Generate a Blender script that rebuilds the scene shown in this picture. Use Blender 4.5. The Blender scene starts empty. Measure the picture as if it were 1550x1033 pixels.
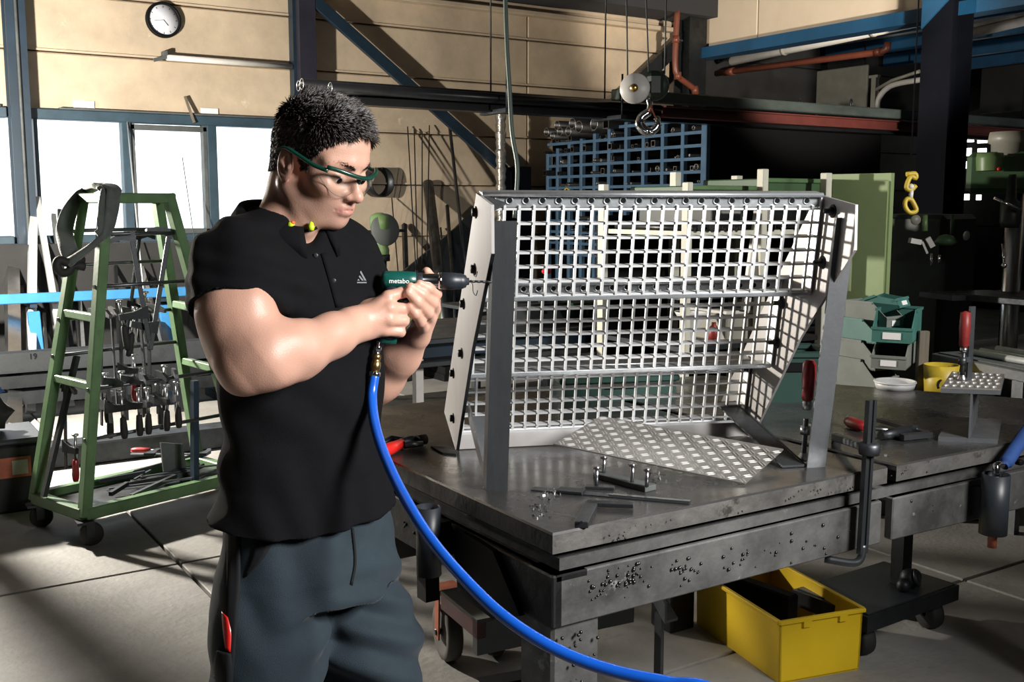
import bpy, bmesh, math, random
import numpy as np
from mathutils import Vector, Matrix, Quaternion
SC = bpy.context.scene
COL = SC.collection
PI = math.pi
sin, cos, rad = math.sin, math.cos, math.radians
rnd = random.Random(7)
# ------------------------------------------------------------------ camera
FPX, YAW, PITCH, EYE = 1600.0, rad(57.2), rad(-7.35), 1.50
cam_d = bpy.data.cameras.new('camera'); cam = bpy.data.objects.new('camera', cam_d); COL.objects.link(cam)
cam_d.sensor_width = 36.0; cam_d.lens = 36.0 * FPX / 1550.0; cam_d.clip_start = 0.02; cam_d.clip_end = 200
cam.location = (0, 0, EYE); cam.rotation_euler = (PI / 2 + PITCH, 0, YAW - PI / 2)
SC.camera = cam
# ------------------------------------------------------------------ sky, lamps, exposure
world = bpy.data.worlds.new('world'); SC.world = world; world.use_nodes = True
bg = world.node_tree.nodes['Background']; bg.inputs['Color'].default_value = (0.93, 0.97, 1.0, 1); bg.inputs['Strength'].default_value = 2.6
def lamp(name, kind, loc, power, color=(1, 1, 1), size=0.2, aim=None, spot=60, blend=0.4, shape=None, size_y=None):
    d = bpy.data.lights.new(name, kind); d.energy = power; d.color = color
    if kind == 'AREA':
        d.size = size
        if size_y: d.shape = 'RECTANGLE'; d.size_y = size_y
    else: d.shadow_soft_size = size
    if kind == 'SPOT': d.spot_size = rad(spot); d.spot_blend = blend
    o = bpy.data.objects.new(name, d); COL.objects.link(o); o.location = loc
    if aim is not None:
        o.rotation_euler = (Vector(aim) - Vector(loc)).to_track_quat('-Z', 'Y').to_euler()
    return o
# studio flash standing off to the left near the wall, a softbox in front on the right, a flash for the far bay
lamp('flash_lamp_near_wall', 'POINT', (0.15, 6.9, 1.75), 1180, (1.0, 0.93, 0.82), 0.07)
lamp('softbox_lamp', 'AREA', (2.15, -0.75, 2.45), 46, (1.0, 0.98, 0.96), 0.8, aim=(1.15, 2.0, 1.25)).data.spread = rad(84)
lamp('flash_lamp_far_bay', 'SPOT', (5.6, 2.4, 1.9), 1900, (1.0, 0.90, 0.76), 0.1, aim=(8.6, 8.3, 3.7), spot=34, blend=0.5)
lamp('added_fill_locker', 'SPOT', (4.6, 0.4, 2.5), 480, (1.0, 0.97, 0.92), 0.12, aim=(4.35, 3.6, 1.35), spot=44, blend=0.7)  # unseen spot added to brighten the locker, bins and side bench
lamp('added_fill_lean_to', 'SPOT', (9.6, 1.6, 1.3), 260, (1.0, 0.96, 0.9), 0.1, aim=(11.2, 5.5, 3.6), spot=70, blend=0.6)  # unseen low spot added to light the lean-to roof from below
SC.view_settings.view_transform = 'Standard'; SC.view_settings.look = 'None'
SC.view_settings.exposure = 0.0; SC.view_settings.gamma = 1.0; SC.view_settings.use_curve_mapping = False
SC.cycles.use_denoising = True; SC.cycles.max_bounces = 7; SC.cycles.diffuse_bounces = 3; SC.cycles.glossy_bounces = 4
SC.cycles.transparent_max_bounces = 16; SC.cycles.sample_clamp_indirect = 6.0; SC.cycles.caustics_reflective = False; SC.cycles.caustics_refractive = False
# ------------------------------------------------------------------ helpers: points seen at a pixel of the photo, on a known plane
C0 = Vector((0, 0, EYE))
_fw = Vector((cos(PITCH) * cos(YAW), cos(PITCH) * sin(YAW), sin(PITCH))); _rt = Vector((sin(YAW), -cos(YAW), 0)); _up = _rt.cross(_fw)
def ray(px, py): return _fw * FPX + _rt * (px - 775.0) + _up * (516.5 - py)
def on_z(px, py, z): d = ray(px, py); return C0 + d * ((z - EYE) / d.z)
def on_x(px, py, x): d = ray(px, py); return C0 + d * (x / d.x)
def on_y(px, py, y): d = ray(px, py); return C0 + d * (y / d.y)
def on_d(px, py, dd): return C0 + ray(px, py) * (dd / FPX)
def on_p(px, py, p0, n): d = ray(px, py); return C0 + d * ((Vector(p0) - C0).dot(Vector(n)) / d.dot(Vector(n)))
V = Vector
# ------------------------------------------------------------------ materials
MATS = {}
def mat(name, color, rough=0.5, metal=0.0, var=0.0, scale=8.0, bump=0.0, bscale=60.0, col2=None, spots=None, spec=0.5, coat=0.0, stretch=None, sheen=0.0, sss=0.0, rvar=0.0):
    """procedural: base colour broken up by noise, optional stain colour, fine relief"""
    m = bpy.data.materials.new(name); m.use_nodes = True; MATS[name] = m
    nt = m.node_tree; N = nt.nodes; L = nt.links; b = N['Principled BSDF']
    b.inputs['Roughness'].default_value = rough; b.inputs['Metallic'].default_value = metal
    b.inputs['Specular IOR Level'].default_value = spec
    if coat: b.inputs['Coat Weight'].default_value = coat; b.inputs['Coat Roughness'].default_value = 0.15
    if sheen: b.inputs['Sheen Weight'].default_value = sheen; b.inputs['Sheen Roughness'].default_value = 0.5
    if sss: b.inputs['Subsurface Weight'].default_value = sss; b.inputs['Subsurface Radius'].default_value = (0.012, 0.004, 0.002); b.inputs['Subsurface Scale'].default_value = 0.6
    c = (*color, 1)
    tc = N.new('ShaderNodeTexCoord'); mp = N.new('ShaderNodeMapping'); L.new(tc.outputs['Object'], mp.inputs['Vector'])
    if stretch: mp.inputs['Scale'].default_value = stretch
    out = None
    if var or col2:
        nz = N.new('ShaderNodeTexNoise'); nz.inputs['Scale'].default_value = scale; nz.inputs['Detail'].default_value = 6; nz.inputs['Roughness'].default_value = 0.65
        L.new(mp.outputs['Vector'], nz.inputs['Vector'])
        rp = N.new('ShaderNodeValToRGB'); L.new(nz.outputs['Fac'], rp.inputs['Fac'])
        d = col2 if col2 else tuple(max(0, x * (1 - var)) for x in color)
        rp.color_ramp.elements[0].position = 0.33; rp.color_ramp.elements[1].position = 0.66
        rp.color_ramp.elements[0].color = (*d, 1); rp.color_ramp.elements[1].color = c
        out = rp.outputs['Color']
        if rvar:
            mr = N.new('ShaderNodeMapRange'); L.new(nz.outputs['Fac'], mr.inputs['Value'])
            mr.inputs['From Min'].default_value = 0.3; mr.inputs['From Max'].default_value = 0.7
            mr.inputs['To Min'].default_value = rough + rvar; mr.inputs['To Max'].default_value = max(0.02, rough - rvar); L.new(mr.outputs['Result'], b.inputs['Roughness'])
    if spots:
        sc_, thr, scol = spots
        n2 = N.new('ShaderNodeTexNoise'); n2.inputs['Scale'].default_value = sc_; n2.inputs['Detail'].default_value = 8; n2.inputs['Roughness'].default_value = 0.7; L.new(mp.outputs['Vector'], n2.inputs['Vector'])
        r2 = N.new('ShaderNodeValToRGB'); r2.color_ramp.elements[0].position = thr; r2.color_ramp.elements[1].position = min(1, thr + 0.06)
        L.new(n2.outputs['Fac'], r2.inputs['Fac'])
        mx = N.new('ShaderNodeMix'); mx.data_type = 'RGBA'; L.new(r2.outputs['Color'], mx.inputs['Factor'])
        if out: L.new(out, mx.inputs['A'])
        else: mx.inputs['A'].default_value = c
        mx.inputs['B'].default_value = (*scol, 1); out = mx.outputs['Result']
    if out: L.new(out, b.inputs['Base Color'])
    else: b.inputs['Base Color'].default_value = c
    if bump:
        n3 = N.new('ShaderNodeTexNoise'); n3.inputs['Scale'].default_value = bscale; n3.inputs['Detail'].default_value = 5; L.new(mp.outputs['Vector'], n3.inputs['Vector'])
        bp = N.new('ShaderNodeBump'); bp.inputs['Strength'].default_value = bump; bp.inputs['Distance'].default_value = 0.01
        L.new(n3.outputs['Fac'], bp.inputs['Height']); L.new(bp.outputs['Normal'], b.inputs['Normal'])
    return m
def emit(name, color, s):
    m = bpy.data.materials.new(name); m.use_nodes = True; MATS[name] = m
    b = m.node_tree.nodes['Principled BSDF']; b.inputs['Base Color'].default_value = (*color, 1)
    b.inputs['Emission Color'].default_value = (*color, 1); b.inputs['Emission Strength'].default_value = s; return m
def glass(name, tint=(1, 1, 1), gloss=0.08):
    m = bpy.data.materials.new(name); m.use_nodes = True; MATS[name] = m
    nt = m.node_tree; N = nt.nodes; L = nt.links; N.remove(N['Principled BSDF']); o = N['Material Output']
    t = N.new('ShaderNodeBsdfTransparent'); t.inputs['Color'].default_value = (*tint, 1)
    g = N.new('ShaderNodeBsdfGlossy'); g.inputs['Roughness'].default_value = 0.03
    lw = N.new('ShaderNodeLayerWeight'); lw.inputs['Blend'].default_value = 0.5; p3 = N.new('ShaderNodeMath'); p3.operation = 'POWER'; L.new(lw.outputs['Facing'], p3.inputs[0]); p3.inputs[1].default_value = 3.5
    f = N.new('ShaderNodeMath'); f.operation = 'MULTIPLY_ADD'; L.new(p3.outputs[0], f.inputs[0]); f.inputs[1].default_value = 0.6; f.inputs[2].default_value = gloss * 0.5
    mx = N.new('ShaderNodeMixShader'); L.new(f.outputs[0], mx.inputs['Fac']); L.new(t.outputs['BSDF'], mx.inputs[1]); L.new(g.outputs['BSDF'], mx.inputs[2])
    L.new(mx.outputs['Shader'], o.inputs['Surface']); return m
mat('concrete', (0.36, 0.35, 0.33), 0.65, 0, 0.40, 1.6, 0.25, 40, spots=(7, 0.66, (0.12, 0.12, 0.12)))
mat('joint_dirt', (0.02, 0.02, 0.02), 0.9)
mat('wall_paint', (0.64, 0.52, 0.38), 0.75, 0, 0.30, 1.8, 0.12, 25, spots=(3.2, 0.64, (0.70, 0.60, 0.47)))
mat('panel_cream', (0.72, 0.60, 0.46), 0.7, 0, 0.12, 1.5)
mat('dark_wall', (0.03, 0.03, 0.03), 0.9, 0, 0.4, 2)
mat('dark_roof', (0.035, 0.035, 0.04), 0.9)
mat('blue_steel', (0.012, 0.030, 0.052), 0.45, 0, 0.35, 5)
mat('blue_beam', (0.012, 0.085, 0.19), 0.5, 0, 0.3, 3)
mat('dark_blue_steel', (0.003, 0.004, 0.008), 0.7, 0, 0.3, 5, spec=0.12)
mat('purple_steel', (0.026, 0.026, 0.042), 0.5, 0, 0.3, 5)
mat('window_frame_paint', (0.035, 0.07, 0.10), 0.5, 0, 0.35, 6)
mat('sash_grey', (0.10, 0.11, 0.11), 0.6, 0, 0.4, 8)
glass('window_glass', (0.97, 0.99, 1.0))
mat('black_pipe', (0.018, 0.019, 0.022), 0.33, 0.4, 0.4, 6)
mat('pipe_rim', (0.5, 0.5, 0.5), 0.35, 1.0)
mat('raw_steel', (0.13, 0.14, 0.15), 0.42, 0.9, 0.45, 6, 0.05, 50, rvar=0.12)
mat('dark_steel', (0.055, 0.06, 0.065), 0.45, 0.75, 0.5, 7, 0.1, 40, rvar=0.12)
mat('grey_flat_bar', (0.19, 0.20, 0.21), 0.45, 0.55, 0.4, 9, 0.05, 60, rvar=0.1, spots=(14, 0.68, (0.10, 0.11, 0.12)))
mat('dark_flat_bar', (0.062, 0.068, 0.074), 0.5, 0.5, 0.5, 9, 0.05, 60, rvar=0.12, stretch=(1, 1, 0.3), spots=(14, 0.68, (0.13, 0.14, 0.15)))
mat('bright_steel', (0.62, 0.63, 0.64), 0.28, 1.0, 0.2, 12)
mat('galvanised', (0.70, 0.74, 0.77), 0.36, 0.85, 0.3, 26, 0.04, 80, rvar=0.08)
mat('galv_white', (0.80, 0.82, 0.83), 0.45, 0.55, 0.12, 20)
mat('stringer_alu', (0.46, 0.44, 0.43), 0.5, 0.35, 0.2, 5, 0.03, 40, stretch=(1, 1, 0.15))
mat('tread_plate', (0.46, 0.43, 0.40), 0.42, 0.7, 0.25, 10)
mat('tread_rib', (0.85, 0.84, 0.81), 0.32, 0.7)
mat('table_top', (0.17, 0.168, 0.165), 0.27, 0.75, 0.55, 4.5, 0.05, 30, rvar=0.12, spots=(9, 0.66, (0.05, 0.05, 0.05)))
mat('table_shaded', (0.030, 0.030, 0.031), 0.5, 0.4, 0.6, 6, 0.35, 26, spots=(5, 0.64, (0.085, 0.085, 0.085)))  # darker table steel: shade of left and rear faces put into the colour
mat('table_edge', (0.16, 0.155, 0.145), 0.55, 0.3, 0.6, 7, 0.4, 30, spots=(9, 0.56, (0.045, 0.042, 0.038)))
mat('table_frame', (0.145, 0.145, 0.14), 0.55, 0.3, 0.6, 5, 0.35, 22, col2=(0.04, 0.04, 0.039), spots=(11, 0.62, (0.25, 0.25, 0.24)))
mat('weld_blob', (0.10, 0.10, 0.10), 0.3, 0.9, 0.5, 30)
mat('green_paint', (0.105, 0.20, 0.085), 0.45, 0, 0.35, 8, 0.05, 40, spots=(12, 0.72, (0.05, 0.08, 0.05)))
mat('locker_green', (0.26, 0.34, 0.16), 0.5, 0, 0.14, 3)
mat('deep_green', (0.05, 0.11, 0.045), 0.5, 0, 0.2, 4)
mat('machine_green', (0.16, 0.26, 0.10), 0.4, 0, 0.25, 6)
mat('post_cream', (0.66, 0.65, 0.55), 0.55, 0, 0.15, 5)
mat('rack_blue', (0.085, 0.17, 0.28), 0.5, 0, 0.25, 7)
mat('bar_blue', (0.04, 0.22, 0.48), 0.45, 0, 0.2, 6)
mat('black', (0.005, 0.005, 0.006), 0.6, spec=0.15)
mat('black_rubber', (0.012, 0.012, 0.012), 0.75, 0, 0.4, 10)
mat('tyre_grey', (0.10, 0.095, 0.085), 0.7, 0, 0.4, 12)
mat('red_handle', (0.36, 0.018, 0.02), 0.35, 0, 0.5, 24, coat=0.4)
mat('red_paint', (0.32, 0.035, 0.03), 0.45, 0, 0.35, 12, spots=(14, 0.66, (0.10, 0.03, 0.02)))
mat('bright_red', (0.62, 0.015, 0.012), 0.35, coat=0.3)
mat('orange_rust', (0.36, 0.09, 0.04), 0.55, 0, 0.45, 14)
mat('yellow_plastic', (0.74, 0.50, 0.012), 0.42, 0, 0.12, 4, spots=(7, 0.70, (0.42, 0.29, 0.03)))
mat('yellow_paint', (0.62, 0.45, 0.04), 0.45, 0, 0.3, 10)
mat('white_plastic', (0.80, 0.80, 0.78), 0.4)
mat('white_metal', (0.68, 0.66, 0.62), 0.4, 0, 0.1, 6)
mat('paper', (0.82, 0.82, 0.82), 0.7)
mat('clock_face', (0.78, 0.80, 0.88), 0.4)
mat('brown_pipe', (0.19, 0.055, 0.032), 0.38, 0, 0.25, 5)
mat('red_oxide', (0.10, 0.022, 0.018), 0.55, 0, 0.3, 4)
mat('mossy_beam', (0.085, 0.11, 0.105), 0.5, 0.3, 0.6, 3, stretch=(0.4, 1, 1))
mat('crate_green', (0.012, 0.055, 0.042), 0.5, 0, 0.2, 6)
mat('bin_teal', (0.06, 0.19, 0.165), 0.5, 0, 0.25, 6)
mat('bin_grey', (0.20, 0.22, 0.20), 0.6, 0, 0.25, 6)
mat('wood', (0.20, 0.17, 0.13), 0.7, 0, 0.4, 5, stretch=(6, 6, 0.6))
mat('tool_green', (0.004, 0.085, 0.068), 0.36, 0, 0.12, 10, coat=0.25)
mat('chuck_black', (0.022, 0.027, 0.034), 0.42, 0, 0.2, 10)
mat('chrome', (0.75, 0.76, 0.78), 0.12, 1.0)
mat('brass', (0.62, 0.42, 0.16), 0.28, 1.0)
mat('hose_blue', (0.008, 0.11, 0.62), 0.28, 0, 0.1, 10, coat=0.5)
mat('cable_green', (0.10, 0.14, 0.12), 0.4)
mat('strap_grey', (0.085, 0.10, 0.09), 0.85, 0, 0.4, 14, 0.3, 90, sheen=0.2)
mat('cloth_blue', (0.02, 0.07, 0.26), 0.8, 0, 0.4, 8)
mat('disc_grey', (0.09, 0.10, 0.095), 0.7)
mat('machine_dark', (0.02, 0.03, 0.022), 0.45, 0, 0.4, 8)
mat('machine_beige', (0.34, 0.33, 0.28), 0.4, 0, 0.2, 6)
mat('foil', (0.6, 0.57, 0.52), 0.3, 0.8, 0.3, 10, 0.8, 18, stretch=(1, 1, 3))
mat('roof_sheet', (0.40, 0.41, 0.42), 0.45, 0.3, 0.2, 3)
mat('ear_yellow', (0.55, 0.75, 0.02), 0.5); mat('ear_orange', (0.85, 0.14, 0.02), 0.5)
mat('text_white', (0.85, 0.88, 0.86), 0.4); mat('text_grey', (0.20, 0.24, 0.23), 0.5); mat('logo_grey', (0.16, 0.17, 0.18), 0.6)
# ------------------------------------------------------------------ mesh builder
class MB:
    def __init__(s): s.v = []; s.f = []; s.sm = []
    def add(s, vs, fs, smooth=False, M=None):
        o = len(s.v)
        for v in vs:
            v = V(v)
            s.v.append(tuple(M @ v if M is not None else v))
        for f in fs: s.f.append([i + o for i in f]); s.sm.append(smooth)
        return s
    def box(s, c, d, R=None, ch=0.0):
        """box centred at c, size d, optional 3x3/4x4 rotation, chamfer ch"""
        x, y, z = d[0] / 2, d[1] / 2, d[2] / 2
        T = Matrix.Translation(V(c)) @ (R.to_4x4() if R is not None else Matrix.Identity(4))
        if ch <= 0:
            vs = [(a * x, b * y, e * z) for a in (-1, 1) for b in (-1, 1) for e in (-1, 1)]
            fs = [(0, 1, 3, 2), (4, 6, 7, 5), (0, 4, 5, 1), (2, 3, 7, 6), (0, 2, 6, 4), (1, 5, 7, 3)]
            return s.add(vs, fs, False, T)
        ch = min(ch, x * 0.9, y * 0.9, z * 0.9)
        vs = []; idx = {}
        for a in (-1, 1):
            for b in (-1, 1):
                for e in (-1, 1):
                    for k in range(3):
                        p = [a * x, b * y, e * z]
                        for q in range(3):
                            if q != k: p[q] -= (a, b, e)[q] * ch
                        idx[(a, b, e, k)] = len(vs); vs.append(tuple(p))
        fs = []
        for k in range(3):
            o1, o2 = [q for q in range(3) if q != k]
            for sg in (-1, 1):
                loop = []
                for (u, w) in ((-1, -1), (1, -1), (1, 1), (-1, 1)):
                    t = [0, 0, 0]; t[k] = sg; t[o1] = u; t[o2] = w; loop.append(idx[(*t, k)])
                if (sg > 0) == (k == 1): loop.reverse()
                fs.append(loop)
        for k in range(3):           # edges along axis k
            o1, o2 = [q for q in range(3) if q != k]
            for u in (-1, 1):
                for w in (-1, 1):
                    t0 = [0, 0, 0]; t0[o1] = u; t0[o2] = w; t1 = list(t0); t0[k] = -1; t1[k] = 1
                    fs.append([idx[(*t0, o1)], idx[(*t1, o1)], idx[(*t1, o2)], idx[(*t0, o2)]])
        for a in (-1, 1):
            for b in (-1, 1):
                for e in (-1, 1): fs.append([idx[(a, b, e, 0)], idx[(a, b, e, 1)], idx[(a, b, e, 2)]])
        return s.add(vs, fs, False, T)
    def bar(s, p0, p1, w, h, upv=(0, 0, 1), ch=0.0):
        """box bar from p0 to p1, w across, h along up"""
        p0, p1 = V(p0), V(p1); d = p1 - p0; l = d.length; x = d.normalized(); u = V(upv)
        y = u.cross(x)
        if y.length < 1e-4: y = V((1, 0, 0)).cross(x)
        y.normalize(); z = x.cross(y)
        R = Matrix((x, y, z)).transposed()
        return s.box((p0 + p1) / 2, (l, w, h), R, ch)
    def cyl(s, p0, p1, r0, r1=None, n=16, cap=True, smooth=True):
        r1 = r0 if r1 is None else r1
        return s.tube([p0, p1], [r0, r1], n, cap, smooth)
    def tube(s, pts, r, n=10, cap=True, smooth=True):
        pts = [V(p) for p in pts]; m = len(pts)
        rs = r if isinstance(r, (list, tuple)) else [r] * m
        vs = []; prev = None
        for i, p in enumerate(pts):
            t = (pts[min(i + 1, m - 1)] - pts[max(i - 1, 0)]).normalized()
            if prev is None:
                a = V((0, 0, 1)) if abs(t.z) < 0.9 else V((1, 0, 0))
                u = a.cross(t).normalized()
            else:
                u = prev - t * prev.dot(t); u = u.normalized() if u.length > 1e-6 else t.orthogonal().normalized()
            prev = u; w = t.cross(u)
            for k in range(n):
                a = 2 * PI * k / n; vs.append(p + (u * cos(a) + w * sin(a)) * rs[i])
        fs = [[i * n + k, i * n + (k + 1) % n, (i + 1) * n + (k + 1) % n, (i + 1) * n + k] for i in range(m - 1) for k in range(n)]
        s.add(vs, fs, smooth)
        if cap:
            o = len(s.v) - len(vs)
            s.f.append([o + k for k in range(n - 1, -1, -1)]); s.sm.append(False)
            s.f.append([o + (m - 1) * n + k for k in range(n)]); s.sm.append(False)
        return s
    def hollow(s, p0, p1, ro, ri, n=20):
        """pipe with an open bore"""
        p0, p1 = V(p0), V(p1); t = (p1 - p0).normalized(); u = t.orthogonal().normalized(); w = t.cross(u); vs = []
        for p, r in ((p0, ri), (p0, ro), (p1, ro), (p1, ri)):
            for k in range(n):
                a = 2 * PI * k / n; vs.append(p + (u * cos(a) + w * sin(a)) * r)
        fs = []
        for i in range(4):
            j = (i + 1) % 4
            for k in range(n): fs.append([i * n + k, i * n + (k + 1) % n, j * n + (k + 1) % n, j * n + k])
        return s.add(vs, fs, True)
    def lathe(s, prof, c, axis=(0, 0, 1), n=24):
        """profile [(r, h)] turned about axis through c"""
        t = V(axis).normalized(); u = t.orthogonal().normalized(); w = t.cross(u); c = V(c); vs = []
        for r, h in prof:
            for k in range(n):
                a = 2 * PI * k / n; vs.append(c + t * h + (u * cos(a) + w * sin(a)) * max(r, 1e-5))
        m = len(prof)
        fs = [[i * n + k, i * n + (k + 1) % n, (i + 1) * n + (k + 1) % n, (i + 1) * n + k] for i in range(m - 1) for k in range(n)]
        return s.add(vs, fs, True)
    def prism(s, poly, off):
        """flat polygon (3-D points) pushed through by vector off"""
        p = [V(q) for q in poly]; n = len(p); off = V(off)
        vs = p + [q + off for q in p]
        fs = [list(range(n))[::-1], list(range(n, 2 * n))] + [[i, (i + 1) % n, n + (i + 1) % n, n + i] for i in range(n)]
        return s.add(vs, fs)
    def torus(s, c, axis, R, r, n=24, m=8, a0=0, a1=2 * PI):
        t = V(axis).normalized(); u = t.orthogonal().normalized(); w = t.cross(u); c = V(c)
        full = abs(a1 - a0) > 6.28
        pts = [c + (u * cos(a0 + (a1 - a0) * k / n) + w * sin(a0 + (a1 - a0) * k / n)) * R for k in range(n if full else n + 1)]
        if full:
            vs = []
            for p in pts:
                d = (p - c).normalized()
                for q in range(m):
                    a = 2 * PI * q / m; vs.append(p + (d * cos(a) + t * sin(a)) * r)
            fs = [[i * m + q, i * m + (q + 1) % m, ((i + 1) % n) * m + (q + 1) % m, ((i + 1) % n) * m + q] for i in range(n) for q in range(m)]
            return s.add(vs, fs, True)
        return s.tube(pts, r, m)
    def ball(s, c, r, n=10, sc=(1, 1, 1)):
        pr = []
        for i in range(n + 1):
            a = PI * i / n; pr.append((r * sin(a) , -r * cos(a)))
        o = len(s.v); s.lathe(pr, (0, 0, 0), (0, 0, 1), n + 4)
        for i in range(o, len(s.v)):
            v = s.v[i]; s.v[i] = (v[0] * sc[0] + c[0], v[1] * sc[1] + c[1], v[2] * sc[2] + c[2])
        return s
    def angle(s, p0, p1, a, b, t, upv, side):
        """L-section bar: flange a along side, flange b along up"""
        p0, p1 = V(p0), V(p1); u = V(upv).normalized(); w = V(side).normalized()
        sec = [u * 0, w * a, w * a + u * t, w * t + u * t, w * t + u * b, u * b]
        return s.prism([p0 + q for q in sec], p1 - p0)
    def ibeam(s, p0, p1, w, h, t, upv=(0, 0, 1)):
        p0, p1 = V(p0), V(p1); x = (p1 - p0).normalized(); u = V(upv); y = u.cross(x).normalized(); u = x.cross(y)
        a, b, k = w / 2, h / 2, t / 2
        sec = [(-a, -b), (a, -b), (a, -b + t), (k, -b + t), (k, b - t), (a, b - t), (a, b), (-a, b), (-a, b - t), (-k, b - t), (-k, -b + t), (-a, -b + t)]
        return s.prism([p0 + y * q + u * r for q, r in sec], p1 - p0)
    def mesh(s, name):
        me = bpy.data.meshes.new(name); me.from_pydata([tuple(v) for v in s.v], [], s.f)
        me.polygons.foreach_set('use_smooth', s.sm)
        bm = bmesh.new(); bm.from_mesh(me); bmesh.ops.recalc_face_normals(bm, faces=bm.faces); bm.to_mesh(me); bm.free()
        me.update(); return me
def link(name, me, m, parent=None, loc=(0, 0, 0), rot=None, label=None, kind=None):
    o = bpy.data.objects.new(name, me); COL.objects.link(o)
    if m is not None and not me.materials: me.materials.append(MATS[m] if isinstance(m, str) else m)
    if parent is not None: o.parent = parent
    o.location = loc
    if rot is not None: o.rotation_euler = rot
    if label: o['label'] = label
    if kind: o['kind'] = kind
    return o
def obj(name, mb, m, parent=None, loc=(0, 0, 0), rot=None, label=None, kind=None):
    """world-coordinate builder: vertices are shifted so they sit right under an unrotated parent"""
    return link(name, mb.mesh(name), m, parent, loc, rot, label, kind)
def tag(o, label, cat, group=None, kind=None):
    o['label'] = label; o['category'] = cat
    if group: o['group'] = group
    if kind: o['kind'] = kind
    return o
def thing(name, label, cat, loc=(0, 0, 0), rotz=0.0, group=None, rot=None):
    o = bpy.data.objects.new(name, None); COL.objects.link(o); o.empty_display_size = 0.1
    o.location = loc; o.rotation_euler = rot if rot is not None else (0, 0, rotz)
    return tag(o, label, cat, group)
def shift(mb, d):
    d = V(d); mb.v = [tuple(V(v) - d) for v in mb.v]; return mb
def wobj(name, mb, m, parent, label=None, kind=None):
    """part given in world coordinates under an unrotated thing"""
    return obj(name, shift(mb, parent.matrix_basis.translation), m, parent, label=label, kind=kind)
def solo(name, mb, m, label, cat, base=None, group=None, kind=None):
    """a thing that is one mesh, origin at its base"""
    if base is None:
        a = np.array(mb.v); base = ((a[:, 0].min() + a[:, 0].max()) / 2, (a[:, 1].min() + a[:, 1].max()) / 2, a[:, 2].min())
    o = obj(name, shift(mb, base), m, None, loc=base); return tag(o, label, cat, group, kind)
def struct(name, mb, m, parent=None):
    o = obj(name, mb, m, parent)
    if parent is None: o['kind'] = 'structure'
    return o
def copy_tree(o, parent=None, loc=None, rot=None, label=None):
    c = o.copy(); COL.objects.link(c)
    if parent is not None: c.parent = parent
    if loc is not None: c.location = loc
    if rot is not None: c.rotation_euler = rot
    if label: c['label'] = label
    for ch in [x for x in o.children]: copy_tree(ch, c)
    return c
def rotm(ax): return Matrix(ax).transposed()
def smooth_path(pts, n=12):
    """Catmull-Rom through the points"""
    P = [V(p) for p in pts]; P = [P[0] * 2 - P[1]] + P + [P[-1] * 2 - P[-2]]; out = []
    for i in range(1, len(P) - 2):
        a, b, c, d = P[i - 1:i + 3]
        for k in range(n):
            t = k / n; out.append(0.5 * ((2 * b) + (c - a) * t + (2 * a - 5 * b + 4 * c - d) * t * t + (3 * b - a - 3 * c + d) * t ** 3))
    out.append(P[-2]); return out
def text_mesh(name, body, size, depth, m, parent, M, align='CENTER', label=None):
    cu = bpy.data.curves.new(name, 'FONT'); cu.body = body; cu.size = size; cu.extrude = depth; cu.align_x = align; cu.align_y = 'CENTER'; cu.resolution_u = 3; cu.offset = size * 0.012
    t = bpy.data.objects.new(name, cu); COL.objects.link(t)
    bpy.context.view_layer.update()
    me = bpy.data.meshes.new_from_object(t.evaluated_get(bpy.context.evaluated_depsgraph_get()))
    bpy.data.objects.remove(t); bpy.data.curves.remove(cu)
    me.name = name; me.transform(M); me.materials.clear()
    return link(name, me, m, parent, label=label)
# ================================================================== the hall
WY, WX = 9.7, 8.7          # back wall plane, right bay line
fl = struct('floor', MB().box((5, 3.2, -0.06), (24, 17, 0.08)), 'joint_dirt')
xs = [-7, -4.1, -1.45, 1.15, 3.75, 6.35, 8.95, 11.6, 16.9]; ys = [-5.2, -2.4, 0.55, 2.46, 4.37, 6.95, 9.65, 11.6]
for i in range(len(xs) - 1):
    for j in range(len(ys) - 1):
        x0, x1, y0, y1 = xs[i], xs[i + 1], ys[j], ys[j + 1]
        struct('concrete_slab', MB().box(((x0 + x1) / 2, (y0 + y1) / 2, -0.03), (x1 - x0 - 0.014, y1 - y0 - 0.014, 0.06), None, 0.004), 'concrete', fl)
# back wall in horizontal panels, lipped joints
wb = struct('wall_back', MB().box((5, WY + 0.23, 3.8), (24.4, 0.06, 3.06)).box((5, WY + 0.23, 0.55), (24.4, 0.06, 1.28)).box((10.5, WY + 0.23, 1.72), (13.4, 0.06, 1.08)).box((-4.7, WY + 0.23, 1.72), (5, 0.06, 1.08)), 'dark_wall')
rows = [0, 0.66, 1.18, 1.70, 2.215, 2.77, 3.25, 3.75, 4.3, 5.2]
WIN = (-2.2, 3.72, 1.24, 2.215)
for k in range(len(rows) - 1):
    z0, z1 = rows[k], rows[k + 1]
    for (x0, x1) in ((-7, 1.38), (1.38, 3.86), (3.86, 6.45), (6.45, 9.0), (9.0, 17)):
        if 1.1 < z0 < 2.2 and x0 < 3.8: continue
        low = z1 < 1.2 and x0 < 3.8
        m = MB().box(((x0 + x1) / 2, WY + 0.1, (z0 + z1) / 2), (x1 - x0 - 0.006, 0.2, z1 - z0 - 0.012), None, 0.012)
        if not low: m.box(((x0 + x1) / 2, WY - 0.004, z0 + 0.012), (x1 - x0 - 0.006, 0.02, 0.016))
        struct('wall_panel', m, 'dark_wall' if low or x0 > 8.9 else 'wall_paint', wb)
struct('wall_panel', MB().box((3.79, WY + 0.1, 1.72), (0.14, 0.2, 1.07)), 'wall_paint', wb)
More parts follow.
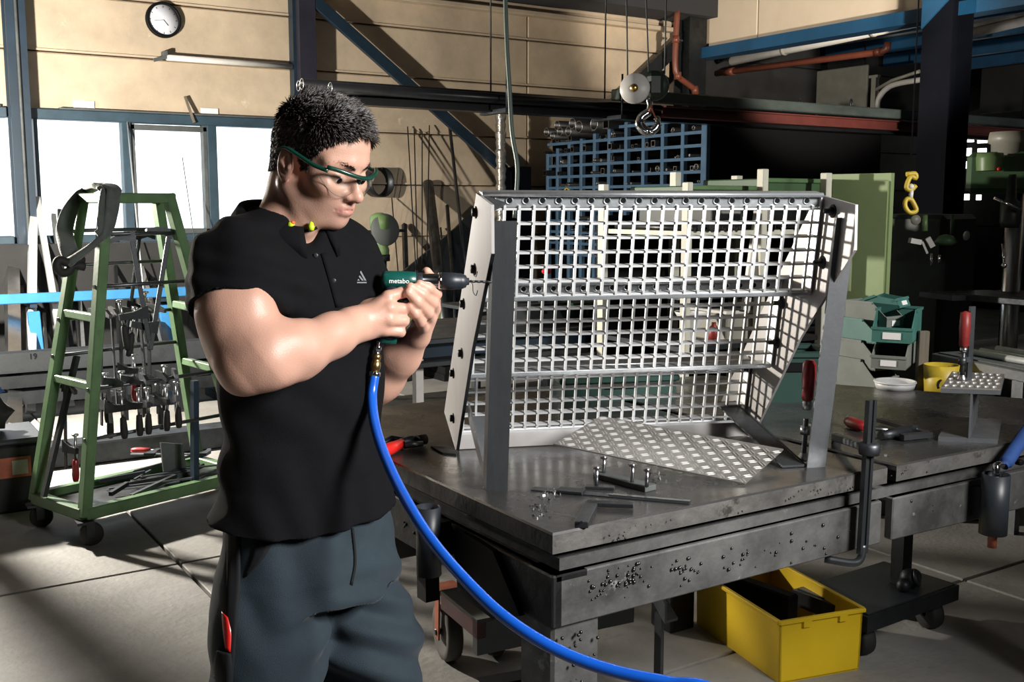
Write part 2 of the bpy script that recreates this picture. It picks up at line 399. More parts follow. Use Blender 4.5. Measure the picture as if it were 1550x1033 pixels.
# windows
def window(name, x0, x1, mull, sash):
    z0, z1 = 1.225, 2.235
    w = struct(name, MB().box(((x0 + x1) / 2, WY - 0.005, z1 + 0.015), (x1 - x0 + 0.04, 0.13, 0.085), None, 0.006), 'window_frame_paint')
    struct('window_sill', MB().box(((x0 + x1) / 2, WY - 0.01, z0 - 0.02), (x1 - x0 + 0.04, 0.16, 0.075), None, 0.006), 'window_frame_paint', w)
    struct('window_ledge', MB().box(((x0 + x1) / 2 + 0.1, WY - 0.035, z1 + 0.066), (x1 - x0 - 0.25, 0.07, 0.014)), 'sash_grey', w)
    for xm, wd in mull: struct('window_mullion', MB().box((xm, WY, (z0 + z1) / 2), (wd, 0.12, z1 - z0), None, 0.005), 'window_frame_paint', w)
    ed = [x0] + [q for q, _ in mull] + [x1]
    for i in range(len(ed) - 1):
        a, b = ed[i] + 0.03, ed[i + 1] - 0.03
        if b - a < 0.1: continue
        if i in sash:
            m = MB(); f = 0.045
            for (c, d) in ((((a + b) / 2, WY + 0.01, z1 - 0.06), (b - a, 0.09, f)), (((a + b) / 2, WY + 0.01, z0 + 0.04), (b - a, 0.09, f)), ((a + f / 2, WY + 0.01, (z0 + z1) / 2), (f, 0.09, z1 - z0 - 0.02)), ((b - f / 2, WY + 0.01, (z0 + z1) / 2), (f, 0.09, z1 - z0 - 0.02))): m.box(c, d, None, 0.004)
            struct('window_sash', m, 'sash_grey', w)
        struct('window_pane', MB().box(((a + b) / 2, WY + 0.06, (z0 + z1) / 2), (b - a + 0.05, 0.006, z1 - z0)), 'window_glass', w)
    return w
X = lambda px, py: on_y(px, py, WY).x
window('window_1', 1.48, 3.72, [(X(56, 260) , 0.03), (X(192, 260), 0.075), (X(320, 260), 0.085)], {2})
window('window_2', -2.2, 1.28, [(-1.0, 0.07), (0.2, 0.07)], set())
# wall columns
def hcol(name, x, y, w, d, z1, m, z0=0):
    q = MB().box((x, y - d / 2 + 0.008, (z0 + z1) / 2), (w, 0.016, z1 - z0)).box((x, y + d / 2 - 0.008, (z0 + z1) / 2), (w, 0.016, z1 - z0)).box((x, y, (z0 + z1) / 2), (0.014, d - 0.03, z1 - z0))
    return struct(name, q, m)
hcol('trim_1', 1.385, WY - 0.11, 0.15, 0.2, 5, 'blue_steel')
struct('trim_2', MB().tube([(1.385, WY - 0.235, 0), (1.385, WY - 0.235, 5)], 0.012, 8), 'sash_grey')
q = MB().box((3.87, WY - 0.1, 2.5), (0.16, 0.2, 5)); struct('trim_3', q, 'purple_steel')
struct('trim_4', MB().box((3.775, WY - 0.06, 2.5), (0.03, 0.11, 5)), 'blue_steel')
struct('trim_5', MB().bar((3.93, WY - 0.17, 3.40), (6.05, WY - 0.17, 1.86), 0.05, 0.11, (0, 0, 1), 0.004), 'blue_steel')        # diagonal brace
hcol('trim_6', 6.22, WY - 0.13, 0.24, 0.22, 1.9, 'dark_blue_steel')
struct('trim_7', MB().box((6.6, WY - 0.06, 3.515), (5.3, 0.12, 0.05), None, 0.008).box((6.6, WY - 0.02, 3.58), (5.3, 0.05, 0.06)), 'wall_paint')
struct('trim_8', MB().box((7.0, WY - 0.28, 3.78), (5.0, 0.5, 0.32)), 'dark_roof')
struct('trim_9', MB().bar((7.45, WY - 0.15, 2.55), (8.7, WY - 0.15, 3.55), 0.06, 0.16), 'dark_steel')
# right bay: cream wall above a blue beam, open below into a lean-to
wr = struct('wall_right', MB().box((WX + 0.26, 3.2, 4.4), (0.1, 13.2, 1.6)), 'dark_wall')
yy = [9.62, 8.55, 6.4, 4.2, 1.8, -0.8, -3.4]
for i in range(6):
    struct('wall_panel', MB().box((WX + 0.1, (yy[i] + yy[i + 1]) / 2, 4.05), (0.2, yy[i] - yy[i + 1] - 0.012, 1.5), None, 0.01), 'panel_cream', wr)
zb = on_x(1048, 94, WX).z; zt_ = on_x(1048, 78, WX).z
bt = 0.5 * (zb + zt_)
struct('trim_10', MB().ibeam((WX - 0.02, 9.55, bt), (WX - 0.02, -3, bt), 0.2, zt_ - zb, 0.016, (0, 0, 1)).box((WX - 0.12, 3.3, bt), (0.012, 12.5, zt_ - zb)), 'blue_beam')
hcol('trim_12', 8.52, 9.42, 0.26, 0.26, 5, 'dark_steel')
cx = on_x(1424, 250, 8.45)
q = MB().ibeam((8.45, cx.y, 0), (8.45, cx.y, 5), 0.30, 0.30, 0.02, (1, 0, 0)); struct('trim_13', q, 'dark_blue_steel')
struct('trim_14', MB().prism([(8.28, cx.y + 0.15, 3.05), (8.28, cx.y + 0.15, 3.6), (8.28, cx.y - 0.16, 3.6), (8.28, cx.y - 0.16, 3.3)], (0.02, 0, 0)), 'blue_beam')
# lean-to roof: sheet ribs and blue purlins running along the bay
rf = struct('ceiling_annex', MB().box((12.9, 3.2, 3.72), (8.0, 13.5, 0.04)), 'dark_roof')
for k in range(16):
    x = 9.5 + k * 0.47; z = 3.58
    struct('roof_sheet', MB().prism([(x, 9.6, z), (x + 0.06, 9.6, z - 0.06), (x + 0.26, 9.6, z - 0.06), (x + 0.32, 9.6, z)], (0, -12.6, 0)), 'roof_sheet', rf)
for k in range(5): struct('roof_purlin', MB().box((9.9 + k * 1.15, 3.3, 3.43), (0.09, 12.6, 0.16)), 'blue_beam', rf)
struct('ceiling', MB().box((1.0, 3.2, 5.25), (17, 17, 0.1)), 'dark_roof')
struct('wall_left', MB().box((-7.05, 3.2, 2.6), (0.1, 17, 5.3)), 'dark_wall')
struct('wall_front', MB().box((5, -5.25, 2.6), (24, 0.1, 5.3)), 'dark_wall')
wa = struct('wall_annex', MB().box((16.95, 3.2, 1.9), (0.1, 17, 3.8)), 'dark_wall')
# bright louvre window far in the lean-to
XL = 14.0
wl = struct('window_3', MB().box((XL + 0.1, 6.6, 3.2), (0.06, 5.6, 0.8)).box((XL + 0.1, 6.6, 0.55), (0.06, 5.6, 1.1)), 'dark_wall')
emit('daylight_pane', (1.0, 1.0, 0.90), 3.2)
for (a, b, c, d) in ((1452, 206, 1474, 215), (1480, 207, 1502, 216), (1451, 225, 1470, 236), (1480, 225, 1493, 232), (1451, 245, 1469, 255), (1479, 243, 1484, 254), (1450, 294, 1467, 303), (1478, 295, 1485, 303)):
    p, r = on_x(a, b, XL), on_x(c, d, XL)
    struct('window_pane', MB().box((XL, (p.y + r.y) / 2, (p.z + r.z) / 2), (0.02, abs(p.y - r.y), abs(p.z - r.z)), None, 0.004), 'daylight_pane', wl)
for z in (on_x(1460, 220, XL).z, on_x(1460, 240, XL).z, on_x(1460, 275, XL).z, on_x(1460, 310, XL).z): struct('window_bar', MB().box((XL - 0.02, 6.3, z), (0.04, 2.6, 0.07)), 'machine_dark', wl)

# ================================================================== wall things
p = on_y(246, 31, WY); t = thing('wall_clock', 'round black-rimmed clock with pale dial on the beige wall', 'clock', (p.x, WY - 0.004, p.z))
R = 0.143
obj('rim', MB().lathe([(R, 0), (R + 0.012, 0.02), (R + 0.006, 0.05), (R - 0.012, 0.05), (R - 0.014, 0.03)], (0, 0, 0), (0, -1, 0), 40), 'black', t)
d = obj('dial', MB().lathe([(0, 0.028), (R - 0.012, 0.028), (R - 0.012, 0.02)], (0, 0, 0), (0, -1, 0), 40), 'clock_face', t)
m = MB()
for k in range(12): a = k * PI / 6; m.box((sin(a) * R * 0.78, -0.0295, cos(a) * R * 0.78), (0.004, 0.002, 0.016), Matrix.Rotation(a, 3, 'Y'))
obj('hour_marks', m, 'black', d)
for nm, a, l in (('hour_hand', rad(140), 0.06), ('minute_hand', rad(262), 0.085)):
    obj(nm, MB().bar((0, -0.032, 0), (sin(a) * l, -0.032, cos(a) * l), 0.002, 0.005, (0, -1, 0)), 'black', t)
p0, p1 = on_y(238, 86, WY - 0.09), on_y(442, 101, WY - 0.09)
t = thing('wall_lamp', 'long white tube lamp fixed along the beige wall under the clock', 'lamp', (p0.x, WY, p0.z))
wobj('tube', MB().cyl(p0 + V((0.08, 0, 0)), p1, 0.026, n=12), 'white_metal', t); wobj('end_bracket', MB().bar(p0 + V((-0.03, 0, -0.03)), p0 + V((0.1, 0, 0.01)), 0.03, 0.03).box(p0 + V((0.07, 0.03, 0.03)), (0.03, 0.1, 0.05)), 'sash_grey', t)
wobj('housing', MB().box((p0 + p1) / 2 + V((0.04, 0.055, 0.012)), ((p1 - p0).length - 0.1, 0.04, 0.03)), 'white_metal', t)
solo('paper_sign', MB().box(on_y(317, 170, WY - 0.012), (0.16, 0.004, 0.07)), 'paper', 'small white paper notice stuck above the middle window pane', 'sign')
solo('paper_sign', MB().box(on_y(127, 160, WY - 0.012), (0.17, 0.004, 0.08)), 'paper', 'pale paper notice stuck above the left window pane', 'sign')
solo('wooden_stick', MB().bar(on_y(280, 146, WY - 0.04), on_y(294, 186, WY - 0.1), 0.02, 0.02, (0, 1, 0)), 'wood', 'short brown stick standing on the window ledge', 'stick')
p = on_y(575, 276, WY - 0.10)
t = thing('steel_hoop', 'thin dark steel hoop hung on the beige wall beside the rods', 'hoop', (p.x, WY, p.z))
wobj('hoop', MB().lathe([(0.135, -0.09), (0.145, -0.09), (0.145, 0.05), (0.135, 0.05), (0.135, -0.09)], p, (0.25, -1, 0.0), 40), 'dark_steel', t)
wobj('hook', MB().cyl((p.x, WY, p.z + 0.13), (p.x, WY - 0.16, p.z + 0.132), 0.006, n=8), 'dark_steel', t)
# foil-wrapped pipe
x = on_y(758, 240, WY - 0.3).x; m = MB(); pr = []
for k in range(40): pr.append((0.052 + 0.007 * sin(k * 2.1) + 0.004 * sin(k * 5.3), 1.3 + k * 0.03))
solo('wrapped_pipe', m.lathe(pr, (x, WY - 0.3, 0), (0, 0, 1), 20).cyl((x, WY - 0.3, 0), (x, WY - 0.3, 1.32), 0.045), 'foil', 'vertical pipe wrapped in crinkled foil, at the end of the beige wall', 'pipe', base=(x, WY - 0.3, 0))
# rods and tubes leaning on the back wall
def lean(name, pt, pb, r, m, label, cat='rod', group=None, yt=WY - 0.05, yb=WY - 0.75, hollow=False, n=8, sq=False):
    a = on_y(pt[0], pt[1], yt); b = on_y(pb[0], pb[1], yb)
    k = b.z / (a.z - b.z); e = b + (b - a) * k
    if e.y < yb - 1.2: e = V((b.x + (b.x - a.x) * 0.2, yb - 0.3, 0))
    q = MB()
    if sq: q.bar(e, a, r * 2, r * 2, (0, 1, 0.01))
    elif hollow: q.hollow(a, e, r, r * 0.8, 16)
    else: q.cyl(e, a, r, n=n)
    return solo(name, q, m, label, cat, base=(e.x, e.y, 0), group=group)
for a, b, w in (((617, 192), (629, 400), 'leftmost thin rod of those leaning on the beige wall'), ((627, 196), (632, 400), 'second thin rod leaning on the beige wall, behind the tube'), ((639, 200), (639, 400), 'third thin rod leaning on the beige wall, almost upright'), ((650, 190), (646, 400), 'fourth thin rod leaning on the beige wall, dark top end')):
    lean('thin_rod', a, b, 0.006, 'dark_steel', w)
lean('steel_tube', (680, 186), (706, 420), 0.017, 'raw_steel', 'long slim grey tube crossing the brace shadow on the wall', 'tube', hollow=True)
lean('steel_tube', (648, 278), (664, 412), 0.055, 'raw_steel', 'thick dark steel tube leaning beside the drill chuck', 'tube', yb=WY - 0.9, hollow=True)
lean('steel_tube', (677, 312), (683, 400), 0.02, 'raw_steel', 'short thin tube between the thick tube and the stair', 'tube', hollow=True)
lean('flat_bar', (612, 340), (607, 410), 0.02, 'dark_steel', 'short dark flat bar standing beside the grey disc', 'bar', sq=True)
lean('thin_rod', (593, 300), (602, 405), 0.006, 'dark_steel', 'thin rod standing under the steel hoop')
lean('thin_rod', (667, 345), (671, 410), 0.010, 'dark_steel', 'short dark rod behind the thick tube')
m = MB().prism([on_y(560, 432, WY - 0.5), on_y(612, 410, WY - 0.5), on_y(690, 345, WY - 0.3), on_y(735, 300, WY - 0.2), on_y(740, 520, WY - 0.7), on_y(600, 520, WY - 0.7)], (0, 0.03, 0))
solo('steel_sheet', m, 'dark_steel', 'dark slanted steel sheet leaning on the wall behind the stair', 'sheet')
# green bench grinder on a post
p = on_y(578, 380, 8.6); t = thing('grinder', 'green pedestal grinder with a grey disc, behind the worker', 'machine', (p.x, 8.6, 0))
wobj('pedestal', MB().cyl((p.x - 0.02, 8.6, 0), (p.x - 0.02, 8.6, 1.05), 0.06).cyl((p.x - 0.02, 8.6, 1.0), (p.x - 0.02, 8.6, 1.06), 0.09), 'dark_steel', t)
wobj('motor', MB().lathe([(0, 0), (0.08, 0.01), (0.085, 0.1), (0.07, 0.15), (0.06, 0.27), (0.085, 0.29), (0.085, 0.4), (0.03, 0.43), (0, 0.43)], (p.x - 0.02, 8.6, 1.0)), 'machine_green', t)
wobj('disc', MB().lathe([(0, -0.02), (0.14, -0.02), (0.145, 0), (0.14, 0.02), (0, 0.02)], on_y(583, 348, 8.55), (0.15, -1, 0.1), 32), 'disc_grey', t)
wobj('lever', MB().cyl((p.x - 0.3, 8.58, 1.26), (p.x + 0.22, 8.58, 1.27), 0.014), 'dark_steel', t)
solo('green_sheet', MB().prism([on_y(588, 470, 8.0), on_y(668, 470, 8.0), on_y(664, 500, 7.9), on_y(632, 505, 7.9)], (0, 0.02, 0)), 'locker_green', 'light green sheet standing behind the workers hands', 'sheet')
# hanging things
m = [on_d(px, py, 4.6) for px, py in ((764, -40), (767, 60), (771, 130), (775, 200), (783, 250), (782, 290), (779, 330))]
solo('hanging_cable', MB().tube(smooth_path(m, 6), 0.010, 8), 'cable_green', 'dark hanging cable that curves down behind the stair top', 'cable', base=tuple(m[-1]))
h = on_d(982, 165, 4.6); t = thing('crane_hook', 'steel crane hook with pulley block hanging on thin ropes', 'hook', tuple(h))
w = on_d(961, 134, 4.55)
wobj('pulley_disc', MB().lathe([(0, -0.016), (0.026, -0.018), (0.028, -0.008), (0.062, -0.008), (0.066, 0), (0.062, 0.012), (0, 0.012)], w, (-0.75, -0.65, 0.05), 28), 'white_metal', t)
wobj('axle', MB().lathe([(0, 0.03), (0.016, 0.028), (0.018, 0.015), (0.018, 0), (0, 0)], w, (-0.75, -0.65, 0.05), 14), 'brass', t)
c = on_d(990, 130, 4.6)
wobj('pulley_block', MB().box(c, (0.07, 0.12, 0.10), Matrix.Rotation(YAW - PI / 2, 3, 'Z'), 0.015).lathe([(0, -0.03), (0.062, -0.03), (0.066, 0), (0.062, 0.03), (0, 0.03)], c, (-0.75, -0.65, 0)), 'machine_dark', t)
hp = [on_d(px, py, 4.58) for px, py in ((982, 150), (984, 160), (981, 170), (971, 178), (969, 189), (976, 198), (986, 199), (994, 192), (996, 182), (992, 178))]
wobj('hook', MB().tube(smooth_path(hp, 5), [0.013] * 10 + [0.019] * 8 + [0.022] * 10 + [0.018] * 10 + [0.012] * 8, 12), 'chrome', t)
wobj('hook_latch', MB().bar(on_d(984, 160, 4.56), on_d(993, 180, 4.56), 0.012, 0.006), 'orange_rust', t)
for a, b in (((977, -30), (982, 110)), ((948, -30), (950, 118)), ((1009, -30), (1006, 112))):
    wobj('rope', MB().cyl(on_d(a[0], a[1], 4.6), on_d(b[0], b[1], 4.6), 0.0035, n=6), 'sash_grey', t)
# long tubes and beams stored overhead, along the back wall
BY = 6.75
def ov(px, py): return on_y(px, py, BY)
for i, (px, py, r, dy, lab) in enumerate(((457, 127, 0.036, 0.0, 'long black tube on the overhead rack, its open end behind the workers crown'), (500, 133, 0.036, -0.07, 'long black tube on the overhead rack, open end above the workers hair'), (452, 130, 0.034, 0.09, 'long black tube on the overhead rack, partly hidden behind its neighbour'))):
    a = on_y(px, py, BY + dy); t = thing('long_tube', lab, 'tube', (a.x, a.y, a.z - r))
    wobj('tube_wall', MB().hollow(a, a + V((2.85, 0, 0)), r, r * 0.9, 24), 'black_pipe', t)
    wobj('cut_end', MB().torus(a, (1, 0, 0), r * 0.95, 0.0035, 28, 6), 'pipe_rim', t)
a = ov(500, 150); b = ov(800, 150)
solo('overhead_beam', MB().ibeam((ov(505, 130).x + 0.1, BY + 0.02, on_y(520, 158, BY).z + 0.038), (11.4, BY + 0.02, on_y(520, 158, BY).z + 0.038), 0.12, 0.076, 0.012), 'black_pipe', 'black overhead beam under the long black tubes', 'beam')
z0, z1 = ov(1100, 162).z, ov(1100, 151).z
a = ov(915, 136)
solo('mossy_beam', MB().box(((a.x + 11.5) / 2, BY - 0.13, (ov(1100, 152).z + ov(1100, 168).z) / 2 + 0.01), (11.5 - a.x, 0.1, 0.085), None, 0.008), 'mossy_beam', 'long weathered grey-green beam stored overhead, behind the crane hook', 'beam')
solo('red_beam', MB().ibeam((ov(990, 170).x, BY - 0.1, ov(1000, 171).z), (11.6, BY - 0.1, ov(1000, 171).z), 0.1, 0.09, 0.012), 'red_oxide', 'long red oxide steel beam just below the weathered beam', 'beam')
for nm, x in (('trim_15', ov(745, 100).x), ('trim_16', 10.9), ('trim_18', ov(918, 120).x)): struct(nm, MB().cyl((x, BY + 0.02, 2.2), (x, BY + 0.02, 5.2), 0.006, n=6).box((x, BY - 0.04, 2.175), (0.05, 0.36, 0.03)).cyl((x, BY - 0.2, 2.18), (x, BY - 0.2, 2.5), 0.008, n=6), 'dark_steel')
struct('trim_17', MB().box((ov(488, 165).x, BY + 0.1, 1.07), (0.07, 0.07, 2.14)).box((ov(488, 165).x, BY - 0.0, 2.165), (0.07, 0.3, 0.05)), 'dark_steel')
# brown drain pipe, second brown pipe and tube lamp below the blue beam
pp = [on_y(px, py, 9.2) for px, py in ((1025, 15), (1023, 60), (1022, 98), (1026, 115), (1042, 128), (1051, 136), (1052, 150))]
t = thing('drain_pipe', 'reddish brown drain pipe with a bend, on the dark column', 'pipe', tuple(pp[-1]))
wobj('pipe', MB().tube(smooth_path(pp, 5), 0.033, 14), 'brown_pipe', t)
for i in (1, 3, 5): wobj('socket', MB().cyl(pp[i] + V((0, 0, 0.04)), pp[i] - V((0, 0, 0.04)) if i != 5 else pp[i] + V((0.02, 0, -0.05)), 0.041), 'brown_pipe', t)
wobj('bracket', MB().box(pp[1] + V((0.05, 0.03, 0)), (0.14, 0.03, 0.02)), 'blue_steel', t)
XA = 9.2
a, b = on_x(1065, 114, XA), on_x(1335, 78, XA); e = on_x(1344, 64, XA)
t = thing('drain_pipe', 'reddish brown pipe sloping under the white tube lamp', 'pipe', tuple(a))
wobj('pipe', MB().tube([a, b, on_x(1343, 74, XA), e], 0.036, 14), 'brown_pipe', t); wobj('socket', MB().cyl(a.lerp(b, 0.14), a.lerp(b, 0.2), 0.043).cyl(b.lerp(a, 0.03), b, 0.043), 'brown_pipe', t)
a, b = on_x(1108, 93, XA - 0.25), on_x(1405, 30, XA - 0.25)
t = thing('tube_lamp', 'long white tube lamp hung below the blue beam', 'lamp', tuple(a))
wobj('tube', MB().cyl(a, b, 0.05, n=16), 'white_metal', t); wobj('reflector', MB().bar(a + V((0.03, 0, 0.06)), b + V((0.03, 0, 0.06)), 0.16, 0.03), 'white_metal', t)
for k in (0.3, 0.75): wobj('clip', MB().cyl(a.lerp(b, k), a.lerp(b, k + 0.015), 0.056), 'machine_beige', t)
for (p_, q_, lab) in (((1462, 22), (1520, 4), 'white tube lamp high in the lean-to, right of the dark column'), ((1456, 54), (1550, 33), 'second long tube lamp in the lean-to, under the roof sheets')):
    a, b = on_x(p_[0], p_[1], 9.6), on_x(q_[0] + 30, q_[1] - 8, 9.6)
    t = thing('tube_lamp', lab, 'lamp', tuple(a)); wobj('tube', MB().cyl(a, b, 0.045), 'white_metal', t); wobj('reflector', MB().bar(a + V((0.03, 0, 0.06)), b + V((0.03, 0, 0.06)), 0.16, 0.03), 'white_metal', t)
# pale board and bent white frame behind the beams
a, b = on_x(1199, 119, 11.0), on_x(1312, 166, 11.0)
t = thing('pale_board', 'pale grey board behind the weathered beam', 'board', (11.0, (a.y + b.y) / 2, b.z))
for e_ in (a, b): wobj('hanger', MB().box((11.0, e_.y * 0.9 + (a.y + b.y) * 0.05, (a.z + 3.7) / 2), (0.02, 0.02, 3.7 - a.z + 0.2)), 'dark_steel', t)
wobj('post', MB().box((11.03, (a.y + b.y) / 2, b.z / 2), (0.04, 0.04, b.z)), 'black', t)
wobj('panel', MB().box((11.0, (a.y + b.y) / 2, (a.z + b.z) / 2), (0.04, abs(a.y - b.y), abs(a.z - b.z) + 0.1), None, 0.01), 'machine_beige', t)
a, b = on_x(1062, 117, 11.6), on_x(1190, 166, 11.6)
t = thing('olive_board', 'dull olive board left of the pale board', 'board', (11.6, (a.y + b.y) / 2, b.z))
for e_ in (a, b): wobj('hanger', MB().box((11.6, e_.y * 0.9 + (a.y + b.y) * 0.05, (a.z + 3.7) / 2), (0.02, 0.02, 3.7 - a.z + 0.2)), 'dark_steel', t)
wobj('post', MB().box((11.63, (a.y + b.y) / 2, b.z / 2), (0.04, 0.04, b.z)), 'black', t)
wobj('panel', MB().box((11.6, (a.y + b.y) / 2, (a.z + b.z) / 2), (0.04, abs(a.y - b.y), abs(a.z - b.z) + 0.1), None, 0.01), 'wood', t)
t = thing('bent_tube', 'pale bent tube support beside the dark column', 'support', tuple(on_x(1330, 165, 10)))
pp = [on_x(px, py, 10) for px, py in ((1328, 168), (1330, 150), (1340, 136), (1358, 127), (1405, 119))]
wobj('curved_tube', MB().tube(smooth_path(pp, 6), 0.03, 10), 'white_metal', t)
wobj('lower_post', MB().box((10.06, on_x(1324, 142, 10.02).y, 1.3), (0.05, 0.05, 2.6)), 'black', t)
wobj('upright', MB().box(on_x(1324, 142, 10.02), (0.06, 0.06, 0.36)).box(on_x(1324, 116, 10.02), (0.05, 0.12, 0.03)), 'machine_beige', t)
wobj('brace', MB().tube([on_x(1326, 136, 10), on_x(1350, 122, 10), on_x(1392, 108, 10)], 0.02, 8), 'machine_beige', t)
for px in (1212, 1289):
    p = on_y(px, 158, BY - 0.13)
    solo('lifting_ring', MB().torus(p, (0.5, -1, 0.1), 0.045, 0.007, 20, 8, 0, 6.3), 'dark_steel', ('left' if px < 1250 else 'right') + ' one of two dark rings standing on the weathered beam', 'ring')
# ================================================================== blue pigeonhole rack of steel stock
RX = 6.55
posts = [1068, 1035.5, 1005, 976, 949.5, 924, 902, 882, 863.6, 846, 831]
zs = [2.25, 2.135, 2.02, 1.905, 1.79, 1.675, 1.56, 1.445, 1.33, 1.215, 1.10, 0.985]
py_ = [on_x(px, 225, RX).y for px in posts]
t = thing('stock_rack', 'blue steel pigeonhole rack full of pipe and profile ends', 'rack', (RX, py_[5], 0))
for i, y in enumerate(py_):
    top = 2.29 if i < 5 else 2.29 - 0.04 * (i - 4)
    wobj('post', MB().box((RX, y, top / 2), (0.05, 0.045 if i else 0.07, top), None, 0.005), 'rack_blue', t)
    
for k, z in enumerate(zs):
    wobj('shelf_bar', MB().box((RX - 0.005, (py_[0] + py_[-1]) / 2, z), (0.035, py_[0] - py_[-1], 0.028)), 'rack_blue', t)
kinds = []
def ends(me):
    me.materials.clear(); me.materials.append(MATS['pipe_stock']); me.materials.append(MATS['pipe_rim'])
    for f in me.polygons: f.material_index = 1 if abs(f.normal.x) > 0.9 else 0
def stock(kind, r, L):
    q = MB()
    if kind == 0: q.hollow((0, 0, 0), (L, 0, 0), r, r * 0.8, 14)
    elif kind == 1:
        e = r * 0.8
        for a, b in (((-1, -1), (1, -1)), ((1, -1), (1, 1)), ((1, 1), (-1, 1)), ((-1, 1), (-1, -1))):
            q.prism([(0, a[0] * r, a[1] * r), (0, b[0] * r, b[1] * r), (0, b[0] * e, b[1] * e), (0, a[0] * e, a[1] * e)], (L, 0, 0))
    elif kind == 2: q.angle((0, -r, -r), (L, -r, -r), 2 * r, 2 * r, r * 0.3, (0, 0, 1), (0, 1, 0))
    else: q.cyl((0, 0, 0), (L, 0, 0), r * 0.6, n=10)
    me = q.mesh('stock'); ends(me); return me
mat('pipe_stock', (0.07, 0.07, 0.07), 0.4, 0.8, 0.4, 10)
KM = {(k, s): stock(k, r, 2.2) for k in range(4) for s, r in enumerate((0.014, 0.020, 0.028))}
NAMES = ['round_tube', 'square_tube', 'angle_bar', 'round_bar']
LABS = ['round steel tube end lying in the blue pigeonhole rack', 'square steel tube end lying in the blue pigeonhole rack', 'steel angle end lying in the blue pigeonhole rack', 'solid round steel bar end lying in the blue pigeonhole rack']
wobj('dark_back', MB().box((RX + 2.4, (py_[0] + py_[-1]) / 2, 1.1), (0.02, py_[0] - py_[-1] + 0.1, 2.2)), 'black', t)  # black sheet added so the rack interior reads dark
for y in (py_[0], py_[4], py_[-1]): wobj('dark_side', MB().box((RX + 1.2, y, 1.1), (2.3, 0.01, 2.2)), 'black', t)  # black sheets added between bays to keep the cells dark
cnt = 0
for k in range(1, len(zs)):
    for i in range(len(py_) - 1):
        y0, y1 = py_[i] + 0.035, py_[i + 1] - 0.035
        n = rnd.choice((0, 0, 1, 2, 2, 3)); y = y0
        for _ in range(n):
            kd = rnd.choice((0, 0, 1, 1, 2, 3)); s = rnd.randrange(3); r = (0.014, 0.020, 0.028)[s]
            if y + 2 * r > y1 or cnt >= 190: break
            rr = r * 0.6 if kd == 3 else r
            o = bpy.data.objects.new(NAMES[kd], KM[(kd, s)]); COL.objects.link(o)
            o.location = (RX - 0.02 - rnd.random() * 0.12, y + r, zs[k] + 0.0142 + rr); tag(o, LABS[kd], 'tube' if kd < 2 else 'bar', NAMES[kd].replace('_', ' ') + 's in the pigeonhole rack')
            y += 2 * r + 0.01 + rnd.random() * 0.04; cnt += 1
# bigger tubes lying on the rack top
for i, (px, py, r, sq) in enumerate(((827, 200, 0.045, 0), (836, 206, 0.04, 0), (843, 190, 0.05, 0), (847, 199, 0.05, 0), (860, 199, 0.05, 0), (866, 187, 0.055, 0), (876, 192, 0.06, 0), (899, 188, 0.062, 0), (917, 186, 0.055, 1))):
    p = on_x(px, py, RX - 0.15); q = MB()
    if sq:
        for a, b in (((-1, -1), (1, -1)), ((1, -1), (1, 1)), ((1, 1), (-1, 1)), ((-1, 1), (-1, -1))):
            q.prism([p + V((0, a[0] * r * 0.8, a[1] * r)), p + V((0, b[0] * r * 0.8, b[1] * r)), p + V((0, b[0] * r * 0.7, b[1] * r * 0.9)), p + V((0, a[0] * r * 0.7, a[1] * r * 0.9))], (2.4, 0, 0))
    else: q.hollow(p, p + V((2.4, 0, 0)), r, r * 0.86, 24)
    ends(solo('square_tube' if sq else 'round_tube', q, 'pipe_stock', 'square hollow section on top of the blue rack, below the overhead beams' if sq else ('first', 'second', 'third', 'fourth', 'fifth', 'sixth', 'seventh', 'eighth')[i] + ' round tube from the left in the heap on top of the blue rack', 'tube', group=None if sq else 'tubes heaped on the blue rack').data)
a = on_x(858, 289, RX - 0.032)
solo('yellow_ring', MB().torus(a, (-1, -0.3, 0), 0.026, 0.009, 18, 8, 0, 6.3), 'yellow_paint', 'small yellow ring hanging in front of the blue rack', 'ring')
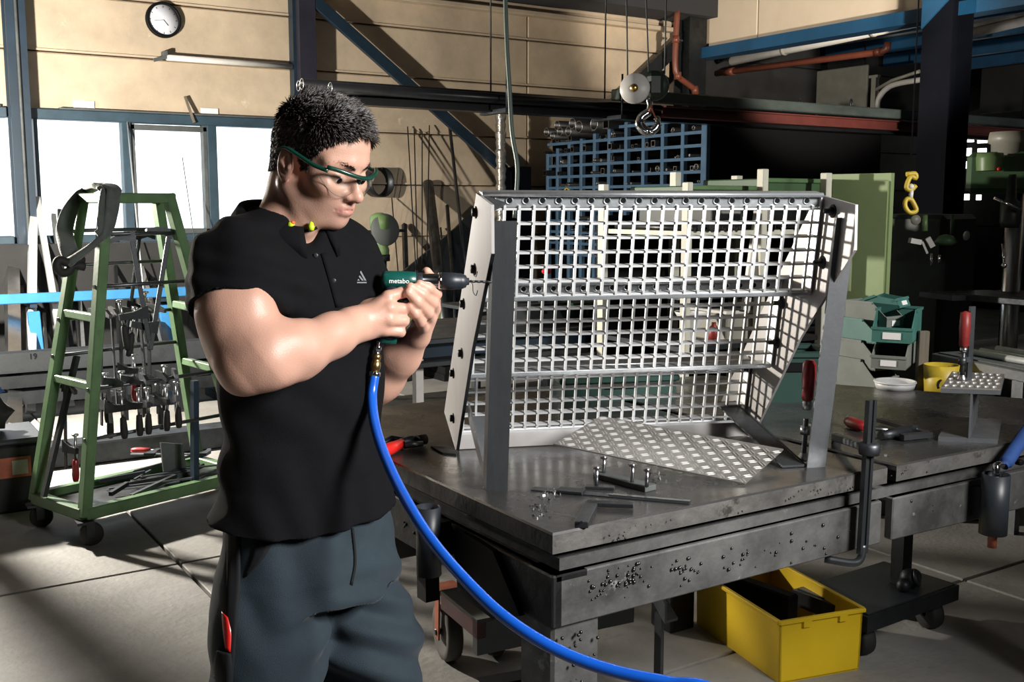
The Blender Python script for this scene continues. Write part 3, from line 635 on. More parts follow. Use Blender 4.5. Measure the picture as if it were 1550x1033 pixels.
# ================================================================== left: steel stock under the window
FY = 8.75
def fy(px, py, y=FY): return on_y(px, py, y)
t = thing('bar_stand', 'low bright blue steel stand holding upright bars under the window', 'stand', (1.6, FY, 0))
zr = fy(60, 451).z
wobj('rail', MB().box((1.2, FY, zr), (3.8, 0.05, 0.075), None, 0.006), 'bar_blue', t)
wobj('low_rail', MB().box((1.2, FY + 0.02, zr - 0.5), (3.8, 0.05, 0.05), None, 0.006), 'blue_steel', t)
for px in (52, 249):
    x = fy(px, 480).x
    wobj('leg', MB().bar((x + 0.02, FY - 0.04, 0), (x - 0.01, FY - 0.04, zr - 0.1), 0.085, 0.05, (0, 1, 0), 0.004), 'bar_blue', t); wobj('brace', MB().bar((x, FY, zr - 0.05), (x, WY - 0.1, zr - 0.05), 0.05, 0.05), 'blue_steel', t)
for a, b, r, m, lab in (
    ((18, 378), (19, 470), 0.045, 'bright_steel', 'wide flat bright bar standing at the left picture edge under the window'),
    ((36, 414), (36, 470), 0.011, 'galv_white', 'slim white bar between the wide flat bar and the tall white tube'),
    ((50, 314), (48, 470), 0.030, 'galv_white', 'tall white square tube standing against the left window'),
    ((56, 300), (84, 470), 0.022, 'galv_white', 'long white bar leaning to the left in front of the left window'),
    ((68, 388), (82, 470), 0.013, 'galvanised', 'short bright bar parallel to the long leaning white bar'),
    ((63, 426), (63, 470), 0.012, 'galv_white', 'short white bar standing behind the blue rail'),
    ((81, 325), (92, 390), 0.017, 'sash_grey', 'grey flat bar whose top shows beside the hanging sling'),
    ((90, 318), (97, 390), 0.017, 'dark_steel', 'dark flat bar next to the grey one beside the sling'),
    ((116, 400), (119, 470), 0.014, 'galvanised', 'bright bar showing between the left legs of the trolley'),
    ((113, 428), (113, 470), 0.013, 'galv_white', 'short white bar just left of the trolley leg'),
    ((203, 365), (232, 470), 0.016, 'galvanised', 'slim grey bar leaning behind the clamp trolley'),
    ((173, 360), (178, 470), 0.012, 'dark_steel', 'dark bar upright behind the clamp trolley'),
    ((196, 400), (208, 470), 0.03, 'sash_grey', 'wide grey flat bar leaning behind the clamp trolley'),
    ((222, 392), (240, 470), 0.02, 'raw_steel', 'grey steel bar leaning behind the right trolley leg'),
    ((8, 395), (6, 470), 0.02, 'raw_steel', 'grey bar cut by the left picture edge'),
    ((27, 372), (28, 420), 0.02, 'wood', 'beige strip standing behind the wide flat bar')):
    lean('steel_bar' if m != 'wood' else 'wooden_strip', a, b, r, m, lab, 'bar', sq=True, yb=FY + 0.12, yt=WY - 0.1)
lean('thin_rod', (192, 178), (208, 300), 0.006, 'galv_white', 'very thin pale rod leaning across the window mullion', yb=FY + 0.3)
lean('thin_rod', (276, 238), (302, 330), 0.004, 'sash_grey', 'hair-thin rod leaning across the middle window pane', yb=FY + 0.3)
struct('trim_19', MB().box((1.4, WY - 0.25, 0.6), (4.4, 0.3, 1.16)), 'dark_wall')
# long beams stacked on trestles along the wall
SY = 8.1
def sy(py, y=SY): return on_y(60, py, y).z
for i, (za, zb_, y, d, m, lab) in enumerate((
    (sy(560), sy(531), SY, 0.16, 'raw_steel', 'topmost long steel channel on the trestles by the wall'),
    (sy(581), sy(563), SY - 0.03, 0.2, 'dark_steel', 'middle long steel channel on the trestles, with a bright edge'),
    (sy(604), sy(585), SY - 0.06, 0.24, 'dark_steel', 'lowest long steel channel on the trestles by the wall'))):
    q = MB(); h = zb_ - za; x0, x1 = -2.5, 4.9
    q.prism([(x0, y - d / 2, za), (x0, y + d / 2, za), (x0, y + d / 2, zb_), (x0, y + d / 2 - 0.012, zb_), (x0, y + d / 2 - 0.012, za + 0.012), (x0, y - d / 2 + 0.012, za + 0.012), (x0, y - d / 2 + 0.012, zb_), (x0, y - d / 2, zb_)], (x1 - x0, 0, 0))
    o = solo('steel_channel', q, m, lab, 'channel')
    if i == 0: text_mesh('stock_number', '19', 0.055, 0.001, 'black', o, Matrix.Translation(V(on_y(50, 540, y - d / 2 - 0.003)) - o.location) @ Matrix.Rotation(PI / 2, 4, 'X'))
for x in (-0.6, 2.5, 4.4):
    solo('trestle', MB().box((x, SY - 0.05, 0.03), (0.12, 0.5, 0.06)).box((x, SY - 0.05, sy(604) - 0.03), (0.1, 0.5, 0.06)).box((x, SY + 0.12, sy(604) / 2), (0.08, 0.08, sy(604))).box((x, SY - 0.22, sy(604) / 2), (0.08, 0.08, sy(604))), 'dark_steel', {-0.6: 'dark trestle off the left edge under the long channels', 2.5: 'dark trestle behind the clamp trolley under the long channels', 4.4: 'dark trestle behind the worker under the long channels'}[x], 'trestle')
a = on_z(139, 704, 0); b = on_z(343, 681, 0)
solo('low_beam', MB().box(((0.55 + 5.2) / 2, a.y + 0.1, 0.065), (4.6, 0.2, 0.13), None, 0.01), 'dark_steel', 'long low dark beam lying on the floor behind the clamp trolley', 'beam')
t = thing('shadow_pole', 'dark pole added out of view at the left to cast shade across the floor', 'stand', (0.29, 6.1, 0))  # unseen pole, added only to cast the dark band on the floor
wobj('pole', MB().box((0.29, 6.1, 1.1), (0.07, 0.05, 2.2), None, 0.004), 'dark_steel', t); wobj('base', MB().box((0.27, 6.1, 0.015), (0.34, 0.34, 0.03), None, 0.005), 'dark_steel', t)
t = thing('shadow_pole', 'second dark pole added out of view at the left to cast floor shade', 'stand', (0.19, 6.1, 0))  # another unseen pole, added for a second band of floor shadow
wobj('pole', MB().box((0.195, 6.3, 1.1), (0.045, 0.05, 2.2), None, 0.004), 'dark_steel', t); wobj('base', MB().box((0.05, 6.36, 0.015), (0.34, 0.16, 0.03), None, 0.005), 'dark_steel', t)
# bundle at the left edge
p = on_z(16, 770, 0)
t = thing('tool_crate', 'dark crate with a reddish side at the left edge behind the trolley', 'crate', (p.x - 0.16, p.y + 0.1, 0))
wobj('body', MB().box((p.x - 0.16, p.y + 0.1, 0.17), (0.6, 0.4, 0.34), None, 0.015), 'black_rubber', t); wobj('side_panel', MB().box((p.x - 0.16, p.y - 0.105, 0.23), (0.5, 0.012, 0.10)), 'orange_rust', t)
wobj('label_plate', MB().box((p.x + 0.04, p.y - 0.112, 0.23), (0.07, 0.01, 0.07)), 'machine_beige', t); wobj('lid', MB().box((p.x - 0.16, p.y + 0.1, 0.355), (0.64, 0.44, 0.03), None, 0.01), 'chuck_black', t)
def lump(name, c, r, sc, m, label, cat, amp=0.25, seed=1):
    q = MB().ball((0, 0, 0), 1, 14); rr = random.Random(seed); ph = [rr.random() * 6 for _ in range(6)]
    for i, v in enumerate(q.v):
        v = V(v); k = 1 + amp * (sin(v.x * 4 + ph[0]) * sin(v.y * 5 + ph[1]) + 0.5 * sin(v.z * 9 + ph[2] + v.x * 6))
        q.v[i] = (c[0] + v.x * r * sc[0] * k, c[1] + v.y * r * sc[1] * k, c[2] + max(v.z, -0.7) * r * sc[2] * k)
    return solo(name, q, m, label, cat)
lump('dark_bag', (p.x - 0.18, p.y + 0.1, 0.47), 0.14, (1.5, 1, 0.85), 'black_rubber', 'black crumpled bag on the crate at the left edge', 'bag', 0.18, 3)
lump('blue_cloth', (p.x - 0.16, p.y + 0.08, 0.605), 0.115, (1.4, 1.0, 0.5), 'cloth_blue', 'crumpled blue cloth lying on the black bag', 'cloth', 0.3, 5)
# ================================================================== green A-frame clamp trolley
Bf = V((0.867, 4.83, 0.0)); LA = rad(19.0); Lx = V((cos(LA), sin(LA), 0)); Sx = V((-sin(LA), cos(LA), 0))
def cw(l, s, z): return Bf + Lx * l + Sx * s + V((0, 0, z))
cart = thing('clamp_trolley', 'green A-frame trolley on castors hung with clamps', 'trolley', tuple(Bf))
cp = lambda n, mb, m='green_paint', **k: wobj(n, mb, m, cart, **k)
W = 0.43
ZT, ZB = 1.55, 0.13
legs = {'B': ((0.0, 0), (0.215, 0.06)), 'D': ((0.88, 0), (0.53, 0.06)), 'A': ((0.0, W), (0.29, W - 0.05)), 'C': ((0.90, W), (0.68, W - 0.05))}
def lp(k, z):
    (l0, s0), (l1, s1) = legs[k]; f = (z - ZB) / (ZT - ZB); return cw(l0 + (l1 - l0) * f, s0 + (s1 - s0) * f, z)
for k in legs: cp('leg', MB().bar(lp(k, ZB), lp(k, ZT), 0.048, 0.048, Lx, 0.005))
cp('top_bar', MB().bar(lp('B', ZT - 0.02) - Lx * 0.02, lp('D', ZT - 0.02) + Lx * 0.025, 0.046, 0.046, (0, 0, 1), 0.005))
cp('top_bar', MB().bar(lp('A', ZT - 0.02) - Lx * 0.02, lp('C', ZT - 0.02) + Lx * 0.02, 0.046, 0.046, (0, 0, 1), 0.005))
cp('end_bar', MB().bar(lp('A', ZT - 0.02), lp('B', ZT - 0.02), 0.044, 0.044, (0, 0, 1), 0.005)); cp('end_bar', MB().bar(lp('C', ZT - 0.02), lp('D', ZT - 0.02), 0.044, 0.044, (0, 0, 1), 0.005))
for z in (1.0, 0.70):
    cp('cross_bar', MB().bar(lp('A', z), lp('B', z), 0.032, 0.036, (0, 0, 1), 0.004)); cp('cross_bar', MB().bar(lp('C', z), lp('D', z), 0.032, 0.036, (0, 0, 1), 0.004))
for a, b in (('A', 'B'), ('B', 'D'), ('D', 'C'), ('C', 'A')): cp('base_bar', MB().bar(lp(a, ZB + 0.015), lp(b, ZB + 0.015), 0.05, 0.055, (0, 0, 1), 0.005))
cp('tray', MB().prism([lp('A', ZB + 0.0), lp('B', ZB + 0.0), lp('D', ZB + 0.0), lp('C', ZB + 0.0)], (0, 0, 0.008)), 'dark_steel', label='dark base tray')
rods = []
for a, b, zs_ in (('B', 'D', (1.37, 1.14, 0.69, 0.47)), ('A', 'C', (1.38, 1.22, 0.97, 0.80))):
    for z in zs_:
        p0, p1 = lp(a, z), lp(b, z); rods.append((p0, p1)); cp('hanging_rod', MB().cyl(p0 - Lx * 0.03, p1 + Lx * 0.03, 0.009, n=8), 'raw_steel')
for k in legs:
    c = lp(k, ZB - 0.02); cs = wobj('caster', MB().box(c + V((0, 0, 0.0)), (0.07, 0.07, 0.012)).box(c + V((0.022, 0.02, -0.035)), (0.035, 0.006, 0.07)).box(c + V((0.022, -0.02, -0.035)), (0.035, 0.006, 0.07)), 'dark_steel', cart)
    w = c + V((0.028, 0, 0)); w.z = 0.0525
    ww = MB().lathe([(0.008, -0.018), (0.045, -0.018), (0.0515, -0.011), (0.0515, 0.011), (0.045, 0.018), (0.008, 0.018)], w, (0.15, 1, 0), 20)
    obj('wheel', shift(ww, cart.location), 'black_rubber', cs)
# clamps
def clamp_meshes(L, arm, slide, hl, hm):
    b = MB().box((0, 0, -L / 2), (0.022, 0.008, L), None, 0.002)
    j = MB().prism([(-0.016, -0.008, 0.02), (arm * 0.6, -0.008, 0.016), (arm + 0.012, -0.008, -0.004), (arm + 0.012, -0.008, -0.022), (arm * 0.5, -0.008, -0.012), (-0.016, -0.008, -0.03)], (0, 0.016, 0))
    sj = MB().prism([(-0.018, -0.009, -slide + 0.03), (arm * 0.5, -0.009, -slide + 0.012), (arm + 0.014, -0.009, -slide + 0.012), (arm + 0.014, -0.009, -slide - 0.016), (-0.018, -0.009, -slide - 0.03)], (0, 0.018, 0))
    sp = MB().cyl((arm, 0, -slide + 0.07), (arm, 0, -slide - 0.05), 0.007, n=10).lathe([(0.006, 0.0), (0.016, 0.004), (0.016, 0.012), (0, 0.014)], (arm, 0, -slide + 0.066), (0, 0, 1), 12)
    hd = MB().lathe([(0.009, 0), (0.013, 0.004), (0.015, 0.03), (0.017, 0.07), (0.0155, hl - 0.02), (0.012, hl - 0.004), (0, hl)], (arm, 0, -slide - 0.045), (0, 0, -1), 12)
    out = []
    for n, q, m in (('bar', b, 'raw_steel'), ('fixed_jaw', j, 'raw_steel'), ('sliding_jaw', sj, 'dark_steel'), ('spindle', sp, 'bright_steel'), ('handle', hd, hm)):
        me = q.mesh(n); me.materials.append(MATS[m]); out.append((n, me))
    return out
CLS = [clamp_meshes(0.50, 0.10, 0.36, 0.12, 'black_rubber'), clamp_meshes(0.40, 0.085, 0.29, 0.11, 'red_handle'), clamp_meshes(0.56, 0.10, 0.45, 0.11, 'black_rubber'), clamp_meshes(0.19, 0.07, 0.115, 0.10, 'black_rubber')]
def clamp(kind, loc, rot, label, group=None):
    c = thing('bar_clamp', label, 'clamp', tuple(loc), group=group, rot=rot)
    for n, me in CLS[kind]: link(n, me, None, c)
    return c
ords = ['first', 'second', 'third', 'fourth', 'fifth', 'sixth', 'seventh', 'eighth']
p0, p1 = lp('A', 0.97), lp('C', 0.97)
for i in range(7):
    q = p0.lerp(p1, 0.22 + 0.085 * i); k = (0, 2, 0, 1, 0, 2, 0)[i]
    clamp(k, q + V((0, 0, 0.022)) - Sx * 0.016, (rad(rnd.uniform(-2, 2)), rad(rnd.uniform(-3, 3)), LA - PI / 2 + rad(rnd.uniform(-14, 14))), ords[i] + ' clamp from the left hanging from the middle rod of the trolley')
p0, p1 = lp('B', 0.69), lp('D', 0.69)
for i in range(5):
    q = p0.lerp(p1, 0.12 + 0.13 * i)
    clamp(3, q + V((0, 0, 0.022)) + Sx * 0.012, (0, rad(rnd.uniform(-4, 4)), LA - PI / 2 + rad(rnd.uniform(-25, 25))), ords[i] + ' clamp from the left in the lower near row on the trolley')
for i in range(5):
    f = 0.25 + i * 0.15; q = lp('D', 1.15 - 0.16 * i) + Lx * (0.05 + 0.012 * i) - Sx * 0.02
    clamp((0, 2, 0, 1, 0)[i], q, (0, rad(-13), LA - rad(20) + rad(rnd.uniform(-25, 25))), ords[i] + ' clamp from the top slanting beside the right trolley leg')
clamp(1, lp('A', 0.66) + Lx * 0.03 - Sx * 0.05, (0, rad(4), LA - PI / 2), 'clamp with red handle hanging between the left legs of the trolley')
clamp(0, lp('A', 1.36) + Lx * 0.30 - Sx * 0.05, (rad(8), rad(5), LA + rad(20)), 'dark clamp hanging highest inside the trolley, from the top rod')
clamp(0, lp('B', 1.36) + Lx * 0.14 - Sx * 0.0, (rad(-6), rad(8), LA + rad(160)), 'clamp hanging from the near top rod, behind the sling')
clamp(2, lp('D', 1.37) - Lx * 0.03 + Sx * 0.03, (rad(0), rad(-12), LA + rad(170)), 'long clamp hanging from the near top rod by the right leg')
# offcuts and clamps on the tray
for i in range(16):
    l = rnd.uniform(0.12, 0.4); c = cw(rnd.uniform(0.16, 0.74), rnd.uniform(0.08, 0.35), 0); a = LA + rnd.uniform(-0.7, 0.7); z = ZB + 0.012 + 0.014 * (i // 4)
    d = V((cos(a), sin(a), 0)) * l / 2; w = rnd.choice((0.012, 0.02, 0.03)); h = rnd.choice((0.008, 0.012, 0.02))
    solo('steel_offcut', MB().bar(c - d + V((0, 0, z + h / 2)), c + d + V((0, 0, z + h / 2 + rnd.uniform(0, 0.02))), w, h, ch=0.001), rnd.choice(('raw_steel', 'dark_steel', 'raw_steel')), 'steel offcut lying in the clutter on the trolley tray', 'offcut', group='offcuts on the trolley tray')
c = cw(0.62, 0.22, ZB + 0.06)
solo('steel_plate', MB().prism([c + Lx * -0.07, c + Lx * 0.06 + V((0, 0, -0.01)), c + Lx * 0.045 + V((0, 0, 0.12)), c + Lx * -0.08 + V((0, 0, 0.15))], Sx * 0.01), 'sash_grey', 'grey plate standing upright on the trolley tray', 'plate')
clamp(1, cw(0.80, 0.24, ZB + 0.10), (rad(88), 0, LA + rad(30)), 'red-handled clamp lying at the right end of the trolley tray')
solo('steel_pole', MB().bar(cw(0.60, 0.04, ZB + 0.02), lp('D', 0.66) - Lx * 0.14, 0.03, 0.03, Lx), 'blue_steel', 'short bluish bar leaning from the tray to the low rod', 'bar')
solo('steel_pole', MB().bar(cw(-0.03, W - 0.14, ZB + 0.05), lp('A', 0.80) + Lx * 0.05 - Sx * 0.08, 0.03, 0.02, Lx), 'dark_steel', 'long dark bar leaning between the left trolley legs', 'bar')
# sling over the trolley top
def ribbon(pts, wv, th, n=8):
    pts = smooth_path(pts, n); q = MB(); m = len(pts); vs = []
    for i, p in enumerate(pts):
        t = (pts[min(i + 1, m - 1)] - pts[max(i - 1, 0)]).normalized(); w = V(wv(i / (m - 1))); w = (w - t * w.dot(t)); l = w.length; w = w.normalized(); nn = t.cross(w)
        for a, b in ((-1, -0.3), (-0.7, -1), (0.7, -1), (1, -0.3), (1, 0.3), (0.7, 1), (0.1, 0.35), (-0.7, 1), (-1, 0.3)): vs.append(p + w * a * l + nn * b * th)
    k = 9
    fs = [[i * k + j, i * k + (j + 1) % k, (i + 1) * k + (j + 1) % k, (i + 1) * k + j] for i in range(m - 1) for j in range(k)]
    return q.add(vs, fs + [list(range(k))[::-1], [(m - 1) * k + j for j in range(k)]], True)
def dcart(px, py, s): return on_p(px, py, Bf + Sx * s, Sx)
t = thing('lifting_sling', 'grey webbing sling slung over the top left corner of the green trolley', 'sling', tuple(dcart(110, 400, 0)))
rl = lambda k: Lx * 0.032 + Sx * 0.01
wobj('strap', ribbon([dcart(163, 287, 0.0), dcart(150, 281, 0.2), dcart(137, 286, W), dcart(122, 296, W - 0.02), dcart(106, 320, W - 0.1), dcart(98, 350, W - 0.16), dcart(103, 375, 0.1), dcart(110, 395, 0.0), dcart(108, 402, -0.02)], lambda k: Lx * 0.052 + Sx * 0.02, 0.012), 'strap_grey', t)
wobj('strap', ribbon([dcart(150, 281, 0.1), dcart(170, 286, -0.01), dcart(171, 300, -0.035), dcart(168, 325, -0.04), dcart(160, 352, -0.045), dcart(140, 372, -0.05), dcart(115, 390, -0.05), dcart(100, 400, -0.04)], lambda k: Lx * 0.042 + V((0, 0, 0.034 * k)) + Sx * 0.015, 0.014), 'strap_grey', t)
wobj('strap', ribbon([dcart(158, 283, 0.12), dcart(160, 290, -0.01), dcart(157, 315, -0.045), dcart(155, 345, -0.05), dcart(148, 356, -0.05)], lambda k: Lx * 0.032 + Sx * 0.015, 0.010), 'strap_grey', t)
wobj('end_loop', MB().tube(smooth_path([dcart(125, 392, -0.04), dcart(105, 398, -0.05), dcart(90, 394, -0.04), dcart(86, 403, -0.04), dcart(93, 413, -0.04), dcart(104, 411, -0.04), dcart(110, 402, -0.04), dcart(128, 404, -0.05)], 5), 0.019, 8), 'black_rubber', t)
# ================================================================== behind the table, centre
BYc = 5.6
a, b = on_z(610, 527, 0.74), on_z(1010, 530, 0.74)
t = thing('work_bench', 'low grey steel bench with thin legs behind the worker and stair', 'bench', (a.x, a.y, 0))
yb = a.y; q = MB().box(((a.x + 6.4) / 2 - 0.3, yb + 0.45, 0.76), (6.4 - a.x + 0.6, 0.9, 0.03), None, 0.004)
wobj('bench_top', q, 'raw_steel', t); wobj('front_rail', MB().box(((a.x + 6.4) / 2 - 0.3, yb, 0.705), (6.4 - a.x + 0.6, 0.04, 0.06), None, 0.004), 'blue_steel', t); wobj('front_rail', MB().box(((a.x + 6.4) / 2 - 0.3, yb - 0.05, 0.65), (6.4 - a.x + 0.6, 0.06, 0.03), None, 0.004), 'raw_steel', t)
for x in (on_y(635, 560, yb).x, on_y(833, 560, yb).x, 5.6): wobj('leg', MB().box((x, yb + 0.02, 0.36), (0.045, 0.045, 0.72)), 'white_metal' if x < 3 else 'raw_steel', t); wobj('leg', MB().box((x, yb + 0.85, 0.36), (0.045, 0.045, 0.72)), 'raw_steel', t)
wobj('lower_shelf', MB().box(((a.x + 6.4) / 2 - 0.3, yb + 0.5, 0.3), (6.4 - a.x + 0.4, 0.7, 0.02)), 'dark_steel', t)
for i, (l, y, r, lab) in enumerate(((3.2, 0.12, 0.03, 'thick grey tube lying on the low bench shelf'), (2.8, 0.22, 0.02, 'thin grey tube lying on the low bench shelf'))):
    solo('steel_tube', MB().hollow((a.x + 0.1, yb + 0.1 + y, 0.312 + r), (a.x + 0.1 + l, yb + 0.1 + y, 0.312 + r), r, r * 0.8, 14), 'raw_steel', lab, 'tube')
# upside-down machine case with the maker's word
p = on_y(935, 505, yb + 0.22); zc = on_y(930, 456, yb + 0.22).z
xl, xr = on_y(868, 480, yb + 0.22).x, on_y(1003, 480, yb + 0.22).x
t = thing('machine_case', 'dark green tool case standing upside down on the low bench, lettering inverted', 'case', ((xl + xr) / 2, yb + 0.36, 0.775))
wobj('body', MB().box(((xl + xr) / 2, yb + 0.38, (zc + 0.775) / 2), (xr - xl, 0.3, zc - 0.775), None, 0.012), 'crate_green', t)
wobj('lid_band', MB().box(((xl + xr) / 2, yb + 0.225, 0.80), (xr - xl - 0.03, 0.012, 0.03)), 'machine_dark', t); wobj('latch', MB().box(((xl + xr) / 2 + 0.1, yb + 0.225, 0.83), (0.05, 0.02, 0.05)), 'machine_dark', t)
tp = on_y(926, 473, yb + 0.224); wd = abs(on_y(886, 473, yb + 0.224).x - on_y(966, 473, yb + 0.224).x)
text_mesh('lettering', 'metabo', wd / 3.15, 0.001, 'text_grey', t, Matrix.Translation(tp - t.location) @ Matrix.Rotation(PI, 4, 'Y') @ Matrix.Rotation(PI / 2, 4, 'X'))
q = on_y(815, 470, yb + 0.5)
t = thing('sheet_stand', 'grey sheet metal stand on the low bench beside the dark case', 'stand', (q.x, yb + 0.4, 0.775))
wobj('plate', MB().prism([(q.x - 0.3, yb + 0.3, 0.775), (q.x + 0.16, yb + 0.3, 0.775), (q.x + 0.14, yb + 0.44, 0.92), (q.x - 0.3, yb + 0.44, 0.92)], (0, 0.015, 0)), 'sash_grey', t)
wobj('rail', MB().bar((q.x - 0.3, yb + 0.45, 0.99), (q.x + 0.14, yb + 0.45, 0.955), 0.03, 0.03), 'white_metal', t)
for dx in (-0.28, 0.1): wobj('upright', MB().bar((q.x + dx, yb + 0.44, 0.775), (q.x + dx + 0.03, yb + 0.45, 0.98), 0.02, 0.02), 'raw_steel', t)
for px, py, lab in ((827, 411, 'small red tool head seen through the upper grating'), (935, 442, 'red strip seen through the middle grating')):
    p = on_y(px, py, yb + 0.5)
    solo('red_tool', MB().box(p, (0.06 if px < 900 else 0.26, 0.04, 0.03), None, 0.01), 'bright_red', lab, 'tool')
solo('stock_shelf', MB().box((on_y(880, 440, yb + 0.5).x, yb + 0.5, on_y(880, 449, yb + 0.5).z - 0.02), (1.9, 0.4, 0.02)).box((on_y(805, 440, yb + 0.5).x, yb + 0.5, 0.9), (0.03, 0.3, 0.27)).box((on_y(1005, 440, yb + 0.5).x, yb + 0.5, 0.9), (0.03, 0.3, 0.27)), 'dark_steel', 'dark shelf standing on the low bench behind the gratings', 'shelf')
# cream-posted stock shelving with green boxes, right of centre
QY = 4.1
def qy(px, py, y=QY): return on_y(px, py, y)
t = thing('stock_shelving', 'cream-posted steel shelving with dark shelves behind the stair', 'shelving', (qy(1150, 400).x, QY, 0))
for px, top, w in ((1041, 276, 0.034), (1155, 256, 0.042), (1251, 262, 0.046)):
    p = qy(px, top); wobj('post', MB().box((p.x, QY, p.z / 2), (w, 0.05, p.z), None, 0.004), 'post_cream', t); wobj('post', MB().box((p.x, QY + 0.7, p.z / 2), (w, 0.05, p.z)), 'post_cream', t)
wobj('diagonal_brace', MB().bar(qy(1128, 470, QY + 0.03), qy(1151, 296, QY + 0.03), 0.05, 0.02, (0, 1, 0)), 'white_metal', t)
xa, xb = qy(1041, 350).x, qy(1251, 350).x
for py in (352, 445, 520):
    z = qy(1150, py).z; wobj('shelf', MB().box(((xa + xb) / 2, QY + 0.36, z), (xb - xa, 0.72, 0.025)), 'post_cream' if py == 352 else 'dark_steel', t)
wobj('dark_back', MB().box(((xa + xb) / 2, QY + 0.76, 0.72), (xb - xa, 0.02, 1.44)), 'black', t)
zt2 = qy(1200, 289).z
for px0, px1, py0, py1, m, lab in ((1162, 1249, 270, 310, 'deep_green', 'dark green box on top of the shelving, left of the light green panel'), (1048, 1150, 281, 312, 'deep_green', 'dark green box with an olive rim on the shelving behind the stair top')):
    a, b = qy(px0, py0, QY + 0.1), qy(px1, py1, QY + 0.1); tt = thing('steel_box', lab, 'box', ((a.x + b.x) / 2, QY + 0.3, b.z))
    wobj('body', MB().box(((a.x + b.x) / 2, QY + 0.38, (a.z + b.z) / 2), (b.x - a.x - 0.02, 0.5, a.z - b.z), None, 0.006), m, tt); wobj('rim', MB().box(((a.x + b.x) / 2, QY + 0.125, a.z - 0.01), (b.x - a.x, 0.02, 0.025), None, 0.004), 'green_paint', tt)
    z0 = b.z
    for fx_ in (a.x + 0.05, b.x - 0.05): wobj('foot', MB().box((fx_, QY + 0.38, (z0 + qy(1150, 352).z) / 2), (0.03, 0.4, z0 - qy(1150, 352).z - 0.026)), 'machine_dark', tt)
zsh = qy(1150, 352).z + 0.0127
seqc = [0] * 4
def seqn(kd):
    seqc[kd] += 1
    return ords[seqc[kd] - 1] + ' ' + ['round tube', 'square tube', 'angle bar', 'solid bar'][kd] + ' end from the left on the cream-posted shelving'
for px, r, kd in ((1054, 0.016, 0), (1064, 0.018, 3), (1073, 0.014, 1), (1082, 0.022, 3), (1090, 0.02, 0), (1100, 0.014, 0), (1110, 0.018, 0), (1118, 0.015, 0), (1126, 0.014, 0), (1170, 0.02, 2), (1180, 0.014, 2), (1193, 0.024, 1), (1214, 0.016, 3), (1232, 0.02, 0)):
    p = qy(px, 345, QY - 0.05); q = MB()
    if kd == 0: q.hollow((p.x, QY - 0.03, zsh + r), (p.x, QY + 0.6, zsh + r), r, r * 0.8, 14)
    elif kd == 3: q.cyl((p.x, QY - 0.03, zsh + r), (p.x, QY + 0.6, zsh + r), r, n=12)
    elif kd == 2: q.angle((p.x - r, QY - 0.03, zsh), (p.x - r, QY + 0.6, zsh), 2 * r, 2 * r, 0.006, (0, 0, 1), (1, 0, 0))
    else:
        for a, b in ((0, 1), (1, 2), (2, 3), (3, 0)):
            f = lambda k, s: V((p.x + cos(k * PI / 2) * s, QY - 0.03, zsh + r + sin(k * PI / 2) * s)); q.prism([f(a, r), f(b, r), f(b, r * 0.78), f(a, r * 0.78)], (0, 0.6, 0))
    solo(['round_tube', 'square_tube', 'angle_bar', 'round_bar'][kd], q, 'pipe_stock', seqn(kd), 'tube' if kd < 2 else 'bar', group='stock on the cream-posted shelving, ' + ['round tubes', 'square tubes', 'angles', 'bars'][kd])
zl = qy(1150, 520).z + 0.013
p = qy(1075, 500); solo('funnel', MB().lathe([(0.012, 0), (0.02, 0.05), (0.085, 0.16), (0.09, 0.17), (0.08, 0.165), (0.015, 0.06)], (p.x, QY + 0.15, zl)), 'white_plastic', 'off-white funnel on the lower shelf behind the grating', 'funnel')
p = qy(1130, 500); tt = thing('grey_box', 'pale grey box on the lower shelf behind the grating', 'box', (p.x, QY + 0.2, zl)); wobj('body', MB().box((p.x, QY + 0.2, zl + 0.075), (0.2, 0.3, 0.15), None, 0.008), 'machine_beige', tt); wobj('lid', MB().box((p.x, QY + 0.2, zl + 0.16), (0.21, 0.31, 0.02), None, 0.005), 'white_metal', tt)
p = qy(1088, 505); solo('red_can', MB().lathe([(0, 0), (0.03, 0), (0.03, 0.08), (0.012, 0.10), (0.012, 0.115), (0, 0.115)], (p.x + 0.02, QY + 0.06, zl)), 'red_paint', 'small red can beside the funnel behind the grating', 'can')
# light green panel right of the shelving
p0, p1 = on_d(1260, 264, 6.1), on_d(1349, 266, 5.85)
t = thing('locker', 'tall light green locker standing right of the shelving', 'locker', ((p0.x + p1.x) / 2, (p0.y + p1.y) / 2, 0))
d = (p1 - p0); d.z = 0; n_ = V((-d.y, d.x, 0)).normalized(); n_ = n_ if n_.dot(p0) > 0 else -n_
zt3 = p0.z
wobj('body', MB().prism([V((p0.x, p0.y, 0)) , V((p1.x, p1.y, 0)), V((p1.x, p1.y, zt3)), V((p0.x, p0.y, zt3))], n_ * 0.04), 'locker_green', t)
wobj('door', MB().prism([p0 + d * 0.03 + V((0, 0, -0.03)), p1 - d * 0.03 + V((0, 0, -0.03)), V((*(p1 - d * 0.03).xy, 0.08)), V((*(p0 + d * 0.03).xy, 0.08))], -n_ * 0.014), 'locker_green', t)
wobj('handle', MB().box(p0 + d * 0.86 + V((0, 0, -0.75)) - n_ * 0.025, (0.02, 0.02, 0.1)), 'machine_dark', t)
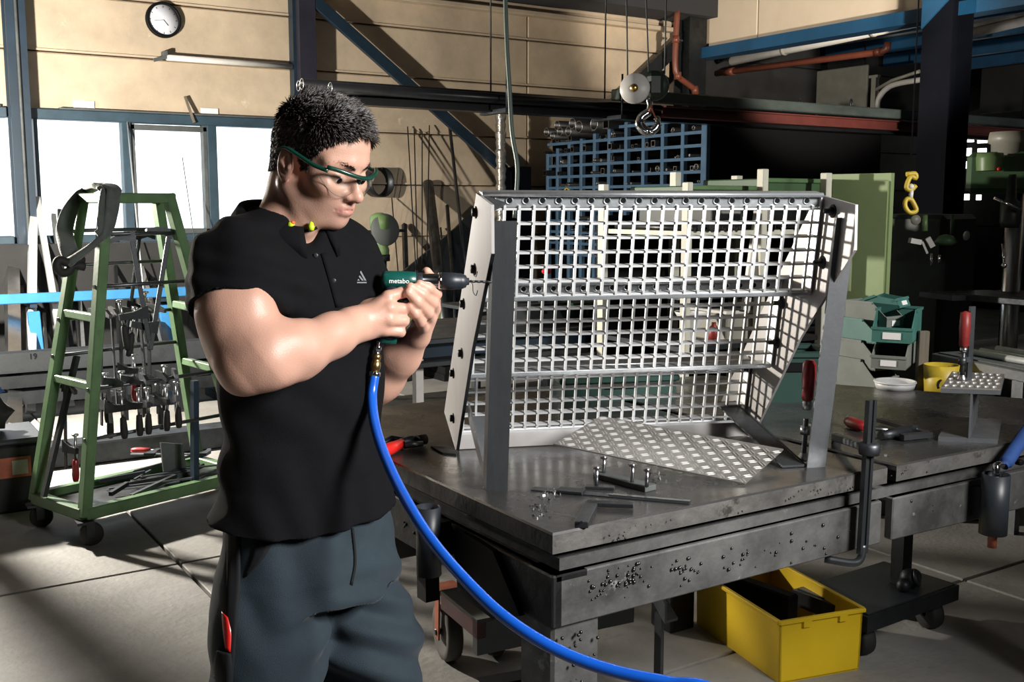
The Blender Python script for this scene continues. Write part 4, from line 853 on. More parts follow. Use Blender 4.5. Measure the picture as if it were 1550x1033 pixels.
# dark machines at the far right
def dm(px, py, d_): return on_d(px, py, d_)
t = thing('drill_press', 'green and beige drill press in the dark at the right edge', 'machine', (*dm(1520, 500, 6.2).xy, 0))
k = dm(1525, 230, 6.2)
wobj('motor', MB().lathe([(0, 0.03), (0.115, 0.03), (0.12, 0), (0.125, -0.03), (0.105, -0.04), (0.10, -0.16), (0, -0.16)], dm(1530, 208, 6.2)), 'machine_beige', t)
wobj('head', MB().box(dm(1512, 262, 6.25), (0.22, 0.34, 0.24), Matrix.Rotation(0.5, 3, 'Z'), 0.03), 'deep_green', t)
wobj('head_cap', MB().lathe([(0, 0), (0.07, 0), (0.075, -0.03), (0.07, -0.10)], dm(1499, 232, 6.05)), 'machine_green', t)
wobj('indicator', MB().ball(dm(1512, 256, 5.98), 0.011, 8), 'bright_red', t)
b0 = dm(1535, 360, 6.3); wobj('column', MB().cyl((b0.x, b0.y, 0), (b0.x, b0.y, 1.6), 0.055), 'bright_steel', t)
wobj('spindle', MB().lathe([(0, 0), (0.05, 0), (0.055, 0.03), (0.055, 0.14), (0.03, 0.16), (0.02, 0.3), (0, 0.3)], dm(1528, 345, 6.0)), 'machine_dark', t)
wobj('hand_lever', MB().cyl(dm(1518, 370, 5.95), dm(1520, 400, 5.9), 0.008).ball(dm(1520, 402, 5.9), 0.016, 8).cyl(dm(1505, 300, 5.9), dm(1545, 318, 5.9), 0.008), 'chrome', t)
wobj('work_table', MB().box((b0.x - 0.16, b0.y - 0.16, dm(1500, 446, 6.1).z - 0.02), (0.55, 0.5, 0.04), None, 0.006), 'dark_steel', t)
wobj('base', MB().box((b0.x - 0.1, b0.y - 0.1, 0.05), (0.7, 0.6, 0.1), None, 0.02), 'machine_dark', t)
t = thing('press_machine', 'dark machine behind the green locker with pale knobs', 'machine', (*dm(1400, 500, 6.6).xy, 0))
c = dm(1395, 400, 6.9); wobj('body', MB().box((c.x, c.y, 0.72), (0.5, 0.5, 1.44), Matrix.Rotation(0.2, 3, 'Z'), 0.03), 'machine_dark', t)
wobj('dial', MB().lathe([(0, 0.01), (0.028, 0.01), (0.03, 0)], dm(1386, 333, 6.3), (-0.6, -0.8, 0), 20), 'machine_beige', t)
wobj('column', MB().cyl(dm(1400, 326, 6.3), dm(1400, 350, 6.3), 0.016), 'machine_green', t); wobj('bracket', MB().bar(dm(1377, 364, 6.3), dm(1393, 367, 6.3), 0.05, 0.03), 'white_metal', t)
wobj('lever', MB().bar(dm(1404, 360, 6.3), dm(1412, 374, 6.3), 0.03, 0.03).bar(dm(1396, 366, 6.3), dm(1404, 384, 6.3), 0.012, 0.012), 'white_metal', t)
for a, b in ((384, 402), (386, 398)): wobj('pin', MB().cyl(dm(1410 + (a - 384) * 6, a, 6.3), dm(1410 + (a - 384) * 6, b, 6.3), 0.008), 'chrome', t)
wobj('green_arm', MB().cyl(dm(1442, 325, 6.4), dm(1441, 360, 6.4), 0.012).lathe([(0, 0.03), (0.04, 0.02), (0.07, -0.02), (0.03, -0.04)], dm(1432, 362, 6.4)), 'deep_green', t); wobj('white_knob', MB().ball(dm(1463, 357, 6.4), 0.022, 8, (0.9, 0.9, 1.3)), 'white_plastic', t)
wobj('side_table', MB().box(dm(1470, 447, 6.3), (0.5, 0.3, 0.03), Matrix.Rotation(-0.3, 3, 'Z')), 'dark_steel', t)
# yellow hooks hanging from a chain
t = thing('yellow_hooks', 'pair of yellow sling hooks on a short pale link, hanging beside the locker', 'hook', tuple(dm(1380, 290, 5.3)))
for a, nm in (([(1372, 264), (1385, 263), (1386, 270), (1378, 268), (1372, 284), (1379, 288), (1386, 281)], 'upper_hook'), ([(1380, 302), (1372, 302), (1370, 312), (1377, 322), (1387, 319), (1383, 308), (1378, 300)], 'lower_hook')):
    wobj(nm, MB().tube(smooth_path([dm(x, y, 5.3) for x, y in a], 4), 0.012, 8), 'yellow_paint', t)
wobj('link', MB().cyl(dm(1380, 285, 5.3), dm(1378, 304, 5.3), 0.011).ball(dm(1379, 283, 5.3), 0.016, 8), 'white_metal', t)
wobj('chain', MB().cyl(dm(1378, 264, 5.3), V((*dm(1378, 264, 5.3).xy, 5.2)), 0.004, n=6), 'black', t)
# ================================================================== the welding table
T = 0.90
tb = thing('welding_table', 'heavy dark steel welding table with a weld-spattered side in the foreground', 'table', (1.6, 2.1, 0))
tp_ = lambda n, mb, m='table_shaded', **k: wobj(n, mb, m, tb, **k)
X0, X1, Y0, Y1 = 1.082, 2.022, 1.541, 2.83
def slab(poly, z0, z1, ch=0.004):
    q = MB(); n = len(poly); c = V((sum(p[0] for p in poly) / n, sum(p[1] for p in poly) / n, 0))
    ins = [V((*p, 0)) + (c - V((*p, 0))).normalized() * ch for p in poly]
    vs = [(p[0], p[1], z0) for p in poly] + [(p[0], p[1], z1 - ch) for p in poly] + [(p.x, p.y, z1) for p in ins]
    fs = [list(range(n))[::-1], list(range(2 * n, 3 * n))] + [[k * n + i, k * n + (i + 1) % n, (k + 1) * n + (i + 1) % n, (k + 1) * n + i] for k in range(2) for i in range(n)]
    return q.add(vs, fs)
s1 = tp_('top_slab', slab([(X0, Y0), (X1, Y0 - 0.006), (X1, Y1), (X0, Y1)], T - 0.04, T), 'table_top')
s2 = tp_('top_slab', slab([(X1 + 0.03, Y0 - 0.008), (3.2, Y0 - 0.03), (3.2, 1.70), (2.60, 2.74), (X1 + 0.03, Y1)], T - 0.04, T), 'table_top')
for sl in (s1, s2): sl.data.materials.append(MATS['table_shaded']); sl.data.materials.append(MATS['table_edge'])
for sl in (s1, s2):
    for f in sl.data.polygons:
        if abs(f.normal.z) < 0.3: f.material_index = 1 if f.normal.x < -0.5 else 2  # left-facing edges get the darker steel, their shade set as colour
def seam(a, b, w=0.004): return MB().bar((*a, T), (*b, T), w, 0.002)
tp_('gap_filler', MB().box(((X0 + 3.02) / 2 + 0.01, (Y0 + 2.5) / 2 + 0.01, T - 0.0715), (3.02 - X0 - 0.04, 2.5 - Y0 - 0.02, 0.025)), 'table_frame')
tp_('gap_shade', MB().box(((X0 + 3.0) / 2 + 0.02, (Y0 + 2.5) / 2 + 0.02, T - 0.047), (2.94 - X0 - 0.1, 2.42 - Y0 - 0.05, 0.018)), 'black')  # black inset box: shade of the gap under the slab, as colour
ZA1, ZA0 = T - 0.083, T - 0.185
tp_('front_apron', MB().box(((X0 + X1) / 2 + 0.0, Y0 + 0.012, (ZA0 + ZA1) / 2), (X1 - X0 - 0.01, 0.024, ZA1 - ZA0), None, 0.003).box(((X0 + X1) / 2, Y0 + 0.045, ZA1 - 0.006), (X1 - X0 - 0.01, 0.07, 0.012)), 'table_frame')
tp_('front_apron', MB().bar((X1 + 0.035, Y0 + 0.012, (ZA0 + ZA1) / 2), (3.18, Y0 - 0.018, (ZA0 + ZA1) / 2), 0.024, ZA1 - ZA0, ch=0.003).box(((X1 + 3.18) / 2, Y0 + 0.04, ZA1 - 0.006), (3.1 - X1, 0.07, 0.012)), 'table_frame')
tp_('side_apron', MB().box((X0 + 0.012, (Y0 + Y1) / 2, (ZA0 + ZA1) / 2), (0.024, Y1 - Y0, ZA1 - ZA0), None, 0.003).box((X0 + 0.045, (Y0 + Y1) / 2, ZA1 - 0.006), (0.07, Y1 - Y0, 0.012)), 'table_shaded')
tp_('back_apron', MB().box(((X0 + 2.6) / 2, Y1 - 0.03, (ZA0 + ZA1) / 2), (2.6 - X0, 0.024, ZA1 - ZA0)), 'table_shaded')
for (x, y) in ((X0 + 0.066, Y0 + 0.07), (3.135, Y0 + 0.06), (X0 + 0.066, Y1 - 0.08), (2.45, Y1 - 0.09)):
    tp_('leg', MB().box((x, y, ZA0 / 2), (0.112, 0.112, ZA0), None, 0.006), 'table_shaded' if y > 2 else 'table_frame')  # rear legs coloured darker to carry the shade under the table
# weld spatter on the aprons
rw = random.Random(11)
def spatter(n, fn, rmin, rmax):
    q = MB()
    for _ in range(n):
        p = fn(); q.ball(p, rw.uniform(rmin, rmax), 4, (1, 1, 1))
    return q
def cl(xc, zc, sx, sz): return lambda: (rw.gauss(xc, sx), Y0 - 0.001, min(max(rw.gauss(zc, sz), ZA0 + 0.01), ZA1 - 0.012))
for xc, zc, n, sx in ((1.20, T - 0.125, 26, 0.022), (1.27, T - 0.118, 30, 0.02), (1.41, T - 0.125, 24, 0.02), (1.58, T - 0.13, 16, 0.05), (1.78, T - 0.14, 14, 0.07), (2.25, T - 0.12, 12, 0.06), (2.5, T - 0.14, 18, 0.05)):
    tp_('weld_spatter', spatter(n, cl(xc, zc, sx, 0.016), 0.0015, 0.0045), 'weld_blob', kind='stuff')
tp_('weld_spatter', spatter(40, lambda: (X0 - 0.001, rw.gauss(2.0, 0.14), rw.uniform(ZA0 + 0.03, ZA1 - 0.015)), 0.002, 0.006), 'weld_blob', kind='stuff')
tp_('weld_spatter', spatter(30, lambda: (rw.uniform(X0 + 0.02, X0 + 0.11), Y0 + 0.002, rw.uniform(0.45, ZA0 - 0.02)), 0.0015, 0.004), 'weld_blob', kind='stuff')
tp_('weld_spatter', spatter(40, lambda: (rw.uniform(X0, 3.0), Y0 - 0.012, rw.uniform(T - 0.036, T - 0.01)), 0.001, 0.0025), 'weld_blob', kind='stuff')
for y, h in ((1.94, 0.05), (2.0, 0.06), (1.90, 0.045)): tp_('weld_bead', MB().tube([(X0 - 0.001, y + 0.004 * sin(k * 2.2), ZA1 - 0.02 - h * k / 10) for k in range(11)], [0.004 + 0.0015 * (k % 2) for k in range(11)], 6), 'raw_steel')
# tool holder tubes welded to the table sides
def holder(name, c, r, h, ztop, wall, label):
    q = tp_(name, MB().hollow((c[0], c[1], ztop - h), (c[0], c[1], ztop), r, r * 0.86, 24), 'chuck_black', label=label)
    obj('weld_tab', shift(MB().bar((c[0], c[1], ztop - h * 0.5), wall, 0.02, h * 0.5), tb.location), 'dark_steel', q)
h1 = on_p(642, 768, (X0 - 0.06, 0, 0), (1, 0, 0)); holder('tool_holder', (X0 - 0.05, h1.y), 0.027, 0.15, h1.z - 0.0, (X0, h1.y, h1.z - 0.075), 'dark tube holder on the left side')
tp_('bracket', MB().prism([(X0 - 0.002, h1.y - 0.04, ZA1 + 0.01), (X0 - 0.002, h1.y - 0.2, ZA1 + 0.0), (X0 - 0.002, h1.y - 0.3, ZA0 + 0.0), (X0 - 0.002, h1.y - 0.2, ZA0 - 0.04), (X0 - 0.002, h1.y - 0.06, ZA0 - 0.03)], (-0.012, 0, 0)), 'black')
h2 = on_y(1508, 718, Y0 - 0.065); holder('tool_holder', (h2.x, Y0 - 0.065), 0.033, 0.15, h2.z, (h2.x, Y0 + 0.0, h2.z - 0.08), 'dark tube holder on the front')
# ------------------------------------------------------------------ the stair assembly standing on the table
GA = rad(-21); G = V((cos(GA), sin(GA), 0)); N_ = V((-sin(GA), cos(GA), 0)); O = on_z(753, 745, T)
def st(g, n, z): return O + G * g + N_ * n + V((0, 0, z))
sa = thing('steel_stair', 'galvanised three-tread stair section with grating treads, on the welding table', 'stair', tuple(O))
sp = lambda n, mb, m, par=None, **k: obj(n, shift(mb, O), m, par or sa, **k)
prof = [(0.085, 0.624), (-0.085, 0.600), (-0.088, 0.505), (0.14, 0.290), (0.385, 0.0), (0.40, 0.0), (0.59, 0.058), (0.392, 0.287)]
gl, gr = -0.022, 0.750
sp('side_plate', MB().prism([st(gl - 0.006, n, z) for n, z in prof], G * 0.006), 'stringer_alu', label='left side plate, bright with chalk marks and bolts')
sp('side_plate', MB().prism([st(gr, n, z) for n, z in prof], G * 0.006), 'stringer_alu', label='right side plate, crossed by grating shadows')
sp('plate_edge', MB().bar(st(gl - 0.003, -0.0875, 0.505), st(gl - 0.003, 0.14, 0.289), 0.0075, 0.003).bar(st(gl - 0.003, 0.14, 0.289), st(gl - 0.003, 0.385, 0.0), 0.0075, 0.003), 'dark_steel')
treads = (((0.052, 0.626), (0.092, 0.395)), ((0.235, 0.425), (0.280, 0.200)), ((0.400, 0.205), (0.435, 0.030)))
for ti, ((n1, z1), (n0, z0)) in enumerate(treads):
    tr = bpy.data.objects.new('tread', None); COL.objects.link(tr); tr.parent = sa; tr.location = st(0.36, n0, z0) - O
    off = st(0.36, n0, z0)
    uz = V(N_ * (n1 - n0)) + V((0, 0, z1 - z0)); H_ = uz.length; uz.normalize(); un = N_ - uz * N_.dot(uz); un.normalize()
    base = st(0, n0, z0)
    def q3(g, a, b): return base + G * g + uz * a + un * b      # g along, a up the tread, b into it
    R3 = rotm((G, un, uz))
    tpart = lambda n, mb, m, **k: obj(n, shift(mb, off), m, tr, **k)
    nz = int((H_ - 0.03) / 0.0315)
    ga, gb = gl, gr - 0.004
    m = MB()
    for k in range(nz + 1):
        a = H_ - 0.036 - k * 0.0315
        if a > 0.004: m.box(q3((ga + gb) / 2, a, 0.010), (gb - ga, 0.018, 0.0046), R3)
    tpart('bearing_bars', m, 'galv_white')
    for k in range(24):
        g_ = ga + 0.018 + k * 0.0318
        if g_ < gb - 0.006: tpart('cross_bar', MB().box(q3(g_, (H_ - 0.026) / 2, 0.001), (0.0052, 0.007, H_ - 0.03), R3), 'galv_white')
    tpart('bottom_edge', MB().box(q3((ga + gb) / 2, 0.004, 0.012), (gb - ga, 0.03, 0.011), R3, 0.002), 'galvanised' if ti < 2 else 'galv_white')
    tpart('nosing', MB().box(q3((ga + gb) / 2, H_ - 0.003, 0.012), (gb - ga, 0.034, 0.006), R3, 0.002).cyl(q3(ga, H_ - 0.004, -0.004), q3(gb, H_ - 0.004, -0.004), 0.0055, n=10), 'galvanised')
    m = MB().box(q3((ga + gb) / 2, H_ - 0.019, 0.005), (gb - ga, 0.003, 0.026), R3)
    hd = MB()
    for k in range(21):
        g_ = ga + 0.024 + k * 0.0355; c = q3(g_, H_ - 0.018, 0.0025)
        m.torus(c, un, 0.0072, 0.0018, 12, 5, 0, 6.3); hd.cyl(c + un * 0.0, c - un * 0.0012, 0.0058, n=10)
    tpart('grip_strip', m, 'galvanised'); tpart('punched_holes', hd, 'black')
    tpart('end_flange', MB().box(q3(gb - 0.002, H_ / 2, 0.012), (0.003, 0.035, H_ - 0.01), R3), 'galv_white'); tpart('end_flange', MB().box(q3(ga + 0.003, H_ / 2, 0.012), (0.003, 0.035, H_ - 0.01), R3), 'galv_white')
# bolts
for n, z in ((0.086, 0.584), (0.105, 0.463), (0.256, 0.375), (0.288, 0.256), (0.422, 0.188), (0.427, 0.074)):
    sp('bolt', MB().lathe([(0, 0.009), (0.009, 0.009), (0.0095, 0.006), (0.0095, 0)], st(gl - 0.006, n, z), -G, 6).lathe([(0.013, 0), (0.013, 0.002), (0, 0.002)], st(gl - 0.006, n, z), -G, 16), 'dark_steel')
for n, z in ((-0.012, 0.586), (0.026, 0.472), (0.217, 0.364), (0.238, 0.265), (0.39, 0.176)):
    sp('bolt', MB().lathe([(0.010, 0), (0.010, 0.008), (0.0055, 0.009), (0.0055, 0.022), (0, 0.023)], st(gr, n + 0.02, z), -G, 6).lathe([(0.015, 0), (0.015, 0.002), (0, 0.002)], st(gr, n + 0.02, z), -G, 16), 'dark_steel')
for a, b in ((0.035, 0.44), (0.06, 0.40)): sp('chalk_mark', MB().tube(smooth_path([st(gl - 0.0065, n_, z_) for n_, z_ in ((0.15, b + 0.03), (0.13, b + 0.028), (0.125, b + 0.012), (0.09, b + 0.008), (0.07, b + 0.02))], 4), 0.0009, 5), 'dark_steel')
# legs: angle iron posts leaning a little to the front, with a rising base angle each
for gp, lab in ((-0.022, 'left angle-iron leg, dark and scratched'), (0.735, 'right angle-iron leg, greyer')):
    foot, top = st(gp, 0.012, 0.0), st(gp, -0.083, 0.568)
    if gp > 0.5: foot, top = st(gp - 0.0, 0.055, 0.0), st(gp + 0.004, -0.03, 0.572)
    ax = (top - foot).normalized(); bk = N_ - ax * N_.dot(ax); bk.normalize()
    sp('leg', MB().prism([foot + q for q in ((G * 0, G * 0.046, G * 0.046 + bk * 0.005, G * 0.005 + bk * 0.005, G * 0.005 + bk * 0.038, bk * 0.038) if gp < 0 else (G * 0, G * 0.046, G * 0.046 + bk * 0.038, G * 0.041 + bk * 0.038, G * 0.041 + bk * 0.005, bk * 0.005))], top - foot), 'dark_flat_bar' if gp < 0 else 'grey_flat_bar', label=lab)
    f2 = foot + N_ * 0.006
    e2 = st(gp + (0.008 if gp < 0 else 0.0), 0.29 if gp < 0 else 0.46, 0.098 if gp < 0 else 0.075)
    dd = e2 - f2; sd = G * (0.045 if gp < 0 else -0.058); upv = V((0, 0, 1)); 
    q = [V((0, 0, 0)), sd, sd + upv * 0.005, sd * 0.1 + upv * 0.005, sd * 0.1 + upv * (0.036 if gp < 0 else 0.006), upv * (0.036 if gp < 0 else 0.006)]
    sp('base_bar', MB().prism([f2 + V((0, 0, 0.002)) + k for k in q], dd), 'grey_flat_bar' if gp < 0 else 'dark_flat_bar')
sp('kick_plate', MB().prism([st(gl, 0.395, 0.002), st(gr, 0.395, 0.002), st(gr, 0.437, 0.034), st(gl, 0.437, 0.034)], N_ * 0.004), 'stringer_alu', label='bright plate along the bottom of the lowest tread')
sp('leg', MB().bar(st(0.70, 0.44, 0.002), st(0.712, 0.46, 0.075), 0.008, 0.012), 'dark_steel')
sp('gusset', MB().prism([st(gl + 0.004, 0.045, 0.62), st(gl + 0.05, 0.05, 0.605), st(gl + 0.05, 0.05, 0.60), st(gl + 0.004, 0.05, 0.575)], N_ * 0.004), 'dark_steel')
# ------------------------------------------------------------------ things lying on the table
# checkered plate, its back corners raised on the stair foot
A_, B_, C_, D_ = on_z(838, 672, T + 0.050), on_z(910, 630, T + 0.083), on_z(1186, 680, T + 0.038), on_z(1128, 735, T + 0.004)
D_ = (A_ + C_ - B_) * 0.4 + D_ * 0.6
ux, uy = (D_ - A_), (B_ - A_)
pn = ux.cross(uy).normalized(); pn = pn if pn.z > 0 else -pn
cp_ = thing('checker_plate', 'bright checkered tread plate propped at an angle in front of the stair', 'plate', tuple(D_))
obj('sheet', shift(MB().prism([A_, B_, C_, D_], -pn * 0.003), D_), 'tread_plate', cp_)
lu, lv = ux.length, uy.length; eu, ev = ux.normalized(), uy.normalized()
ribs = MB()
def lozenge(c, a, l, w):
    b = pn.cross(a)
    vs = [c - a * l, c - a * l * 0.6 - b * w, c + a * l * 0.6 - b * w, c + a * l, c + a * l * 0.6 + b * w, c - a * l * 0.6 + b * w, c - a * l * 0.6 + pn * 0.0016, c + a * l * 0.6 + pn * 0.0016]
    ribs.add(vs, [(0, 1, 6), (1, 2, 7, 6), (2, 3, 7), (3, 4, 7), (4, 5, 6, 7), (5, 0, 6)])
pit = 0.0235; nu_, nv_ = int(lu / pit), int(lv / pit)
for i in range(nu_):
    for j in range(nv_):
        c = A_ + ux * ((i + 0.5) / nu_) + uy * ((j + 0.5) / nv_)
        a = (eu + ev).normalized() if (i + j) % 2 else (eu - ev).normalized(); b = pn.cross(a)
        for s in (-1, 1): lozenge(c + b * s * 0.0036, a, 0.0112, 0.0021)
obj('tread_ribs', shift(ribs, D_), 'tread_rib', cp_, kind='stuff')
# flat bar with three bolts, loose bolt on a washer plate, rulers, square
a, b = on_z(906, 722, T), on_z(985, 744, T)
d = (b - a).normalized()
t = thing('bolted_bar', 'dark flat bar with three upright bolts lying in front of the checkered plate', 'bar', tuple((a + b) / 2))
wobj('flat_bar', MB().bar(a + V((0, 0, 0.006)), b + V((0, 0, 0.006)), 0.034, 0.012, ch=0.001), 'sash_grey', t)
def bolt_up(p, h, head=0.0078):
    return MB().cyl(p, p + V((0, 0, h)), 0.0042, n=12).lathe([(0, h + 0.006), (head, h + 0.006), (head * 1.05, h + 0.004), (head * 1.05, h), (0, h)], p, (0, 0, 1), 6)
for px, py, h in ((914, 716, 0.032), (957, 730, 0.034), (979, 737, 0.034)):
    p = on_z(px, py, T + 0.012); wobj('bolt', bolt_up(p, h), 'bright_steel', t)
p = on_z(905, 738, T); t = thing('washer_plate', 'small bright plate carrying one hexagon bolt, beside the rulers', 'plate', tuple(p))
wobj('plate', MB().bar(on_z(886, 737, T + 0.003), on_z(930, 739, T + 0.003), 0.02, 0.006, ch=0.001), 'raw_steel', t); wobj('bolt', bolt_up(on_z(903, 735, T + 0.006), 0.036, 0.0085), 'bright_steel', t)
a, b = on_z(806, 741, T), on_z(1044, 762, T)
t = thing('steel_rule', 'long steel rule lying across the table corner', 'ruler', tuple(a))
wobj('blade', MB().bar(a + V((0, 0, 0.0015)), b + V((0, 0, 0.0015)), 0.026, 0.002), 'raw_steel', t); wobj('slide', MB().bar(a.lerp(b, 0.17) + V((0, 0, 0.004)), a.lerp(b, 0.34) + V((0, 0, 0.004)), 0.034, 0.006, ch=0.001), 'dark_steel', t)
wobj('rounded_end', MB().bar(a.lerp(b, 0.5) + V((0, 0, 0.0035)), b + V((0, 0, 0.0035)), 0.012, 0.003), 'bright_steel', t)
t = thing('try_square', 'steel try square with a dark blade at the table corner', 'square', tuple(on_z(890, 775, T)))
wobj('stock', MB().bar(on_z(880, 795, T + 0.006), on_z(896, 763, T + 0.006), 0.026, 0.012, ch=0.001), 'raw_steel', t)
wobj('blade', MB().bar(on_z(888, 762, T + 0.008), on_z(959, 765, T + 0.008), 0.024, 0.008, ch=0.001), 'dark_steel', t)
wobj('rivet', MB().cyl(on_z(880, 791, T + 0.0118), on_z(880, 791, T + 0.0128), 0.0025, n=8), 'black', t)
chips = MB()
for _ in range(70):
    k = rw.choice(((815, 765), (828, 752), (822, 775), (990, 725), (1330, 684), (836, 750))); p = on_z(rw.gauss(k[0], 8), rw.gauss(k[1], 5), T)
    chips.box(p + V((0, 0, 0.0015)), (rw.uniform(0.002, 0.007), 0.0015, 0.003), Matrix.Rotation(rw.uniform(0, 3), 3, 'Z'))
tag(obj('metal_chips', chips, 'bright_steel', kind='stuff'), 'bright metal chips scattered on the table', 'chips')
# red pliers at the left, in front of the stair
t = thing('snips', 'red-handled cutting snips lying on the table beside the workers hip', 'snips', tuple(on_z(600, 682, T)))
wobj('handle', MB().tube([on_z(565, 690, T + 0.016), on_z(590, 680, T + 0.016), on_z(608, 672, T + 0.016)], [0.015, 0.016, 0.012], 12), 'bright_red', t)
wobj('handle', MB().tube([on_z(572, 676, T + 0.012), on_z(592, 664, T + 0.012), on_z(612, 667, T + 0.014)], [0.007, 0.008, 0.008], 10), 'chuck_black', t)
wobj('jaws', MB().tube([on_z(606, 672, T + 0.016), on_z(622, 668, T + 0.016), on_z(640, 664, T + 0.012)], [0.012, 0.014, 0.006], 10).tube([on_z(612, 674, T + 0.016), on_z(640, 672, T + 0.016)], [0.01, 0.007], 8), 'dark_steel', t)
wobj('cap', MB().cyl(on_z(632, 667, T + 0.018), on_z(644, 665, T + 0.018), 0.013), 'black_rubber', t)
p = on_z(672, 682, T); solo('dark_rag', MB().prism([on_z(652, 678, T + 0.0006), on_z(676, 679, T + 0.0006), on_z(694, 685, T + 0.0006), on_z(690, 690, T + 0.0006), on_z(670, 688, T + 0.0006)], (0, 0, 0.004)), 'black_rubber', 'thin black wedge lying under the left stair plate', 'wedge')
# F-clamp holding the right base bar
p = on_z(1216, 697, T + 0.006)
cl_ = thing('screw_clamp', 'upright screw clamp with a dark red handle beside the right stair leg', 'clamp', tuple(p))
def upz(px, py): return on_p(px, py, p, V((_fw.x, _fw.y, 0)))
foot = p; zt1 = upz(1222, 620).z - p.z; zt2_ = upz(1226, 545).z - p.z
wobj('foot', MB().lathe([(0, 0), (0.016, 0), (0.018, 0.004), (0.011, 0.012), (0.007, 0.018)], p, (0, 0, 1), 18), 'bright_steel', cl_)
tops = upz(1226, 545); dirc = (tops - p).normalized()
wobj('spindle', MB().tube([p + dirc * (0.012 + 0.0035 * k) for k in range(26)], [0.0055 + 0.001 * (k % 2) for k in range(26)], 10), 'raw_steel', cl_)
wobj('nut_arm', MB().lathe([(0, 0), (0.012, 0), (0.012, 0.02), (0, 0.02)], p + dirc * 0.062, dirc, 14).bar(p + dirc * 0.072, p + dirc * 0.072 + G * 0.03 + N_ * 0.03, 0.014, 0.014), 'bright_steel', cl_)
L_ = (tops - p).length
wobj('ferrule', MB().lathe([(0.007, -0.02), (0.011, -0.018), (0.011, 0), (0.009, 0.002)], p + dirc * (L_ - 0.098), dirc, 14), 'bright_steel', cl_)
wobj('handle', MB().lathe([(0.008, 0), (0.0135, 0.006), (0.014, 0.03), (0.016, 0.06), (0.0155, 0.088), (0.010, 0.097), (0, 0.098)], p + dirc * (L_ - 0.098), dirc, 16), 'red_handle', cl_)
# big bent clamp hooked over the slab gap
t = thing('holddown_clamp', 'long steel hold-down clamp hooked over the table edge at the slab gap', 'clamp', tuple(on_z(1316, 683, T)))
yq = Y0 - 0.028
tc_ = lambda px, py: on_y(px, py, yq)
tops, bot = tc_(1319, 606), tc_(1305, 838)
ax = (tops - bot).normalized()
wobj('rail', MB().prism([bot + q for q in (V((-0.013, -0.006, 0)), V((-0.004, -0.006, 0)), V((-0.004, -0.002, 0)), V((0.004, -0.002, 0)), V((0.004, -0.006, 0)), V((0.013, -0.006, 0)), V((0.013, 0.006, 0)), V((-0.013, 0.006, 0)))], tops - bot), 'raw_steel', t)
wobj('bent_foot', MB().tube(smooth_path([bot + ax * 0.02 , bot + V((-0.004, 0.0, -0.01)), bot + V((-0.02, 0.01, -0.022)), bot + V((-0.06, 0.055, -0.018))], 5), 0.009, 10), 'raw_steel', t)
wobj('sliding_arm', MB().lathe([(0.0, -0.014), (0.022, -0.014), (0.024, -0.006), (0.024, 0.006), (0.02, 0.013), (0, 0.013)], tc_(1316, 679), (0, 0, 1), 18).bar(tc_(1316, 679) + V((0, 0, 0)), on_z(1264, 662, T + 0.016), 0.02, 0.018, ch=0.003), 'raw_steel', t)
wobj('pad', MB().cyl(on_z(1266, 663, T + 0.0), on_z(1266, 663, T + 0.012), 0.012), 'dark_steel', t)
# two clamps lying at the back
t = thing('screw_clamp', 'screw clamp with a worn red handle lying flat behind the hold-down clamp', 'clamp', tuple(on_z(1330, 655, T)))
def oz(px, py, h=0.012): return on_z(px, py, T + h)
wobj('handle', MB().tube([oz(1283, 638, 0.016), oz(1288, 640, 0.016), oz(1303, 645, 0.016), oz(1310, 647, 0.016)], [0.012, 0.0155, 0.015, 0.009], 14), 'red_handle', t)
wobj('spindle', MB().cyl(oz(1309, 647, 0.016), oz(1345, 652, 0.016), 0.006), 'bright_steel', t)
wobj('rail', MB().bar(oz(1330, 636), oz(1402, 656), 0.02, 0.01), 'raw_steel', t)
wobj('jaw', MB().tube([oz(1333, 660), oz(1352, 657), oz(1372, 652), oz(1382, 650)], [0.012, 0.016, 0.014, 0.01], 8), 'dark_steel', t)
wobj('jaw', MB().bar(oz(1365, 662), oz(1408, 658), 0.018, 0.014), 'raw_steel', t)
wobj('end_cap', MB().box(oz(1385, 651), (0.04, 0.02, 0.02), Matrix.Rotation(0.5, 3, 'Z'), 0.004), 'raw_steel', t)
# I-section offcut with a ribbed plate clamped on top
t = thing('beam_offcut', 'short I-section steel offcut standing on the right of the table', 'beam', tuple(on_z(1466, 665, T)))
b4 = [on_z(1420, 668, T), on_z(1510, 672, T), on_z(1516, 642, T), on_z(1437, 637, T)]
wobj('lower_flange', MB().prism(b4, (0, 0, 0.012)), 'grey_flat_bar', t)
zt4 = on_p(1460, 590, b4[0].lerp(b4[1], 0.5), V((_fw.x, _fw.y, 0))).z
e0, e1 = b4[0].lerp(b4[1], 0.52), b4[3].lerp(b4[2], 0.52)
wobj('web', MB().prism([e0 + V((-0.004, 0, 0.012)), e0 + V((0.005, 0, 0.012)), e0 + V((0.005, 0, zt4 - T - 0.01)), e0 + V((-0.004, 0, zt4 - T - 0.01))], e1 - e0), 'grey_flat_bar', t)
uf = [v + V((0, 0, zt4 - T - 0.011)) for v in b4]; wobj('upper_flange', MB().prism(uf, (0, 0, 0.011)), 'grey_flat_bar', t)
rp = thing('ribbed_plate', 'small ribbed tread plate lying on the I-section offcut', 'plate', tuple((uf[0] + uf[2]) / 2 + V((0, 0, 0.011))))
wobj('sheet', MB().prism([v + V((0, 0, 0.0112)) for v in uf], (0, 0, 0.003)), 'tread_plate', rp)
m = MB()
